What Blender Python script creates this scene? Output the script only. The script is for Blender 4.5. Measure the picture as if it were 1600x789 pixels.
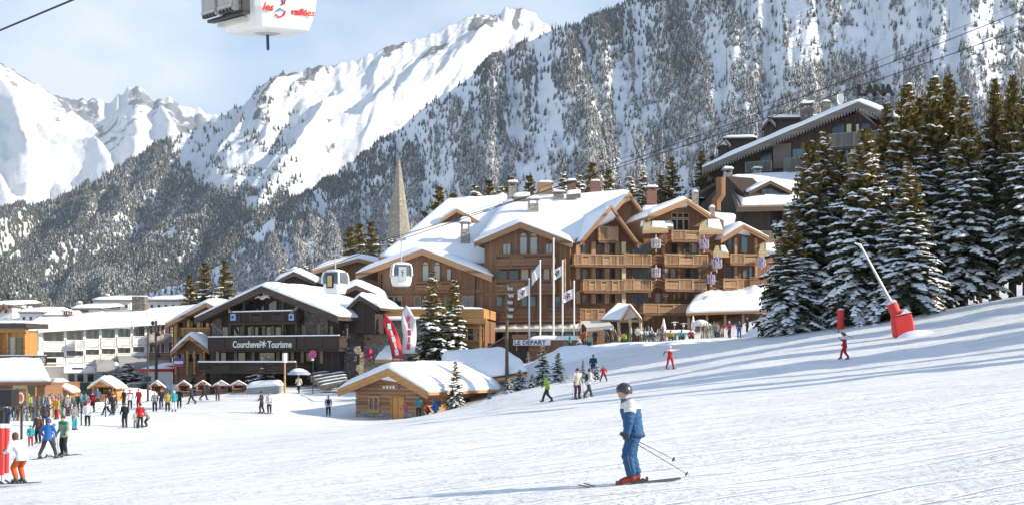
import bpy, bmesh, math, random
import numpy as np
from mathutils import Vector, Matrix
R = math.radians
rnd = random.Random(7)
scene = bpy.context.scene
for o in list(bpy.data.objects): bpy.data.objects.remove(o)
COL = scene.collection

# ---------------------------------------------------------------- camera
FPX, HOR, CX, IW, IH = 1800.0, 565.0, 800.0, 1600.0, 789.0
cam = bpy.data.cameras.new('camera'); camo = bpy.data.objects.new('camera', cam); COL.objects.link(camo)
camo.location = (0, 0, 0); camo.rotation_euler = (R(90), 0, 0)
cam.sensor_fit = 'HORIZONTAL'; cam.sensor_width = 36.0; cam.lens = 36.0*FPX/IW
cam.shift_y = (HOR - IH/2)/IW
cam.clip_start = 0.5; cam.clip_end = 40000
scene.camera = camo

# ---------------------------------------------------------------- sky and sun
SUN_AZ, SUN_EL = 11.0, 26.5            # degrees from +X towards the camera; height
sunv = Vector((math.cos(R(SUN_EL))*math.cos(R(SUN_AZ)), -math.cos(R(SUN_EL))*math.sin(R(SUN_AZ)), math.sin(R(SUN_EL))))
world = bpy.data.worlds.new('World'); scene.world = world; world.use_nodes = True
nt = world.node_tree; nt.nodes.clear()
def N(t, typ, **kw):
    n = t.nodes.new(typ)
    for k, v in kw.items():
        if k in n.inputs: n.inputs[k].default_value = v
        else: setattr(n, k, v)
    return n
def Lk(t, a, b): t.links.new(a, b)
sky = N(nt, 'ShaderNodeTexSky', sky_type='NISHITA', sun_disc=False)
sky.sun_elevation = R(SUN_EL); sky.sun_rotation = R(90 + SUN_AZ); sky.altitude = 1800; sky.air_density = 1.25; sky.dust_density = 0.3; sky.ozone_density = 2.6
bg = N(nt, 'ShaderNodeBackground'); bg.inputs[1].default_value = 0.14
out = N(nt, 'ShaderNodeOutputWorld')
geo = N(nt, 'ShaderNodeTexCoord')
mp = N(nt, 'ShaderNodeMapping'); mp.inputs['Scale'].default_value = (3.2, 3.2, 6.0); mp.inputs['Location'].default_value = (1.3, 0.4, 0.25)
cn = N(nt, 'ShaderNodeTexNoise'); cn.inputs['Scale'].default_value = 1.35; cn.inputs['Detail'].default_value = 6; cn.inputs['Roughness'].default_value = 0.46
cr = N(nt, 'ShaderNodeValToRGB'); cr.color_ramp.elements[0].position = 0.45; cr.color_ramp.elements[1].position = 0.74
cr.color_ramp.elements[0].color = (0.0, 0.0, 0.0, 1)
mx = N(nt, 'ShaderNodeMix', data_type='RGBA')
mx.inputs[7].default_value = (4.7, 5.05, 5.4, 1)
Lk(nt, geo.outputs['Generated'], mp.inputs[0]); Lk(nt, mp.outputs[0], cn.inputs['Vector']); Lk(nt, cn.outputs[0], cr.inputs[0])
Lk(nt, cr.outputs[0], mx.inputs[0]); Lk(nt, sky.outputs[0], mx.inputs[6]); Lk(nt, mx.outputs[2], bg.inputs[0]); Lk(nt, bg.outputs[0], out.inputs[0])
sl = bpy.data.lights.new('sun', 'SUN'); sl.energy = 5.0; sl.angle = R(0.53); sl.color = (1.0, 0.885, 0.68)
so = bpy.data.objects.new('sun', sl); COL.objects.link(so); so.location = (60, -30, 80)
so.rotation_euler = (-sunv).to_track_quat('-Z', 'Y').to_euler()
scene.view_settings.view_transform = 'Standard'; scene.view_settings.look = 'None'
scene.view_settings.gamma = 1; scene.view_settings.use_curve_mapping = False
scene.view_settings.exposure = 0.68

# ---------------------------------------------------------------- helpers
def W(px, py, d):
    """pixel + depth in metres -> world"""
    return Vector(((px-CX)*d/FPX, d, (HOR-py)*d/FPX))
def tag(o, label=None, cat=None, group=None, kind=None):
    if label: o['label'] = label
    if cat: o['category'] = cat
    if group: o['group'] = group
    if kind: o['kind'] = kind
    return o
def empty(name, loc=(0, 0, 0), rz=0, label=None, cat=None, group=None):
    o = bpy.data.objects.new(name, None); COL.objects.link(o); o.location = loc; o.rotation_euler = (0, 0, rz)
    o.empty_display_size = 0.2
    return tag(o, label, cat, group)
def rootloc(p):
    v = Vector((0, 0, 0))
    while p is not None:
        v += p.location; p = p.parent
    return v
def link(name, me, parent=None, mats=None):
    o = bpy.data.objects.new(name, me); COL.objects.link(o)
    if parent is not None: o.parent = parent
    return o
class MB:
    """collects geometry; build() links it as one mesh object"""
    def __init__(s): s.v = []; s.f = []; s.m = []; s.mi = 0; s.smooth = False
    def add(s, vs, fs):
        b = len(s.v); s.v.extend([tuple(q) for q in vs])
        for f in fs: s.f.append(tuple(b+i for i in f)); s.m.append(s.mi)
    def box(s, a, b):
        x0, y0, z0 = a; x1, y1, z1 = b
        s.add([(x0,y0,z0),(x1,y0,z0),(x1,y1,z0),(x0,y1,z0),(x0,y0,z1),(x1,y0,z1),(x1,y1,z1),(x0,y1,z1)],
              [(0,3,2,1),(4,5,6,7),(0,1,5,4),(1,2,6,5),(2,3,7,6),(3,0,4,7)])
    def obox(s, c, ax, ay, az):
        """oriented box: centre and three half vectors"""
        c, ax, ay, az = map(Vector, (c, ax, ay, az))
        p = [c+ax*i+ay*j+az*k for k in (-1, 1) for (i, j) in ((-1,-1),(1,-1),(1,1),(-1,1))]
        f = [(0,3,2,1),(4,5,6,7),(0,1,5,4),(1,2,6,5),(2,3,7,6),(3,0,4,7)]
        if ax.cross(ay).dot(az) < 0: f = [tuple(reversed(q)) for q in f]
        s.add(p, f)
    def prism(s, poly, ext):
        """closed prism: polygon (list of points) extruded by a vector"""
        poly = [Vector(p) for p in poly]; ext = Vector(ext); n = len(poly)
        nrm = Vector((0, 0, 0))
        for i in range(n): nrm += poly[i].cross(poly[(i+1) % n])
        vs = poly + [p+ext for p in poly]
        fs = [tuple(range(n)), tuple(reversed(range(n, 2*n)))] + [(i, i+n, (i+1) % n+n, (i+1) % n) for i in range(n)]
        if nrm.dot(ext) > 0: fs = [tuple(reversed(f)) for f in fs]
        s.add(vs, fs)
    def tube(s, path, rad, n=8, cap=True, sx=1.0):
        path = [Vector(p) for p in path]
        if not isinstance(rad, (list, tuple)): rad = [rad]*len(path)
        b = len(s.v); up = None
        for i, p in enumerate(path):
            d = (path[min(i+1, len(path)-1)] - path[max(i-1, 0)])
            d = d.normalized() if d.length > 1e-9 else Vector((0, 0, 1))
            if up is None:
                a = Vector((0, 0, 1)) if abs(d.z) < 0.9 else Vector((1, 0, 0))
                x = d.cross(a).normalized()
            else:
                x = (up - d*up.dot(d)).normalized()
            up = x; y = d.cross(x)
            for k in range(n):
                t = 2*math.pi*k/n
                s.v.append(tuple(p + x*(math.cos(t)*rad[i]*sx) + y*(math.sin(t)*rad[i])))
        for i in range(len(path)-1):
            for k in range(n):
                s.f.append((b+i*n+k, b+i*n+(k+1) % n, b+(i+1)*n+(k+1) % n, b+(i+1)*n+k)); s.m.append(s.mi)
        if cap:
            s.f.append(tuple(b+k for k in reversed(range(n)))); s.m.append(s.mi)
            e = b+(len(path)-1)*n
            s.f.append(tuple(e+k for k in range(n))); s.m.append(s.mi)
    def ell(s, c, r, nu=10, nv=6):
        """ellipsoid"""
        c = Vector(c); b = len(s.v)
        s.v.append((c.x, c.y, c.z-r[2]))
        for j in range(1, nv):
            ph = -math.pi/2+math.pi*j/nv
            for k in range(nu):
                t = 2*math.pi*k/nu
                s.v.append((c.x+r[0]*math.cos(ph)*math.cos(t), c.y+r[1]*math.cos(ph)*math.sin(t), c.z+r[2]*math.sin(ph)))
        s.v.append((c.x, c.y, c.z+r[2])); top = len(s.v)-1
        for k in range(nu):
            s.f.append((b, b+1+(k+1) % nu, b+1+k)); s.m.append(s.mi)
            q = b+1+(nv-2)*nu
            s.f.append((top, q+k, q+(k+1) % nu)); s.m.append(s.mi)
        for j in range(nv-2):
            for k in range(nu):
                a = b+1+j*nu
                s.f.append((a+k, a+(k+1) % nu, a+nu+(k+1) % nu, a+nu+k)); s.m.append(s.mi)
    def grid(s, P):
        """P: rows x cols of points"""
        b = len(s.v); nr = len(P); nc = len(P[0])
        for r_ in P:
            for q in r_: s.v.append(tuple(q))
        for i in range(nr-1):
            for j in range(nc-1):
                a = b+i*nc+j
                s.f.append((a, a+1, a+nc+1, a+nc)); s.m.append(s.mi)
    def mesh(s, name, mats, off=Vector((0, 0, 0)), smooth=None):
        me = bpy.data.meshes.new(name)
        me.from_pydata([(x-off.x, y-off.y, z-off.z) for x, y, z in s.v], [], s.f)
        if not isinstance(mats, (list, tuple)): mats = [mats]
        for m in mats: me.materials.append(m)
        if len(mats) > 1: me.polygons.foreach_set('material_index', s.m)
        if smooth if smooth is not None else s.smooth: me.polygons.foreach_set('use_smooth', [True]*len(me.polygons))
        me.update(); return me
    def build(s, name, mats, parent=None, smooth=None):
        return link(name, s.mesh(name, mats, rootloc(parent), smooth), parent)
def copy_tree(o, parent=None, recolor=None):
    c = o.copy(); COL.objects.link(c); c.parent = parent
    for ch in o.children: copy_tree(ch, c)
    return c

# ---- noise on arrays
def _h(ix, iy, seed):
    n = (ix.astype(np.int64)*374761393 + iy.astype(np.int64)*668265263 + seed*1442695041) & 0x7fffffff
    n = ((n ^ (n >> 13))*1274126177) & 0x7fffffff
    n = ((n ^ (n >> 15))*1103515245 + 12345) & 0x7fffffff
    return ((n >> 7) & 0xffff)/65535.0
def vnoise(x, y, seed=0):
    x = np.asarray(x, float); y = np.asarray(y, float)
    ix = np.floor(x); iy = np.floor(y); fx = x-ix; fy = y-iy
    fx = fx*fx*fx*(fx*(fx*6-15)+10); fy = fy*fy*fy*(fy*(fy*6-15)+10)
    a = _h(ix, iy, seed); b = _h(ix+1, iy, seed); c = _h(ix, iy+1, seed); d = _h(ix+1, iy+1, seed)
    return (a*(1-fx)+b*fx)*(1-fy)+(c*(1-fx)+d*fx)*fy
def fbm(x, y, o=5, seed=0, gain=0.5, ridged=False):
    s = 0; amp = 1; tot = 0; x = np.asarray(x, float); y = np.asarray(y, float)
    for i in range(o):
        n = vnoise(x*2**i+17.3*i, y*2**i-9.1*i, seed+i*31)
        if ridged: n = 1-np.abs(2*n-1)
        s = s+amp*n; tot += amp; amp *= gain
    return s/tot
def sstep(a, b, x):
    t = np.clip((np.asarray(x, float)-a)/(b-a), 0, 1); return t*t*(3-2*t)

# ---------------------------------------------------------------- materials
MATS = {}
def principled(name):
    m = bpy.data.materials.new(name); m.use_nodes = True
    t = m.node_tree; p = t.nodes['Principled BSDF']; return m, t, p
def mat(name, col, rough=0.7, var=0.15, scale=3.0, bump=0.0, bscale=20.0, metal=0.0, spec=0.5, stretch=(1, 1, 1), sub=0.0):
    """plain surface: colour with noise variation and fine relief"""
    if name in MATS: return MATS[name]
    m, t, p = principled(name)
    p.inputs['Roughness'].default_value = rough; p.inputs['Metallic'].default_value = metal
    p.inputs['Specular IOR Level'].default_value = spec
    tc = N(t, 'ShaderNodeTexCoord'); mp = N(t, 'ShaderNodeMapping'); mp.inputs['Scale'].default_value = stretch
    Lk(t, tc.outputs['Object'], mp.inputs[0])
    ns = N(t, 'ShaderNodeTexNoise'); ns.inputs['Scale'].default_value = scale; ns.inputs['Detail'].default_value = 5; ns.inputs['Roughness'].default_value = 0.6
    Lk(t, mp.outputs[0], ns.inputs['Vector'])
    r = N(t, 'ShaderNodeValToRGB'); r.color_ramp.elements[0].position = 0.3; r.color_ramp.elements[1].position = 0.7
    r.color_ramp.elements[0].color = tuple(max(0, c*(1-var)) for c in col)+(1,)
    r.color_ramp.elements[1].color = tuple(min(1, c*(1+var)) for c in col)+(1,)
    Lk(t, ns.outputs[0], r.inputs[0]); Lk(t, r.outputs[0], p.inputs['Base Color'])
    if bump:
        n2 = N(t, 'ShaderNodeTexNoise'); n2.inputs['Scale'].default_value = bscale; n2.inputs['Detail'].default_value = 6
        Lk(t, mp.outputs[0], n2.inputs['Vector'])
        b = N(t, 'ShaderNodeBump'); b.inputs['Strength'].default_value = bump; b.inputs['Distance'].default_value = 0.05
        Lk(t, n2.outputs[0], b.inputs['Height']); Lk(t, b.outputs[0], p.inputs['Normal'])
    MATS[name] = m; return m
def wood(name, col, board=0.18, vert=True, var=0.3, rough=0.75):
    """boards: each board its own tone, dark joints and grain"""
    if name in MATS: return MATS[name]
    m, t, p = principled(name); p.inputs['Roughness'].default_value = rough; p.inputs['Specular IOR Level'].default_value = 0.25
    tc = N(t, 'ShaderNodeTexCoord'); sx = N(t, 'ShaderNodeSeparateXYZ'); Lk(t, tc.outputs['Object'], sx.inputs[0])
    if vert:
        a = N(t, 'ShaderNodeMath', operation='ADD'); Lk(t, sx.outputs[0], a.inputs[0]); Lk(t, sx.outputs[1], a.inputs[1]); src = a.outputs[0]
    else: src = sx.outputs[2]
    dv = N(t, 'ShaderNodeMath', operation='DIVIDE'); dv.inputs[1].default_value = board; Lk(t, src, dv.inputs[0])
    fl = N(t, 'ShaderNodeMath', operation='FLOOR'); Lk(t, dv.outputs[0], fl.inputs[0])
    fr = N(t, 'ShaderNodeMath', operation='FRACT'); Lk(t, dv.outputs[0], fr.inputs[0])
    wn = N(t, 'ShaderNodeTexWhiteNoise', noise_dimensions='1D'); Lk(t, fl.outputs[0], wn.inputs['W'])
    mp = N(t, 'ShaderNodeMapping'); mp.inputs['Scale'].default_value = (6, 6, 0.5) if vert else (0.6, 0.6, 8)
    Lk(t, tc.outputs['Object'], mp.inputs[0])
    ns = N(t, 'ShaderNodeTexNoise'); ns.inputs['Scale'].default_value = 2.0; ns.inputs['Detail'].default_value = 6; Lk(t, mp.outputs[0], ns.inputs['Vector'])
    mix1 = N(t, 'ShaderNodeMath', operation='MULTIPLY_ADD'); mix1.inputs[1].default_value = 0.55; Lk(t, wn.outputs['Value'], mix1.inputs[0])
    m2 = N(t, 'ShaderNodeMath', operation='MULTIPLY'); m2.inputs[1].default_value = 0.9; Lk(t, ns.outputs[0], m2.inputs[0]); Lk(t, m2.outputs[0], mix1.inputs[2])
    r = N(t, 'ShaderNodeValToRGB'); r.color_ramp.elements[0].position = 0.2; r.color_ramp.elements[1].position = 1.05
    r.color_ramp.elements[0].color = tuple(c*(1-var) for c in col)+(1,)
    r.color_ramp.elements[1].color = tuple(min(1, c*(1+var)) for c in col)+(1,)
    Lk(t, mix1.outputs[0], r.inputs[0])
    # joint
    pp = N(t, 'ShaderNodeMath', operation='PINGPONG'); pp.inputs[1].default_value = 0.5; Lk(t, fr.outputs[0], pp.inputs[0])
    st = N(t, 'ShaderNodeMapRange'); st.inputs[1].default_value = 0.0; st.inputs[2].default_value = 0.09; st.inputs[3].default_value = 0.35; st.inputs[4].default_value = 1.0
    Lk(t, pp.outputs[0], st.inputs[0])
    mu = N(t, 'ShaderNodeMix', data_type='RGBA', blend_type='MULTIPLY'); mu.inputs[0].default_value = 1.0
    Lk(t, r.outputs[0], mu.inputs[6]); Lk(t, st.outputs[0], mu.inputs[7]); Lk(t, mu.outputs[2], p.inputs['Base Color'])
    b = N(t, 'ShaderNodeBump'); b.inputs['Strength'].default_value = 0.6; b.inputs['Distance'].default_value = 0.03; Lk(t, st.outputs[0], b.inputs['Height']); Lk(t, b.outputs[0], p.inputs['Normal'])
    MATS[name] = m; return m
def stone(name, c1, c2, joint, sc=2.2):
    if name in MATS: return MATS[name]
    m, t, p = principled(name); p.inputs['Roughness'].default_value = 0.9
    tc = N(t, 'ShaderNodeTexCoord'); mp = N(t, 'ShaderNodeMapping'); mp.inputs['Scale'].default_value = (1, 1, 1.5); Lk(t, tc.outputs['Object'], mp.inputs[0])
    v = N(t, 'ShaderNodeTexVoronoi', feature='DISTANCE_TO_EDGE'); v.inputs['Scale'].default_value = sc; Lk(t, mp.outputs[0], v.inputs['Vector'])
    v2 = N(t, 'ShaderNodeTexVoronoi'); v2.inputs['Scale'].default_value = sc; Lk(t, mp.outputs[0], v2.inputs['Vector'])
    mixc = N(t, 'ShaderNodeMix', data_type='RGBA'); mixc.inputs[6].default_value = c1+(1,); mixc.inputs[7].default_value = c2+(1,)
    sp = N(t, 'ShaderNodeSeparateColor'); Lk(t, v2.outputs['Color'], sp.inputs[0]); Lk(t, sp.outputs[0], mixc.inputs[0])
    mr = N(t, 'ShaderNodeMapRange'); mr.inputs[2].default_value = 0.08; Lk(t, v.outputs[0], mr.inputs[0])
    mj = N(t, 'ShaderNodeMix', data_type='RGBA'); mj.inputs[6].default_value = joint+(1,); Lk(t, mr.outputs[0], mj.inputs[0]); Lk(t, mixc.outputs[2], mj.inputs[7])
    Lk(t, mj.outputs[2], p.inputs['Base Color'])
    b = N(t, 'ShaderNodeBump'); b.inputs['Distance'].default_value = 0.06; Lk(t, mr.outputs[0], b.inputs['Height']); Lk(t, b.outputs[0], p.inputs['Normal'])
    MATS[name] = m; return m
def glass(name='window_glass', col=(0.02, 0.03, 0.04), rough=0.08):
    if name in MATS: return MATS[name]
    m, t, p = principled(name); p.inputs['Base Color'].default_value = col+(1,); p.inputs['Roughness'].default_value = rough
    p.inputs['Specular IOR Level'].default_value = 0.8; MATS[name] = m; return m
def cloth(name, col): return mat('cloth_'+name, col, 0.75, 0.12, 9.0, 0.25, 40.0, spec=0.3)

# snow: roofs, and the groomed slope with tracks
M_SNOW = mat('roof_snow', (0.86, 0.87, 0.89), 0.6, 0.03, 0.8, 0.25, 3.0, spec=0.25)
def slope_mat():
    m, t, p = principled('groomed_snow'); p.inputs['Roughness'].default_value = 0.55; p.inputs['Specular IOR Level'].default_value = 0.3
    tc = N(t, 'ShaderNodeTexCoord')
    def noise(sc, loc, det=5, rot=0):
        mp = N(t, 'ShaderNodeMapping'); mp.inputs['Scale'].default_value = sc; mp.inputs['Location'].default_value = loc; mp.inputs['Rotation'].default_value = (0, 0, rot)
        Lk(t, tc.outputs['Object'], mp.inputs[0]); n = N(t, 'ShaderNodeTexNoise'); n.inputs['Scale'].default_value = 1; n.inputs['Detail'].default_value = det
        n.inputs['Roughness'].default_value = 0.62
        Lk(t, mp.outputs[0], n.inputs['Vector']); return n.outputs[0]
    streak = noise((0.35, 2.6, 1), (0, 0, 0), 6, R(-12)); streak2 = noise((0.9, 5.0, 1), (9, 3, 0), 4, R(20)); lump = noise((2.6, 3.2, 1), (3, 1, 0), 6); big = noise((0.12, 0.3, 1), (3, 8, 0), 3)
    r = N(t, 'ShaderNodeValToRGB'); r.color_ramp.elements[0].position = 0.28; r.color_ramp.elements[1].position = 0.55
    r.color_ramp.elements[0].color = (0.80, 0.81, 0.83, 1); r.color_ramp.elements[1].color = (0.88, 0.885, 0.895, 1)
    Lk(t, streak, r.inputs[0])
    # scuffed flecks
    fl = noise((3.2, 9.0, 1), (5, 5, 0), 5, R(8)); fr = N(t, 'ShaderNodeMapRange'); fr.inputs[1].default_value = 0.68; fr.inputs[2].default_value = 0.76; Lk(t, fl, fr.inputs[0])
    mxx = N(t, 'ShaderNodeMix', data_type='RGBA'); mxx.inputs[7].default_value = (0.62, 0.62, 0.63, 1); Lk(t, fr.outputs[0], mxx.inputs[0]); Lk(t, r.outputs[0], mxx.inputs[6])
    Lk(t, mxx.outputs[2], p.inputs['Base Color'])
    def mad(a, k, b=None):
        n = N(t, 'ShaderNodeMath', operation='MULTIPLY_ADD'); n.inputs[1].default_value = k; Lk(t, a, n.inputs[0])
        if b is not None: Lk(t, b, n.inputs[2])
        else: n.inputs[2].default_value = 0
        return n.outputs[0]
    wv = []
    for (rot, sc, ds, loc) in ((R(78), .55, 5.0, 2), (R(64), .8, 6.0, 7), (R(97), .42, 4.0, 11)):
        mpw = N(t, 'ShaderNodeMapping'); mpw.inputs['Rotation'].default_value = (0, 0, rot); mpw.inputs['Location'].default_value = (loc, 0, 0); Lk(t, tc.outputs['Object'], mpw.inputs[0])
        w = N(t, 'ShaderNodeTexWave', wave_type='BANDS'); w.inputs['Scale'].default_value = sc*.35; w.inputs['Distortion'].default_value = ds; w.inputs['Detail'].default_value = 2; w.inputs['Detail Scale'].default_value = .35; Lk(t, mpw.outputs[0], w.inputs['Vector'])
        mrw = N(t, 'ShaderNodeMapRange'); mrw.inputs[1].default_value = .955; mrw.inputs[2].default_value = 1.0; Lk(t, w.outputs[1], mrw.inputs[0]); wv.append(mrw.outputs[0])
    trk = mad(wv[0], -.30, mad(wv[1], -.24, mad(wv[2], -.30)))
    clod = noise((9, 12, 1), (1, 7, 0), 4); cl2 = N(t, 'ShaderNodeMapRange'); cl2.inputs[1].default_value = .56; cl2.inputs[2].default_value = .8; Lk(t, clod, cl2.inputs[0])
    pat = N(t, 'ShaderNodeMath', operation='MULTIPLY'); bgr = N(t, 'ShaderNodeMapRange'); bgr.inputs[1].default_value = .42; bgr.inputs[2].default_value = .62; Lk(t, noise((.28, .5, 1), (21, 3, 0), 4), bgr.inputs[0]); Lk(t, cl2.outputs[0], pat.inputs[0]); Lk(t, bgr.outputs[0], pat.inputs[1])
    h = mad(pat.outputs[0], .75, trk)
    h = mad(streak, 0.40, mad(streak2, 0.26, mad(lump, 0.34, mad(big, 1.2, mad(fr.outputs[0], -0.25, h)))))
    b = N(t, 'ShaderNodeBump'); b.inputs['Strength'].default_value = 0.9; b.inputs['Distance'].default_value = 0.22; Lk(t, h, b.inputs['Height']); Lk(t, b.outputs[0], p.inputs['Normal'])
    return m
M_SLOPE = slope_mat()

# ---------------------------------------------------------------- ground
GP = [(983,757,20),(30,755,34),(75,716,51),(100,712,53),(195,668,82),(410,645,95),(513,647,98),(600,656,97),(735,632,101),(855,628,73),(910,622,68),
      (943,597,86),(1047,577,87),(1320,562,72),(1405,526,82),(1155,528,112),(1187,523,112),(1590,462,95),(1270,505,110),(1370,497,108),(1480,484,105),(1550,470,108),(215,637,107),
      (160,627,112),(240,622,124),(372,617,128),(430,600,124),(150,606,140),(0,640,110),(50,655,85),(20,600,140),(560,600,118),(700,590,116),(800,573,119),(830,566,122),(1000,534,119),(890,546,117),(1090,530,118),
      (930,578,100),(870,600,88),(800,612,90),(1180,400,160),(1300,310,178),(1450,300,190),(1600,330,180),(1000,470,165),(850,500,170),(650,540,165),(500,560,165),(250,580,175),(50,590,175),(1180,560,80),(760,640,85)]
gp = np.array([list(W(*q)) for q in GP] + [(0,0,-1.95),(30,8,0.9),(-30,8,-5.0),(-40,25,-5.6),(60,25,4.2),(70,60,6.8),(95,110,13),(-70,60,-6.5),(-100,110,-6.5),(-90,160,-6),(100,170,22),(30,40,0.85),(22,25,-0.05),(0,40,-2.2),(45,60,3.4)])
def _U(r2): return np.where(r2 > 1e-9, r2*np.log(np.maximum(r2, 1e-9))*0.5, 0)
_S = 40.0
_P = gp[:, :2]/_S; _n = len(gp)
_K = _U(((_P[:, None]-_P[None])**2).sum(-1)) + np.eye(_n)*0.004
_A = np.zeros((_n+3, _n+3)); _A[:_n, :_n] = _K; _A[:_n, _n] = 1; _A[:_n, _n+1:] = _P; _A[_n, :_n] = 1; _A[_n+1:, :_n] = _P.T
_w = np.linalg.solve(_A, np.concatenate([gp[:, 2], np.zeros(3)]))
def gz(x, y):
    x = np.atleast_1d(np.asarray(x, float)); y = np.atleast_1d(np.asarray(y, float))
    xc = np.clip(x, -120, 110); yc = np.clip(y, -5, 195)
    q = np.stack([xc, yc], -1)/_S
    z = _U(((q[:, None]-_P[None])**2).sum(-1))@_w[:_n] + _w[_n] + q@_w[_n+1:]
    far = -25-0.03*np.maximum(0, y-300) + np.maximum(0, x)*0.04
    f = np.maximum(sstep(200, 420, y), np.maximum(sstep(120, 300, -x)*0.8, sstep(110, 300, x)*0.2))
    return z*(1-f)+far*f
def G(x, y): return float(gz(x, y)[0])
def build_ground():
    xs = np.concatenate([[-4000,-2000,-1000,-500,-300,-200,-150], np.arange(-120, 111, 1.25), [125,150,200,300,500,1000,2000,4000]])
    ys = np.concatenate([[-400,-150,-60,-20], np.arange(-5, 60, 1.0), np.arange(60, 200, 1.6), [205,220,240,270,320,400,500,650,900,1300]])
    X, Y = np.meshgrid(xs, ys)
    Z = gz(X.ravel(), Y.ravel()).reshape(X.shape)
    near = sstep(-6, 5, Y)*(1-sstep(190, 210, Y))*(1-sstep(100, 115, np.abs(X)))
    Z = Z + near*((fbm(X/6, Y/4, 4, 3)-0.5)*0.22 + (fbm(X/1.7, Y/1.7, 3, 8)-0.5)*0.05)
    nr, nc = X.shape
    me = bpy.data.meshes.new('snow_slope')
    idx = np.arange(nr*nc).reshape(nr, nc)
    F = np.stack([idx[:-1, :-1], idx[:-1, 1:], idx[1:, 1:], idx[1:, :-1]], -1).reshape(-1, 4)
    arr_mesh(me, np.stack([X, Y, Z], -1).reshape(-1, 3), F)
    me.materials.append(M_SLOPE); o = link('snow_slope', me); o['kind'] = 'structure'
    return o
def arr_mesh(me, V, F, smooth=True):
    V = np.asarray(V, np.float32); F = np.asarray(F, np.int32); k = F.shape[1]
    me.vertices.add(len(V)); me.vertices.foreach_set('co', V.ravel())
    me.loops.add(F.size); me.loops.foreach_set('vertex_index', F.ravel())
    me.polygons.add(len(F)); me.polygons.foreach_set('loop_start', np.arange(0, F.size, k, dtype=np.int32))
    me.polygons.foreach_set('loop_total', np.full(len(F), k, dtype=np.int32))
    if smooth: me.polygons.foreach_set('use_smooth', np.ones(len(F), dtype=bool))
    me.update(calc_edges=True); me.validate()
build_ground()
# ---------------------------------------------------------------- mountains
def mountain_mat(name, rock=(0.10, 0.10, 0.115), s=0.01, rock_amt=0.5, slope=0.72):
    m, t, p = principled(name); p.inputs['Roughness'].default_value = 0.75; p.inputs['Specular IOR Level'].default_value = 0.15
    tc = N(t, 'ShaderNodeTexCoord'); g = N(t, 'ShaderNodeNewGeometry'); sx = N(t, 'ShaderNodeSeparateXYZ'); Lk(t, g.outputs['Normal'], sx.inputs[0])
    mp = N(t, 'ShaderNodeMapping'); mp.inputs['Scale'].default_value = (s, s, s*1.6); Lk(t, tc.outputs['Object'], mp.inputs[0])
    n1 = N(t, 'ShaderNodeTexNoise'); n1.inputs['Scale'].default_value = 1; n1.inputs['Detail'].default_value = 9; n1.inputs['Roughness'].default_value = 0.68; Lk(t, mp.outputs[0], n1.inputs['Vector'])
    a = N(t, 'ShaderNodeMath', operation='MULTIPLY_ADD'); a.inputs[1].default_value = rock_amt; Lk(t, n1.outputs[0], a.inputs[0]); 
    inv = N(t, 'ShaderNodeMath', operation='SUBTRACT'); inv.inputs[0].default_value = 1.0; Lk(t, sx.outputs[2], inv.inputs[1]); Lk(t, inv.outputs[0], a.inputs[2])
    mr = N(t, 'ShaderNodeMapRange'); mr.inputs[1].default_value = slope; mr.inputs[2].default_value = slope+0.06; Lk(t, a.outputs[0], mr.inputs[0])
    mix = N(t, 'ShaderNodeMix', data_type='RGBA'); mix.inputs[6].default_value = (0.84, 0.86, 0.90, 1); mix.inputs[7].default_value = rock+(1,); Lk(t, mr.outputs[0], mix.inputs[0])
    Lk(t, mix.outputs[2], p.inputs['Base Color'])
    b = N(t, 'ShaderNodeBump'); b.inputs['Strength'].default_value = 0.9; b.inputs['Distance'].default_value = 0.18/s; Lk(t, n1.outputs[0], b.inputs['Height']); Lk(t, b.outputs[0], p.inputs['Normal'])
    return m
class Mountain:
    def __init__(s, sil, D0, D1, ybase, prof=1.1):
        s.sx = np.array([q[0] for q in sil], float); s.sy = np.array([q[1] for q in sil], float)
        s.D0, s.D1, s.yb, s.prof = D0, D1, ybase, prof
    def lerp(s, v, u):
        if isinstance(v, (int, float)): return np.full_like(u, float(v))
        return np.interp(u, [q[0] for q in v], [q[1] for q in v])
    def pos(s, u, t, disp=None):
        """u: bearing (pixel column), t: 0 foot .. 1 ridge -> world arrays"""
        u = np.asarray(u, float); t = np.asarray(t, float)
        d1 = s.lerp(s.D1, u); d0 = s.lerp(s.D0, u)
        z1 = (HOR-np.interp(u, s.sx, s.sy))*d1/FPX; z0 = (HOR-s.lerp(s.yb, u))*d0/FPX
        d = d0+(d1-d0)*t
        z = np.where(t <= 1, z0+(z1-z0)*np.clip(t, 0, 1)**s.prof, z1-(t-1)*(d1-d0)*0.9)
        x = (u-CX)*d/FPX
        if disp is not None:
            dz = disp(u, t, x, d); h = np.maximum(z1*np.minimum(d, d1)/d1-z, 0)*0.9+np.where(t > .9, 26., 10.)*d1/4000   # keep bulges below the skyline
            z = z+np.where(dz > 0, h*np.tanh(dz/h), dz)
        return x, d, z
def build_mountain(name, M, u0, u1, nu, nv, disp, material):
    us = np.linspace(u0, u1, nu); ts = np.concatenate([np.linspace(0, 1, nv), [1.1, 1.35]])
    U, T = np.meshgrid(us, ts); x, y, z = M.pos(U, T, disp); nr, nc = U.shape
    idx = np.arange(nr*nc).reshape(nr, nc)
    F = np.stack([idx[:-1, :-1], idx[:-1, 1:], idx[1:, 1:], idx[1:, :-1]], -1).reshape(-1, 4)
    me = bpy.data.meshes.new(name); arr_mesh(me, np.stack([x, y, z], -1).reshape(-1, 3), F); me.materials.append(material)
    o = link(name, me); o['kind'] = 'structure'; return o

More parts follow.
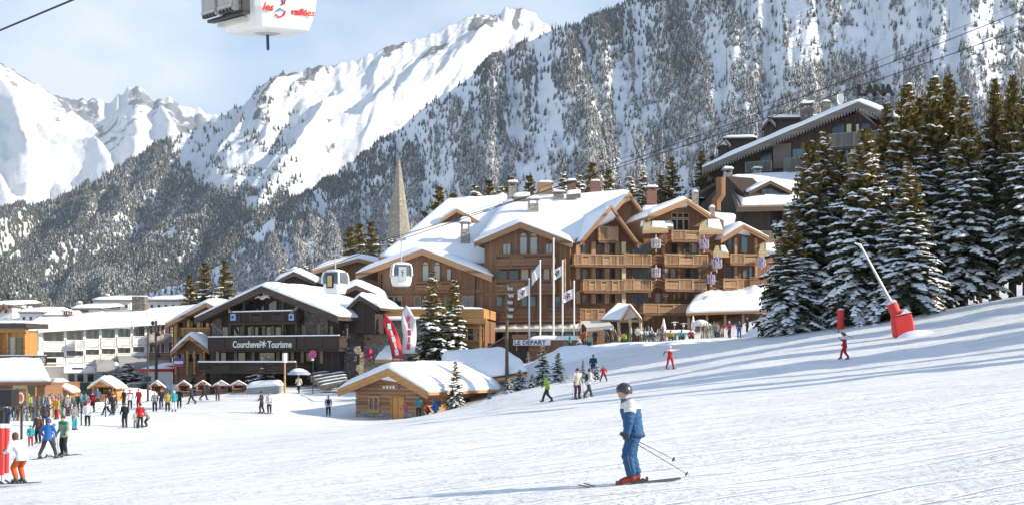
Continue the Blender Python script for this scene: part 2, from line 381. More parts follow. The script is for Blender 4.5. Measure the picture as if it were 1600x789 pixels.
# far peaks
def rock_attr(o, f):
    a = o.data.attributes.new('rock', 'FLOAT', 'POINT'); a.data.foreach_set('value', np.asarray(f, np.float32).ravel())
def rock_mat(name, rock, s, bumpd):
    """snow with bare rock where the mesh says the crag is too steep to hold it"""
    m, t, p = principled(name); p.inputs['Roughness'].default_value = 0.75; p.inputs['Specular IOR Level'].default_value = 0.15
    tc = N(t, 'ShaderNodeTexCoord'); mp = N(t, 'ShaderNodeMapping'); mp.inputs['Scale'].default_value = (s, s, s*1.4); Lk(t, tc.outputs['Object'], mp.inputs[0])
    n1 = N(t, 'ShaderNodeTexNoise'); n1.inputs['Scale'].default_value = 1; n1.inputs['Detail'].default_value = 10; n1.inputs['Roughness'].default_value = 0.72; Lk(t, mp.outputs[0], n1.inputs['Vector'])
    at = N(t, 'ShaderNodeAttribute', attribute_name='rock')
    a = N(t, 'ShaderNodeMath', operation='MULTIPLY_ADD'); a.inputs[1].default_value = 1.5; Lk(t, n1.outputs[0], a.inputs[0]); Lk(t, at.outputs['Fac'], a.inputs[2])
    mr = N(t, 'ShaderNodeMapRange'); mr.inputs[1].default_value = 1.04; mr.inputs[2].default_value = 1.14; Lk(t, a.outputs[0], mr.inputs[0])
    mix = N(t, 'ShaderNodeMix', data_type='RGBA'); mix.inputs[6].default_value = (0.86, 0.875, 0.90, 1); mix.inputs[7].default_value = rock+(1,); Lk(t, mr.outputs[0], mix.inputs[0]); Lk(t, mix.outputs[2], p.inputs['Base Color'])
    b = N(t, 'ShaderNodeBump'); b.inputs['Strength'].default_value = 0.7; b.inputs['Distance'].default_value = bumpd; Lk(t, n1.outputs[0], b.inputs['Height']); Lk(t, b.outputs[0], p.inputs['Normal'])
    return m
MA = Mountain([(-700,60),(-300,20),(-150,60),(-60,80),(0,100),(20,112),(40,124),(60,134),(85,150),(110,156),(140,154),(170,156),(195,141),(213,132),(226,141),(240,156),(265,150),(285,163),(310,169),(330,181),(420,200),(600,230),(1000,250)], 6000, 9000, 400, 1.0)
def dA(u, t, x, y):
    e = sstep(0, 0.15, t)*(1-sstep(0.85, 1.0, t)*0.9); w = 60*(fbm(u/110, t*2, 3, 40)-.5)
    r = fbm((u+w*2+90*t)/130, t*2.2+u/260, 5, 41, 0.42, True)
    return e*((r-0.55)*420 + (fbm(u/170, t*2.5, 3, 46)-0.5)*420) + (fbm(u/12, t*14, 3, 45)-0.5)*26 + np.where(t > 0.93, (fbm(u/8, t*3, 3, 4)-0.5)*70, 0)
def grid_ut(u0, u1, nu, nv):
    return np.meshgrid(np.linspace(u0, u1, nu), np.concatenate([np.linspace(0, 1, nv), [1.1, 1.35]]))
o = build_mountain('far_peaks', MA, -700, 1000, 420, 110, dA, rock_mat('far_peak_snow', (0.22, 0.23, 0.26), 0.006, 70))
U, T = grid_ut(-700, 1000, 420, 110); rock_attr(o, 0.55*sstep(.50, .72, fbm(U/60, T*4, 4, 48, .55, True))*sstep(.3, .9, T)-.12)
# snow ridge
MB_ = Mountain([(-900,470),(-500,420),(-200,375),(0,338),(60,318),(110,298),(150,280),(190,256),(215,245),(240,226),(290,203),(335,187),(380,161),(410,136),(430,122),(460,117),(480,108),(505,106),(530,101),(555,97),(580,85),(605,76),(640,66),(665,58),(690,46),(715,36),(735,25),(752,22),(770,26),(790,16),(820,10),(838,24),(862,46),(900,70),(950,95),(1100,170),(1400,260)],
               [(-900,2600),(300,2600),(1400,3000)], [(-900,3300),(0,3600),(860,4700),(1400,4700)], [(-900,560),(0,540),(500,520),(1400,520)], 1.08)
def dB(u, t, x, y):
    e = sstep(0, 0.1, t)*(1-sstep(0.88, 1.0, t)*0.92); up = sstep(0.3, 0.75, t); w = 70*(fbm(u/120, t*3, 4, 70)-.5)
    big = fbm((u-360*t+w*2.2)/210, t*1.1, 3, 72, 0.45, True); mid = fbm((u-240*t+w*1.6)/74, t*1.8, 5, 71, 0.5, True); fine = fbm((u-150*t+w)/24, t*4, 4, 74, 0.5, True)
    return e*((big-0.55)*300 + (mid-0.6)*(50+60*up) + (fine-.6)*26*up) + (fbm(u/5, t*30, 3, 79)-0.5)*7 + np.where(t > 0.93, (fbm(u/9, t*2, 4, 5)-0.5)*30, 0)
o = build_mountain('snow_ridge', MB_, -900, 1400, 760, 190, dB, rock_mat('ridge_snow', (0.19, 0.19, 0.20), 0.016, 34))
U, T = grid_ut(-900, 1400, 760, 190); w_ = 70*(fbm(U/120, T*3, 4, 70)-.5); mid_ = fbm((U-240*T+w_*1.6)/74, T*1.8, 5, 71, 0.5, True); py_ = HOR-MB_.pos(U, T, dB)[2]*FPX/MB_.pos(U, T, dB)[1]
crest = sstep(380, 450, U)*sstep(.80, .97, T)*sstep(.38, .6, fbm(U/34, T*5, 4, 76)); band = np.exp(-((py_-(262+(430-U)*.42))/26)**2)*sstep(330, 420, U)*(1-sstep(640, 720, U))*sstep(.4, .6, fbm(U/30, T*12, 4, 78))
rock_attr(o, 0.42*crest*sstep(.5, .75, mid_) + 0.18*crest + 0.5*band + 0.22*sstep(.62, .8, mid_)*sstep(.5, .7, T)*sstep(300, 420, U) + .36*sstep(225, 260, U)*(1-sstep(400, 470, U))*sstep(.45, .9, T)*sstep(.48, .62, fbm((U-120*T)/26, T*9, 4, 88)) - .14)
# forested slope above the village
MC = Mountain([(-500,560),(-100,540),(60,505),(150,482),(190,468),(235,452),(300,438),(345,412),(390,372),(430,334),(480,302),(520,274),(550,252),(580,231),(620,200),(660,168),(700,146),(740,118),(780,88),(820,68),(862,49),(900,40),(930,26),(975,4),(1000,-8),(1100,-60),(1250,-110),(1450,-150),(1700,-190),(2200,-220),(2800,-150)],
              [(-500,1700),(400,1500),(2800,1150)], [(-500,2900),(190,2750),(900,2300),(1600,2000),(2800,1900)], [(-500,600),(190,535),(600,520),(1600,480),(2800,450)], 1.0)
def gully(u, t):
    w = u + 26*(fbm(u/90, t*2.5, 3, 13)-0.5)*2 + 30*t
    return fbm(w/44, t*0.75+3, 4, 23, 0.55, True)
def dC(u, t, x, y):
    e = sstep(0, 0.1, t)*(1-sstep(0.9, 1.0, t)*0.85)
    return e*((0.62-gully(u, t))*80 + (fbm(u/150, t*2.0, 4, 33)-0.5)*130) + (fbm(u/6, t*40, 3, 35)-0.5)*7
build_mountain('forest_slope', MC, -500, 2800, 560, 150, dC, mountain_mat('slope_snow', (0.13, 0.12, 0.115), 0.02, 0.4, 0.80))
# shoulder in the valley at the left
MD = Mountain([(-900,330),(-400,370),(-150,395),(0,409),(30,417),(50,440),(75,474),(95,495),(160,540),(300,580)], 1300, 1900, [(-900,560),(300,580)], 0.8)
def dD(u, t, x, y): return sstep(0, .2, t)*(1-sstep(.85, 1, t))*(fbm(u/60, t*3, 4, 91)-0.5)*50
build_mountain('valley_shoulder', MD, -900, 300, 160, 50, dD, mountain_mat('shoulder_snow', (0.1, 0.1, 0.1), 0.03, 0.4, 0.85))

# ---- forests (too many to count): instanced small firs
def needle_mat(name, c, var=0.35):
    if name in MATS: return MATS[name]
    m, t, p = principled(name); p.inputs['Roughness'].default_value = 0.8; p.inputs['Specular IOR Level'].default_value = 0.15
    oi = N(t, 'ShaderNodeObjectInfo'); g = N(t, 'ShaderNodeNewGeometry')
    ad = N(t, 'ShaderNodeMath', operation='ADD'); Lk(t, oi.outputs['Random'], ad.inputs[0]); Lk(t, g.outputs['Random Per Island'], ad.inputs[1])
    mr = N(t, 'ShaderNodeMapRange'); mr.inputs[2].default_value = 2.0; mr.inputs[3].default_value = 1-var; mr.inputs[4].default_value = 1+var; Lk(t, ad.outputs[0], mr.inputs[0])
    mu = N(t, 'ShaderNodeMix', data_type='RGBA', blend_type='MULTIPLY'); mu.inputs[0].default_value = 1; mu.inputs[6].default_value = c+(1,); Lk(t, mr.outputs[0], mu.inputs[7])
    Lk(t, mu.outputs[2], p.inputs['Base Color']); MATS[name] = m; return m
M_NEEDLE_FAR = needle_mat('far_needles', (0.10, 0.106, 0.10))
M_FROST = mat('frost', (0.58, 0.57, 0.57), 0.8, 0.12, 0.3, spec=0.1)
def far_fir(frost, seed, slim=1.0):
    r = random.Random(seed); mb = MB(); H = 1.0; tiers = 6
    for k in range(tiers):
        z0 = 0.06+0.9*k/tiers; z1 = min(1.0, z0+0.30); rad = 0.21*slim*(1-k/tiers)**0.8+0.02; n = 7; a0 = r.random()*6
        ring = []
        for i in range(n):
            a = a0+2*math.pi*i/n; q = rad*r.uniform(0.6, 1.25)
            ring.append((q*math.cos(a), q*math.sin(a), z0+r.uniform(-0.04, 0.03)))
        for i in range(n):
            mb.mi = 1 if r.random() < frost else 0
            mb.add([ring[i], ring[(i+1) % n], (r.uniform(-.02, .02), r.uniform(-.02, .02), z1)], [(0, 1, 2)])
    me = mb.mesh('far_fir', [M_NEEDLE_FAR, M_FROST]); return bpy.data.objects.new('far_fir', me)
def far_larch(seed):
    """bare frosted larch: thin pale upright sprays"""
    r = random.Random(seed); mb = MB()
    for k in range(34):
        z = 0.12+0.84*r.random(); a = r.random()*6.28; L = 0.24*(1.05-z)+0.03
        p = Vector((0, 0, z)); q = p+Vector((math.cos(a)*L, math.sin(a)*L, r.uniform(-0.02, 0.09))); w = Vector((-math.sin(a), math.cos(a), 0))*0.03
        mb.mi = 1 if r.random() < 0.45 else 0
        mb.add([p-Vector((0, 0, .04)), q-w, q+w+Vector((0, 0, .05))], [(0, 1, 2)])
    mb.mi = 0; mb.tube([(0, 0, 0), (0, 0, 1)], [0.018, 0.004], 3)
    me = mb.mesh('far_larch', [mat('larch_bark', (0.16, 0.12, 0.09), 0.9, 0.2), M_FROST]); return bpy.data.objects.new('far_larch', me)
FC = bpy.data.collections.new('forest_kinds')
for o in [far_fir(0.08, 1), far_fir(0.25, 2, 0.85), far_fir(0.45, 3), far_fir(0.6, 4, 1.1), far_larch(5), far_larch(6)]: FC.objects.link(o)
for i, o in enumerate(FC.objects): o.name = 'fir_kind_%d' % i
def forest_nodes():
    g = bpy.data.node_groups.new('forest', 'GeometryNodeTree')
    g.interface.new_socket('Geometry', in_out='INPUT', socket_type='NodeSocketGeometry'); g.interface.new_socket('Geometry', in_out='OUTPUT', socket_type='NodeSocketGeometry')
    i = N(g, 'NodeGroupInput'); o = N(g, 'NodeGroupOutput')
    m2p = N(g, 'GeometryNodeMeshToPoints'); iop = N(g, 'GeometryNodeInstanceOnPoints'); ci = N(g, 'GeometryNodeCollectionInfo')
    ci.inputs[0].default_value = FC; ci.inputs['Separate Children'].default_value = True; ci.inputs['Reset Children'].default_value = True
    def at(n, t):
        a = N(g, 'GeometryNodeInputNamedAttribute'); a.data_type = t; a.inputs[0].default_value = n; return a.outputs[0]
    cb = N(g, 'ShaderNodeCombineXYZ'); Lk(g, at('rz', 'FLOAT'), cb.inputs[2])
    Lk(g, i.outputs[0], m2p.inputs[0]); Lk(g, m2p.outputs[0], iop.inputs['Points']); Lk(g, ci.outputs[0], iop.inputs['Instance'])
    iop.inputs['Pick Instance'].default_value = True
    Lk(g, at('kind', 'INT'), iop.inputs['Instance Index']); Lk(g, cb.outputs[0], iop.inputs['Rotation']); Lk(g, at('size', 'FLOAT'), iop.inputs['Scale'])
    Lk(g, iop.outputs[0], o.inputs[0]); return g
FG = forest_nodes()
def forest(name, P, size, kind, label):
    me = bpy.data.meshes.new(name); me.vertices.add(len(P)); me.vertices.foreach_set('co', np.asarray(P, np.float32).ravel())
    a = me.attributes.new('size', 'FLOAT', 'POINT'); a.data.foreach_set('value', size.astype(np.float32))
    a = me.attributes.new('kind', 'INT', 'POINT'); a.data.foreach_set('value', kind.astype(np.int32))
    a = me.attributes.new('rz', 'FLOAT', 'POINT'); a.data.foreach_set('value', (np.random.RandomState(3).rand(len(P))*6.28).astype(np.float32))
    me.update(); o = link(name, me); md = o.modifiers.new('forest', 'NODES'); md.node_group = FG
    tag(o, label, 'forest', kind='stuff'); return o
def scatter(M, disp, n, u0, u1, dens, seed, t0=0.0, t1=1.0):
    rs = np.random.RandomState(seed); u = rs.uniform(u0, u1, n); t = rs.uniform(t0, t1, n)
    x, y, z = M.pos(u, t, disp); py = HOR-z*FPX/y
    keep = rs.rand(n) < dens(u, t, py)
    return u[keep], t[keep], np.stack([x, y, z-0.5], -1)[keep], py[keep], rs
# dense wood on the near slope: gullies and the high right side are open snow
def densC(u, t, py):
    gl = gully(u, t)
    d = 1.0-0.9*sstep(0.68, 0.80, gl)
    op = sstep(1040, 1200, u + (fbm(u/60, py/60, 3, 51)-0.5)*260)*(1-sstep(60, 190, py+(fbm(u/50, py/40, 3, 52)-0.5)*110))
    d = d*(0.45+0.55*sstep(.40, .60, fbm(u/34, py/30, 4, 64)))
    patch = sstep(0.47, 0.57, fbm(u/85, py/70, 4, 57))
    d = d*(1-0.86*op*(1-0.8*patch))
    d = d*(1-0.9*np.exp(-(((u-862)/26)**2+((py-85)/14)**2)))
    d = d*(1-0.6*sstep(0.62, 0.72, fbm(u/40, py/26, 4, 61)))
    return d
u, t, P, py, rs = scatter(MC, dC, 135000, -100, 1760, densC, 11)
dark = sstep(0.55, 0.95, t + (fbm(u/70, py/50, 4, 63)-0.5)*0.8)
q = rs.rand(len(u)); kk = np.where(q < dark*0.6, 0, np.where(q < 0.12+0.6*dark, 1, np.where(q < 0.40, 2, np.where(q < 0.7, 3, np.where(q < 0.86, 4, 5)))))
forest('near_slope_forest', P, (7+8*rs.rand(len(u))**1.5+4*fbm(u/60, py/50, 3, 66))*(0.8+0.2*(1-t)), kk, 'frosted conifer forest covering the steep slope above the village')
def densB(u, t, py):
    lim = np.interp(u, [-600,0,80,130,190,240,265,300,340,380,420,470,520,560,620], [330,300,272,250,218,200,222,262,290,312,316,300,285,262,255])
    lim = lim+(fbm(u/26, py/20, 4, 81)-0.5)*90
    d = np.maximum(sstep(-8, 14, py-lim), .16*sstep(230, 260, u)*(1-sstep(420, 480, u))*sstep(.45, .6, fbm(u/22, py/18, 3, 85)))
    d = d*(1-0.6*sstep(0.60, 0.70, fbm(u/36+t*6, py/60, 4, 83))*(1-sstep(395, 430, py)))
    return d
u, t, P, py, rs = scatter(MB_, dB, 80000, -300, 640, densB, 12, 0, 0.995)
q = rs.rand(len(u)); fro = sstep(0.5, 0.62, fbm(u/90, py/40, 3, 87))
kk = np.where(q < 0.75-0.45*fro, 0, np.where(q < 0.97-0.35*fro, 1, 2))
forest('valley_forest', P, rs.uniform(11, 21, len(u)), kk, 'dark conifer forest on the lower flank of the snowy ridge')
u, t, P, py, rs = scatter(MD, dD, 9000, -300, 160, lambda u, t, py: np.where(fbm(u/14, py/20, 3, 95) > 0.4, 0.9, 0.25), 13)
forest('shoulder_forest', P, rs.uniform(9, 16, len(u)), np.where(rs.rand(len(u)) < 0.7, 0, 1), 'shaded conifers on the shoulder at the valley mouth, left edge')
# ---------------------------------------------------------------- architecture kit
WOOD = wood('brown_boards', (0.225, 0.12, 0.07)); WOOD_L = wood('honey_boards', (0.39, 0.24, 0.138), 0.16); WOOD_LH = wood('honey_rails', (0.41, 0.258, 0.152), 0.2, False)
WOOD_B = wood('brown_rails', (0.225, 0.122, 0.072), 0.2, False); WOOD_D = wood('dark_boards', (0.055, 0.041, 0.035)); WOOD_DH = wood('dark_rails', (0.06, 0.043, 0.035), 0.2, False)
WOOD_O = wood('orange_boards', (0.48, 0.23, 0.075), 0.2); WOOD_OH = wood('orange_rails', (0.46, 0.245, 0.10), 0.25, False); WOOD_G = wood('grey_boards', (0.20, 0.17, 0.145), 0.22, False)
WOOD_W = wood('weathered_logs', (0.30, 0.17, 0.10), 0.3, False, 0.4); FASC = wood('fascia_boards', (0.38, 0.215, 0.12), 3.0, False); FASC_D = wood('dark_fascia', (0.085, 0.06, 0.048), 0.3, False)
STONE = stone('rubble_stone', (0.30, 0.27, 0.23), (0.42, 0.39, 0.35), (0.16, 0.15, 0.14)); STONE_D = stone('dark_stone', (0.14, 0.12, 0.105), (0.24, 0.21, 0.18), (0.07, 0.065, 0.06))
WHITE = mat('white_render', (0.80, 0.79, 0.77), 0.8, 0.05, 0.6, 0.1, 8); WHITE_W = mat('white_paint', (0.78, 0.77, 0.74), 0.6, 0.06, 2)
GLASS = glass(); GLASS_B = glass('blue_glass', (0.06, 0.13, 0.17), 0.06); GLASS_W = glass('curtained_glass', (0.34, 0.35, 0.34), 0.25); CREAM = mat('cream_curtain', (0.62, 0.55, 0.42), 0.8, 0.1)
SHINGLE = mat('shingles', (0.22, 0.17, 0.12), 0.9, 0.35, 6, 0.4, 15); METAL_D = mat('dark_metal', (0.035, 0.035, 0.04), 0.45, 0.1, 3, metal=0.6); METAL_G = mat('grey_metal', (0.42, 0.43, 0.44), 0.4, 0.08, 3, metal=0.7)
IRON = mat('iron', (0.05, 0.045, 0.04), 0.6, 0.2, 5); TERRA = mat('terracotta', (0.22, 0.11, 0.08), 0.85, 0.2, 4); WHITE_M = mat('white_metal', (0.78, 0.78, 0.77), 0.35, 0.04, 2)
MOSS = mat('lichened_shingle', (0.33, 0.29, 0.17), 0.9, 0.35, 5, 0.4, 12); CANVAS = mat('cream_canvas', (0.66, 0.60, 0.52), 0.85, 0.1, 4, 0.2, 20)
class Facade:
    """vertical plane through two ground points given as (pixel column, depth)"""
    def __init__(s, a, b):
        A = W(a[0], HOR, a[1]); B = W(b[0], HOR, b[1]); s.o = Vector((A.x, A.y, 0)); s.u = (B-A).normalized(); s.L = (B-A).length
        s.n = Vector((s.u.y, -s.u.x, 0))               # outward, towards the viewer
    def pt(s, u, w, n=0): return s.o+s.u*u+s.n*n+Vector((0, 0, w))
    def uw(s, px, py, n=0):
        d = Vector(((px-CX)/FPX, 1, (HOR-py)/FPX)); o = s.o+s.n*n
        t = o.dot(s.n)/d.dot(s.n); p = d*t
        return (p-o).dot(s.u), p.z
    def bx(s, mb, u0, u1, w0, w1, n0, n1):
        c = s.pt((u0+u1)/2, (w0+w1)/2, (n0+n1)/2)
        mb.obox(c, s.u*(u1-u0)/2, s.n*(n1-n0)/2, Vector((0, 0, (w1-w0)/2)))
    def pbx(s, mb, x0, y0, x1, y1, n0, n1):
        u0, w1 = s.uw(x0, y0, n1); u1, w0 = s.uw(x1, y1, n1); s.bx(mb, min(u0, u1), max(u0, u1), min(w0, w1), max(w0, w1), n0, n1)
    def rect(s, x0, y0, x1, y1, n=0):
        u0, w1 = s.uw(x0, y0, n); u1, w0 = s.uw(x1, y1, n); return u0, u1, w0, w1
def wall_block(F, root, x0, x1, y_top, y_bot, depth, m, name='wall', apex=None, n=0):
    u0, u1, w0, w1 = F.rect(x0, y_top, x1, y_bot, n); mb = MB()
    poly = [F.pt(u0, w0, n), F.pt(u1, w0, n), F.pt(u1, w1, n)]
    if apex: ua, wa = F.uw(apex[0], apex[1], n); poly.append(F.pt(ua, wa, n))
    poly.append(F.pt(u0, w1, n)); mb.prism(poly, -F.n*depth); return mb.build(name, m, root)
def window(F, root, x0, y0, x1, y1, n=0.0, frame=WOOD_B, pane=GLASS, cols=2, rows=1, fw=0.07, sill=None, arch=False):
    u0, u1, w0, w1 = F.rect(x0, y0, x1, y1, n); mb = MB(); pn = MB()
    ub = np.linspace(u0, u1, cols+1); wb = np.linspace(w0, w1, rows+1)
    for a in ub: F.bx(mb, a-fw/2, a+fw/2, w0-fw/2, w1+fw/2, n-0.05, n+0.07)
    for a in wb: F.bx(mb, u0, u1, a-fw/2, a+fw/2, n-0.05, n+0.062)
    if arch:
        uc = (u0+u1)/2; r = (u1-u0)/2; pts = [F.pt(uc+r*math.cos(t), w1+r*math.sin(t), n+0.05) for t in np.linspace(0, math.pi, 9)]
        mb.tube(pts, fw*0.6, 5)
        pn.prism([F.pt(uc+(r-.02)*math.cos(t), w1+(r-.02)*math.sin(t), n+0.03) for t in np.linspace(0, math.pi, 9)], -F.n*0.05)
    o = mb.build('window', frame, root)
    for i in range(cols):
        for j in range(rows):
            F.bx(pn, ub[i]+fw/2, ub[i+1]-fw/2, wb[j]+fw/2, wb[j+1]-fw/2, n-0.02, n+0.03)
    pn.build('pane', pane, o)
    if sill: 
        sb = MB(); F.bx(sb, u0-0.12, u1+0.12, w0-0.16, w0-0.05, n-0.03, n+0.16); sb.build('sill', sill, o)
    return o
def shutter(F, root, x0, y0, x1, y1, m, n=0.02):
    u0, u1, w0, w1 = F.rect(x0, y0, x1, y1, n); mb = MB(); F.bx(mb, u0, u1, w0, w1, n, n+0.05)
    for k in range(2):
        w = w0+(w1-w0)*(0.22+0.56*k); F.bx(mb, u0+.02, u1-.02, w-.05, w+.05, n+0.05, n+0.08)
    return mb.build('shutter', m, root)
def balcony(F, root, x0, y0, x1, y1, n, floor=WOOD_B, rail=WOOD_LH, panel=WOOD_LH, seg=18, styles='sbv', nin=0.0, snow=0.0):
    """projecting balcony; the panels in its parapet are pieces of their own"""
    u0, u1, w0, w1 = F.rect(x0, y0, x1, y1, n); mb = MB(); h = w1-w0
    F.bx(mb, u0, u1, w0-0.22, w0, nin, n)
    o = mb.build('balcony', floor, root)
    rb = MB(); F.bx(rb, u0-0.03, u1+0.03, w1-0.09, w1+0.02, n-0.09, n+0.09); F.bx(rb, u0, u1, w0+0.06, w0+0.14, n-0.05, n+0.05)
    for ue in (u0+0.04, u1-0.04):
        F.bx(rb, ue-0.05, ue+0.05, w1-0.09, w1+0.005, nin, n-0.09); F.bx(rb, ue-0.035, ue+0.035, w0+0.14, w1-0.2, nin, n-0.09)
    k = max(1, round((x1-x0)/seg)); ub = np.linspace(u0, u1, k+1)
    for a in ub: F.bx(rb, a-0.07, a+0.07, w0, w1+0.05, n-0.07, n+0.065)
    rb.build('railing', rail, o)
    for i in range(k):
        p = MB(); a, b = ub[i]+0.08, ub[i+1]-0.08; st = styles[i % len(styles)]
        if st == 's':                                            # upright slats
            c = a+0.05
            while c < b-0.04: F.bx(p, c, c+0.085, w0+0.12, w1-0.08, n-0.02, n+0.02); c += 0.16
        elif st == 'b':                                          # broad boards with a slot
            F.bx(p, a, b, w0+0.15, w0+0.15+(h-.3)*0.36, n-0.03, n+0.03); F.bx(p, a, b, w0+0.15+(h-.3)*0.40, w0+0.15+(h-.3)*0.74, n-0.025, n+0.035); F.bx(p, a, b, w0+0.15+(h-.3)*0.9, w1-0.1, n-0.03, n+0.03)
        else:
            F.bx(p, a, b, w0+0.15, w1-0.12, n-0.025, n+0.02); F.bx(p, a+(b-a)*.08, b-(b-a)*.08, w0+0.15+(h-.3)*0.45, w0+0.15+(h-.3)*0.55, n+0.02, n+0.05)
        p.build('panel', panel, o)
    if snow:
        s_ = MB(); F.bx(s_, u0, u1, w1+0.021, w1+0.02+snow, n-0.08, n+0.08); s_.build('snow_cap', M_SNOW, o)
    return o
def snow_sheet(rows, th, name, root, seed=0, edge=0.16, m=None, lump=0.12, up=Vector((0, 0, 1))):
    """thick snow over a surface given as rows x cols of points: rounded, uneven top, closed underneath"""
    nr = len(rows); nc = len(rows[0]); top = []
    for i in range(nr):
        r_ = []
        for j in range(nc):
            a = i/(nr-1); b = j/(nc-1)
            e = min(1, (min(a, 1-a)*(nr-1)+0.0)/1.0) ; f = min(1, min(b, 1-b)*(nc-1)/1.0)
            ea = math.sin(min(1, min(a, 1-a)/edge)*math.pi/2)**0.6; eb = math.sin(min(1, min(b, 1-b)/edge)*math.pi/2)**0.6
            p = Vector(rows[i][j]); nz = float(fbm(p.x*0.55+seed, p.y*0.55+p.z*0.3, 3, seed))-0.5
            n2 = float(fbm(p.x*2.1+seed, p.y*2.1, 2, seed+5))-0.5
            h = th*(0.55+0.45*min(ea, eb))*(1+lump*2.2*nz+lump*0.8*n2)
            if i in (0, nr-1) or j in (0, nc-1): h = th*0.30*(1+0.8*n2)
            r_.append(p+up*max(0.03, h))
        top.append(r_)
    mb = MB(); mb.grid(top)
    b = len(mb.v); ring = [(0, j) for j in range(nc)]+[(i, nc-1) for i in range(1, nr)]+[(nr-1, j) for j in range(nc-2, -1, -1)]+[(i, 0) for i in range(nr-2, 0, -1)]
    for (i, j) in ring: mb.v.append(tuple(Vector(rows[i][j])+up*0.004))
    k = len(ring)
    for q in range(k):
        i0, j0 = ring[q]; i1, j1 = ring[(q+1) % k]
        mb.f.append((i0*nc+j0, b+q, b+(q+1) % k, i1*nc+j1)); mb.m.append(0)
    mb.f.append(tuple(b+q for q in range(k))); mb.m.append(0)
    me = mb.mesh(name, m or M_SNOW, rootloc(root), True); bm = bmesh.new(); bm.from_mesh(me); bmesh.ops.recalc_face_normals(bm, faces=bm.faces); bm.to_mesh(me); bm.free()
    return link(name, me, root)
def lerp_rows(A, B, C, D, nr, nc):
    """A-B front edge, D-C back edge"""
    A, B, C, D = map(Vector, (A, B, C, D))
    return [[(A.lerp(B, j/(nc-1))).lerp(D.lerp(C, j/(nc-1)), i/(nr-1)) for j in range(nc)] for i in range(nr)]
def roof_slab(root, A, B, C, D, th=0.25, snow=0.5, m=SHINGLE, seed=1, name='roof', nr=14, nc=20, inset=0.12):
    """one roof pitch: four corners (front left, front right, back right, back left), slab and snow"""
    A, B, C, D = map(Vector, (A, B, C, D)); mb = MB(); mb.prism([A, B, C, D], Vector((0, 0, -th))); o = mb.build(name, m, root)
    if snow:
        f = 0.012
        q = [A.lerp(C, f), B.lerp(D, f), C.lerp(A, f), D.lerp(B, f)]
        snow_sheet(lerp_rows(*q, nr, nc), snow, 'snow', o, seed)
    return o
def gable_roof(F, root, apex, left, right, depth, n, th=0.28, snow=0.5, fascia=FASC, soffit=None, seed=1, nv=12, ns=22, fh=0.42, double=False, ridge_drop=0.0):
    """pitched roof with its gable towards the viewer; apex/left/right are pixels on the verge plane n in front of F"""
    ua, wa = F.uw(*apex, n); ul, wl = F.uw(*left, n); ur, wr = F.uw(*right, n); back = -F.n*depth
    A, Lp, Rp = F.pt(ua, wa, n), F.pt(ul, wl, n), F.pt(ur, wr, n); dz = Vector((0, 0, -th))
    mb = MB(); mb.prism([Lp, A, A+dz, Lp+dz], back); mb.prism([A, Rp, Rp+dz, A+dz], back); o = mb.build('roof', soffit or fascia, root)
    for (P, Q, nm) in ((Lp, A, 0), (Rp, A, 1)):
        fb = MB(); fb.prism([P+Vector((0, 0, .05)), Q+Vector((0, 0, .05)), Q+Vector((0, 0, -fh)), P+Vector((0, 0, -fh))], F.n*0.07)
        if double: fb.prism([P+Vector((0, 0, .1)), Q+Vector((0, 0, .1)), Q+Vector((0, 0, -fh*.45)), P+Vector((0, 0, -fh*.45))], F.n*0.14)
        fb.build('fascia', fascia, o)
    if snow:
        prof = []
        for k in range(ns):
            t = k/(ns-1); p = Lp.lerp(A, t*2) if t < 0.5 else A.lerp(Rp, t*2-1)
            dip = max(0, 1-abs(t-0.5)*ns/3.0)*0.12*(wa-max(wl, wr))*0.25
            prof.append(p-Vector((0, 0, dip)))
        rows = [[p+back*(i/(nv-1))+F.n*0.05*(1-i/(nv-1)) for p in prof] for i in range(nv)]
        sh = snow_sheet(rows, snow, 'snow', o, seed, 0.12)
    return o
def chimney(root, px, y0, y1, wpx, d, m=STONE, cap=True, depth=1.0, snow=True, base=0.0):
    p = W(px, y1, d); t = W(px, y0, d); w = wpx*d/FPX/2; mb = MB(); h = t.z-p.z
    body = h*(0.62 if cap else 1.0)
    mb.box((p.x-w, p.y-depth/2, p.z-base-0.6), (p.x+w, p.y+depth/2, p.z+body)); o = mb.build('chimney', m, root)
    if cap:
        c = MB()
        for sx in (-1, 1):
            for sy in (-1, 1): c.box((p.x+sx*w*.75-.09, p.y+sy*depth*.38-.09, p.z+body), (p.x+sx*w*.75+.09, p.y+sy*depth*.38+.09, p.z+body+h*.2))
        z = p.z+body+h*.2
        c.box((p.x-w*1.25, p.y-depth*.65, z), (p.x+w*1.25, p.y+depth*.65, z+0.09)); c.build('cap', m, o)
        if snow: snow_sheet(lerp_rows((p.x-w*1.25, p.y-depth*.65, z+.09), (p.x+w*1.25, p.y-depth*.65, z+.09), (p.x+w*1.25, p.y+depth*.65, z+.09), (p.x-w*1.25, p.y+depth*.65, z+.09), 7, 7), h*.2, 'snow_cap', o, 3, 0.3)
    elif snow:
        z = p.z+body
        snow_sheet(lerp_rows((p.x-w, p.y-depth/2, z), (p.x+w, p.y-depth/2, z), (p.x+w, p.y+depth/2, z), (p.x-w, p.y+depth/2, z), 6, 6), 0.3, 'snow_cap', o, 3, 0.3)
    return o
def part_box(root, F, name, m, x0, y0, x1, y1, n0, n1):
    mb = MB(); F.pbx(mb, x0, y0, x1, y1, n0, n1); return mb.build(name, m, root)
def beam(root, name, m, a, b, r=0.12, n=4):
    mb = MB(); mb.tube([a, b], r, n); return mb.build(name, m, root)
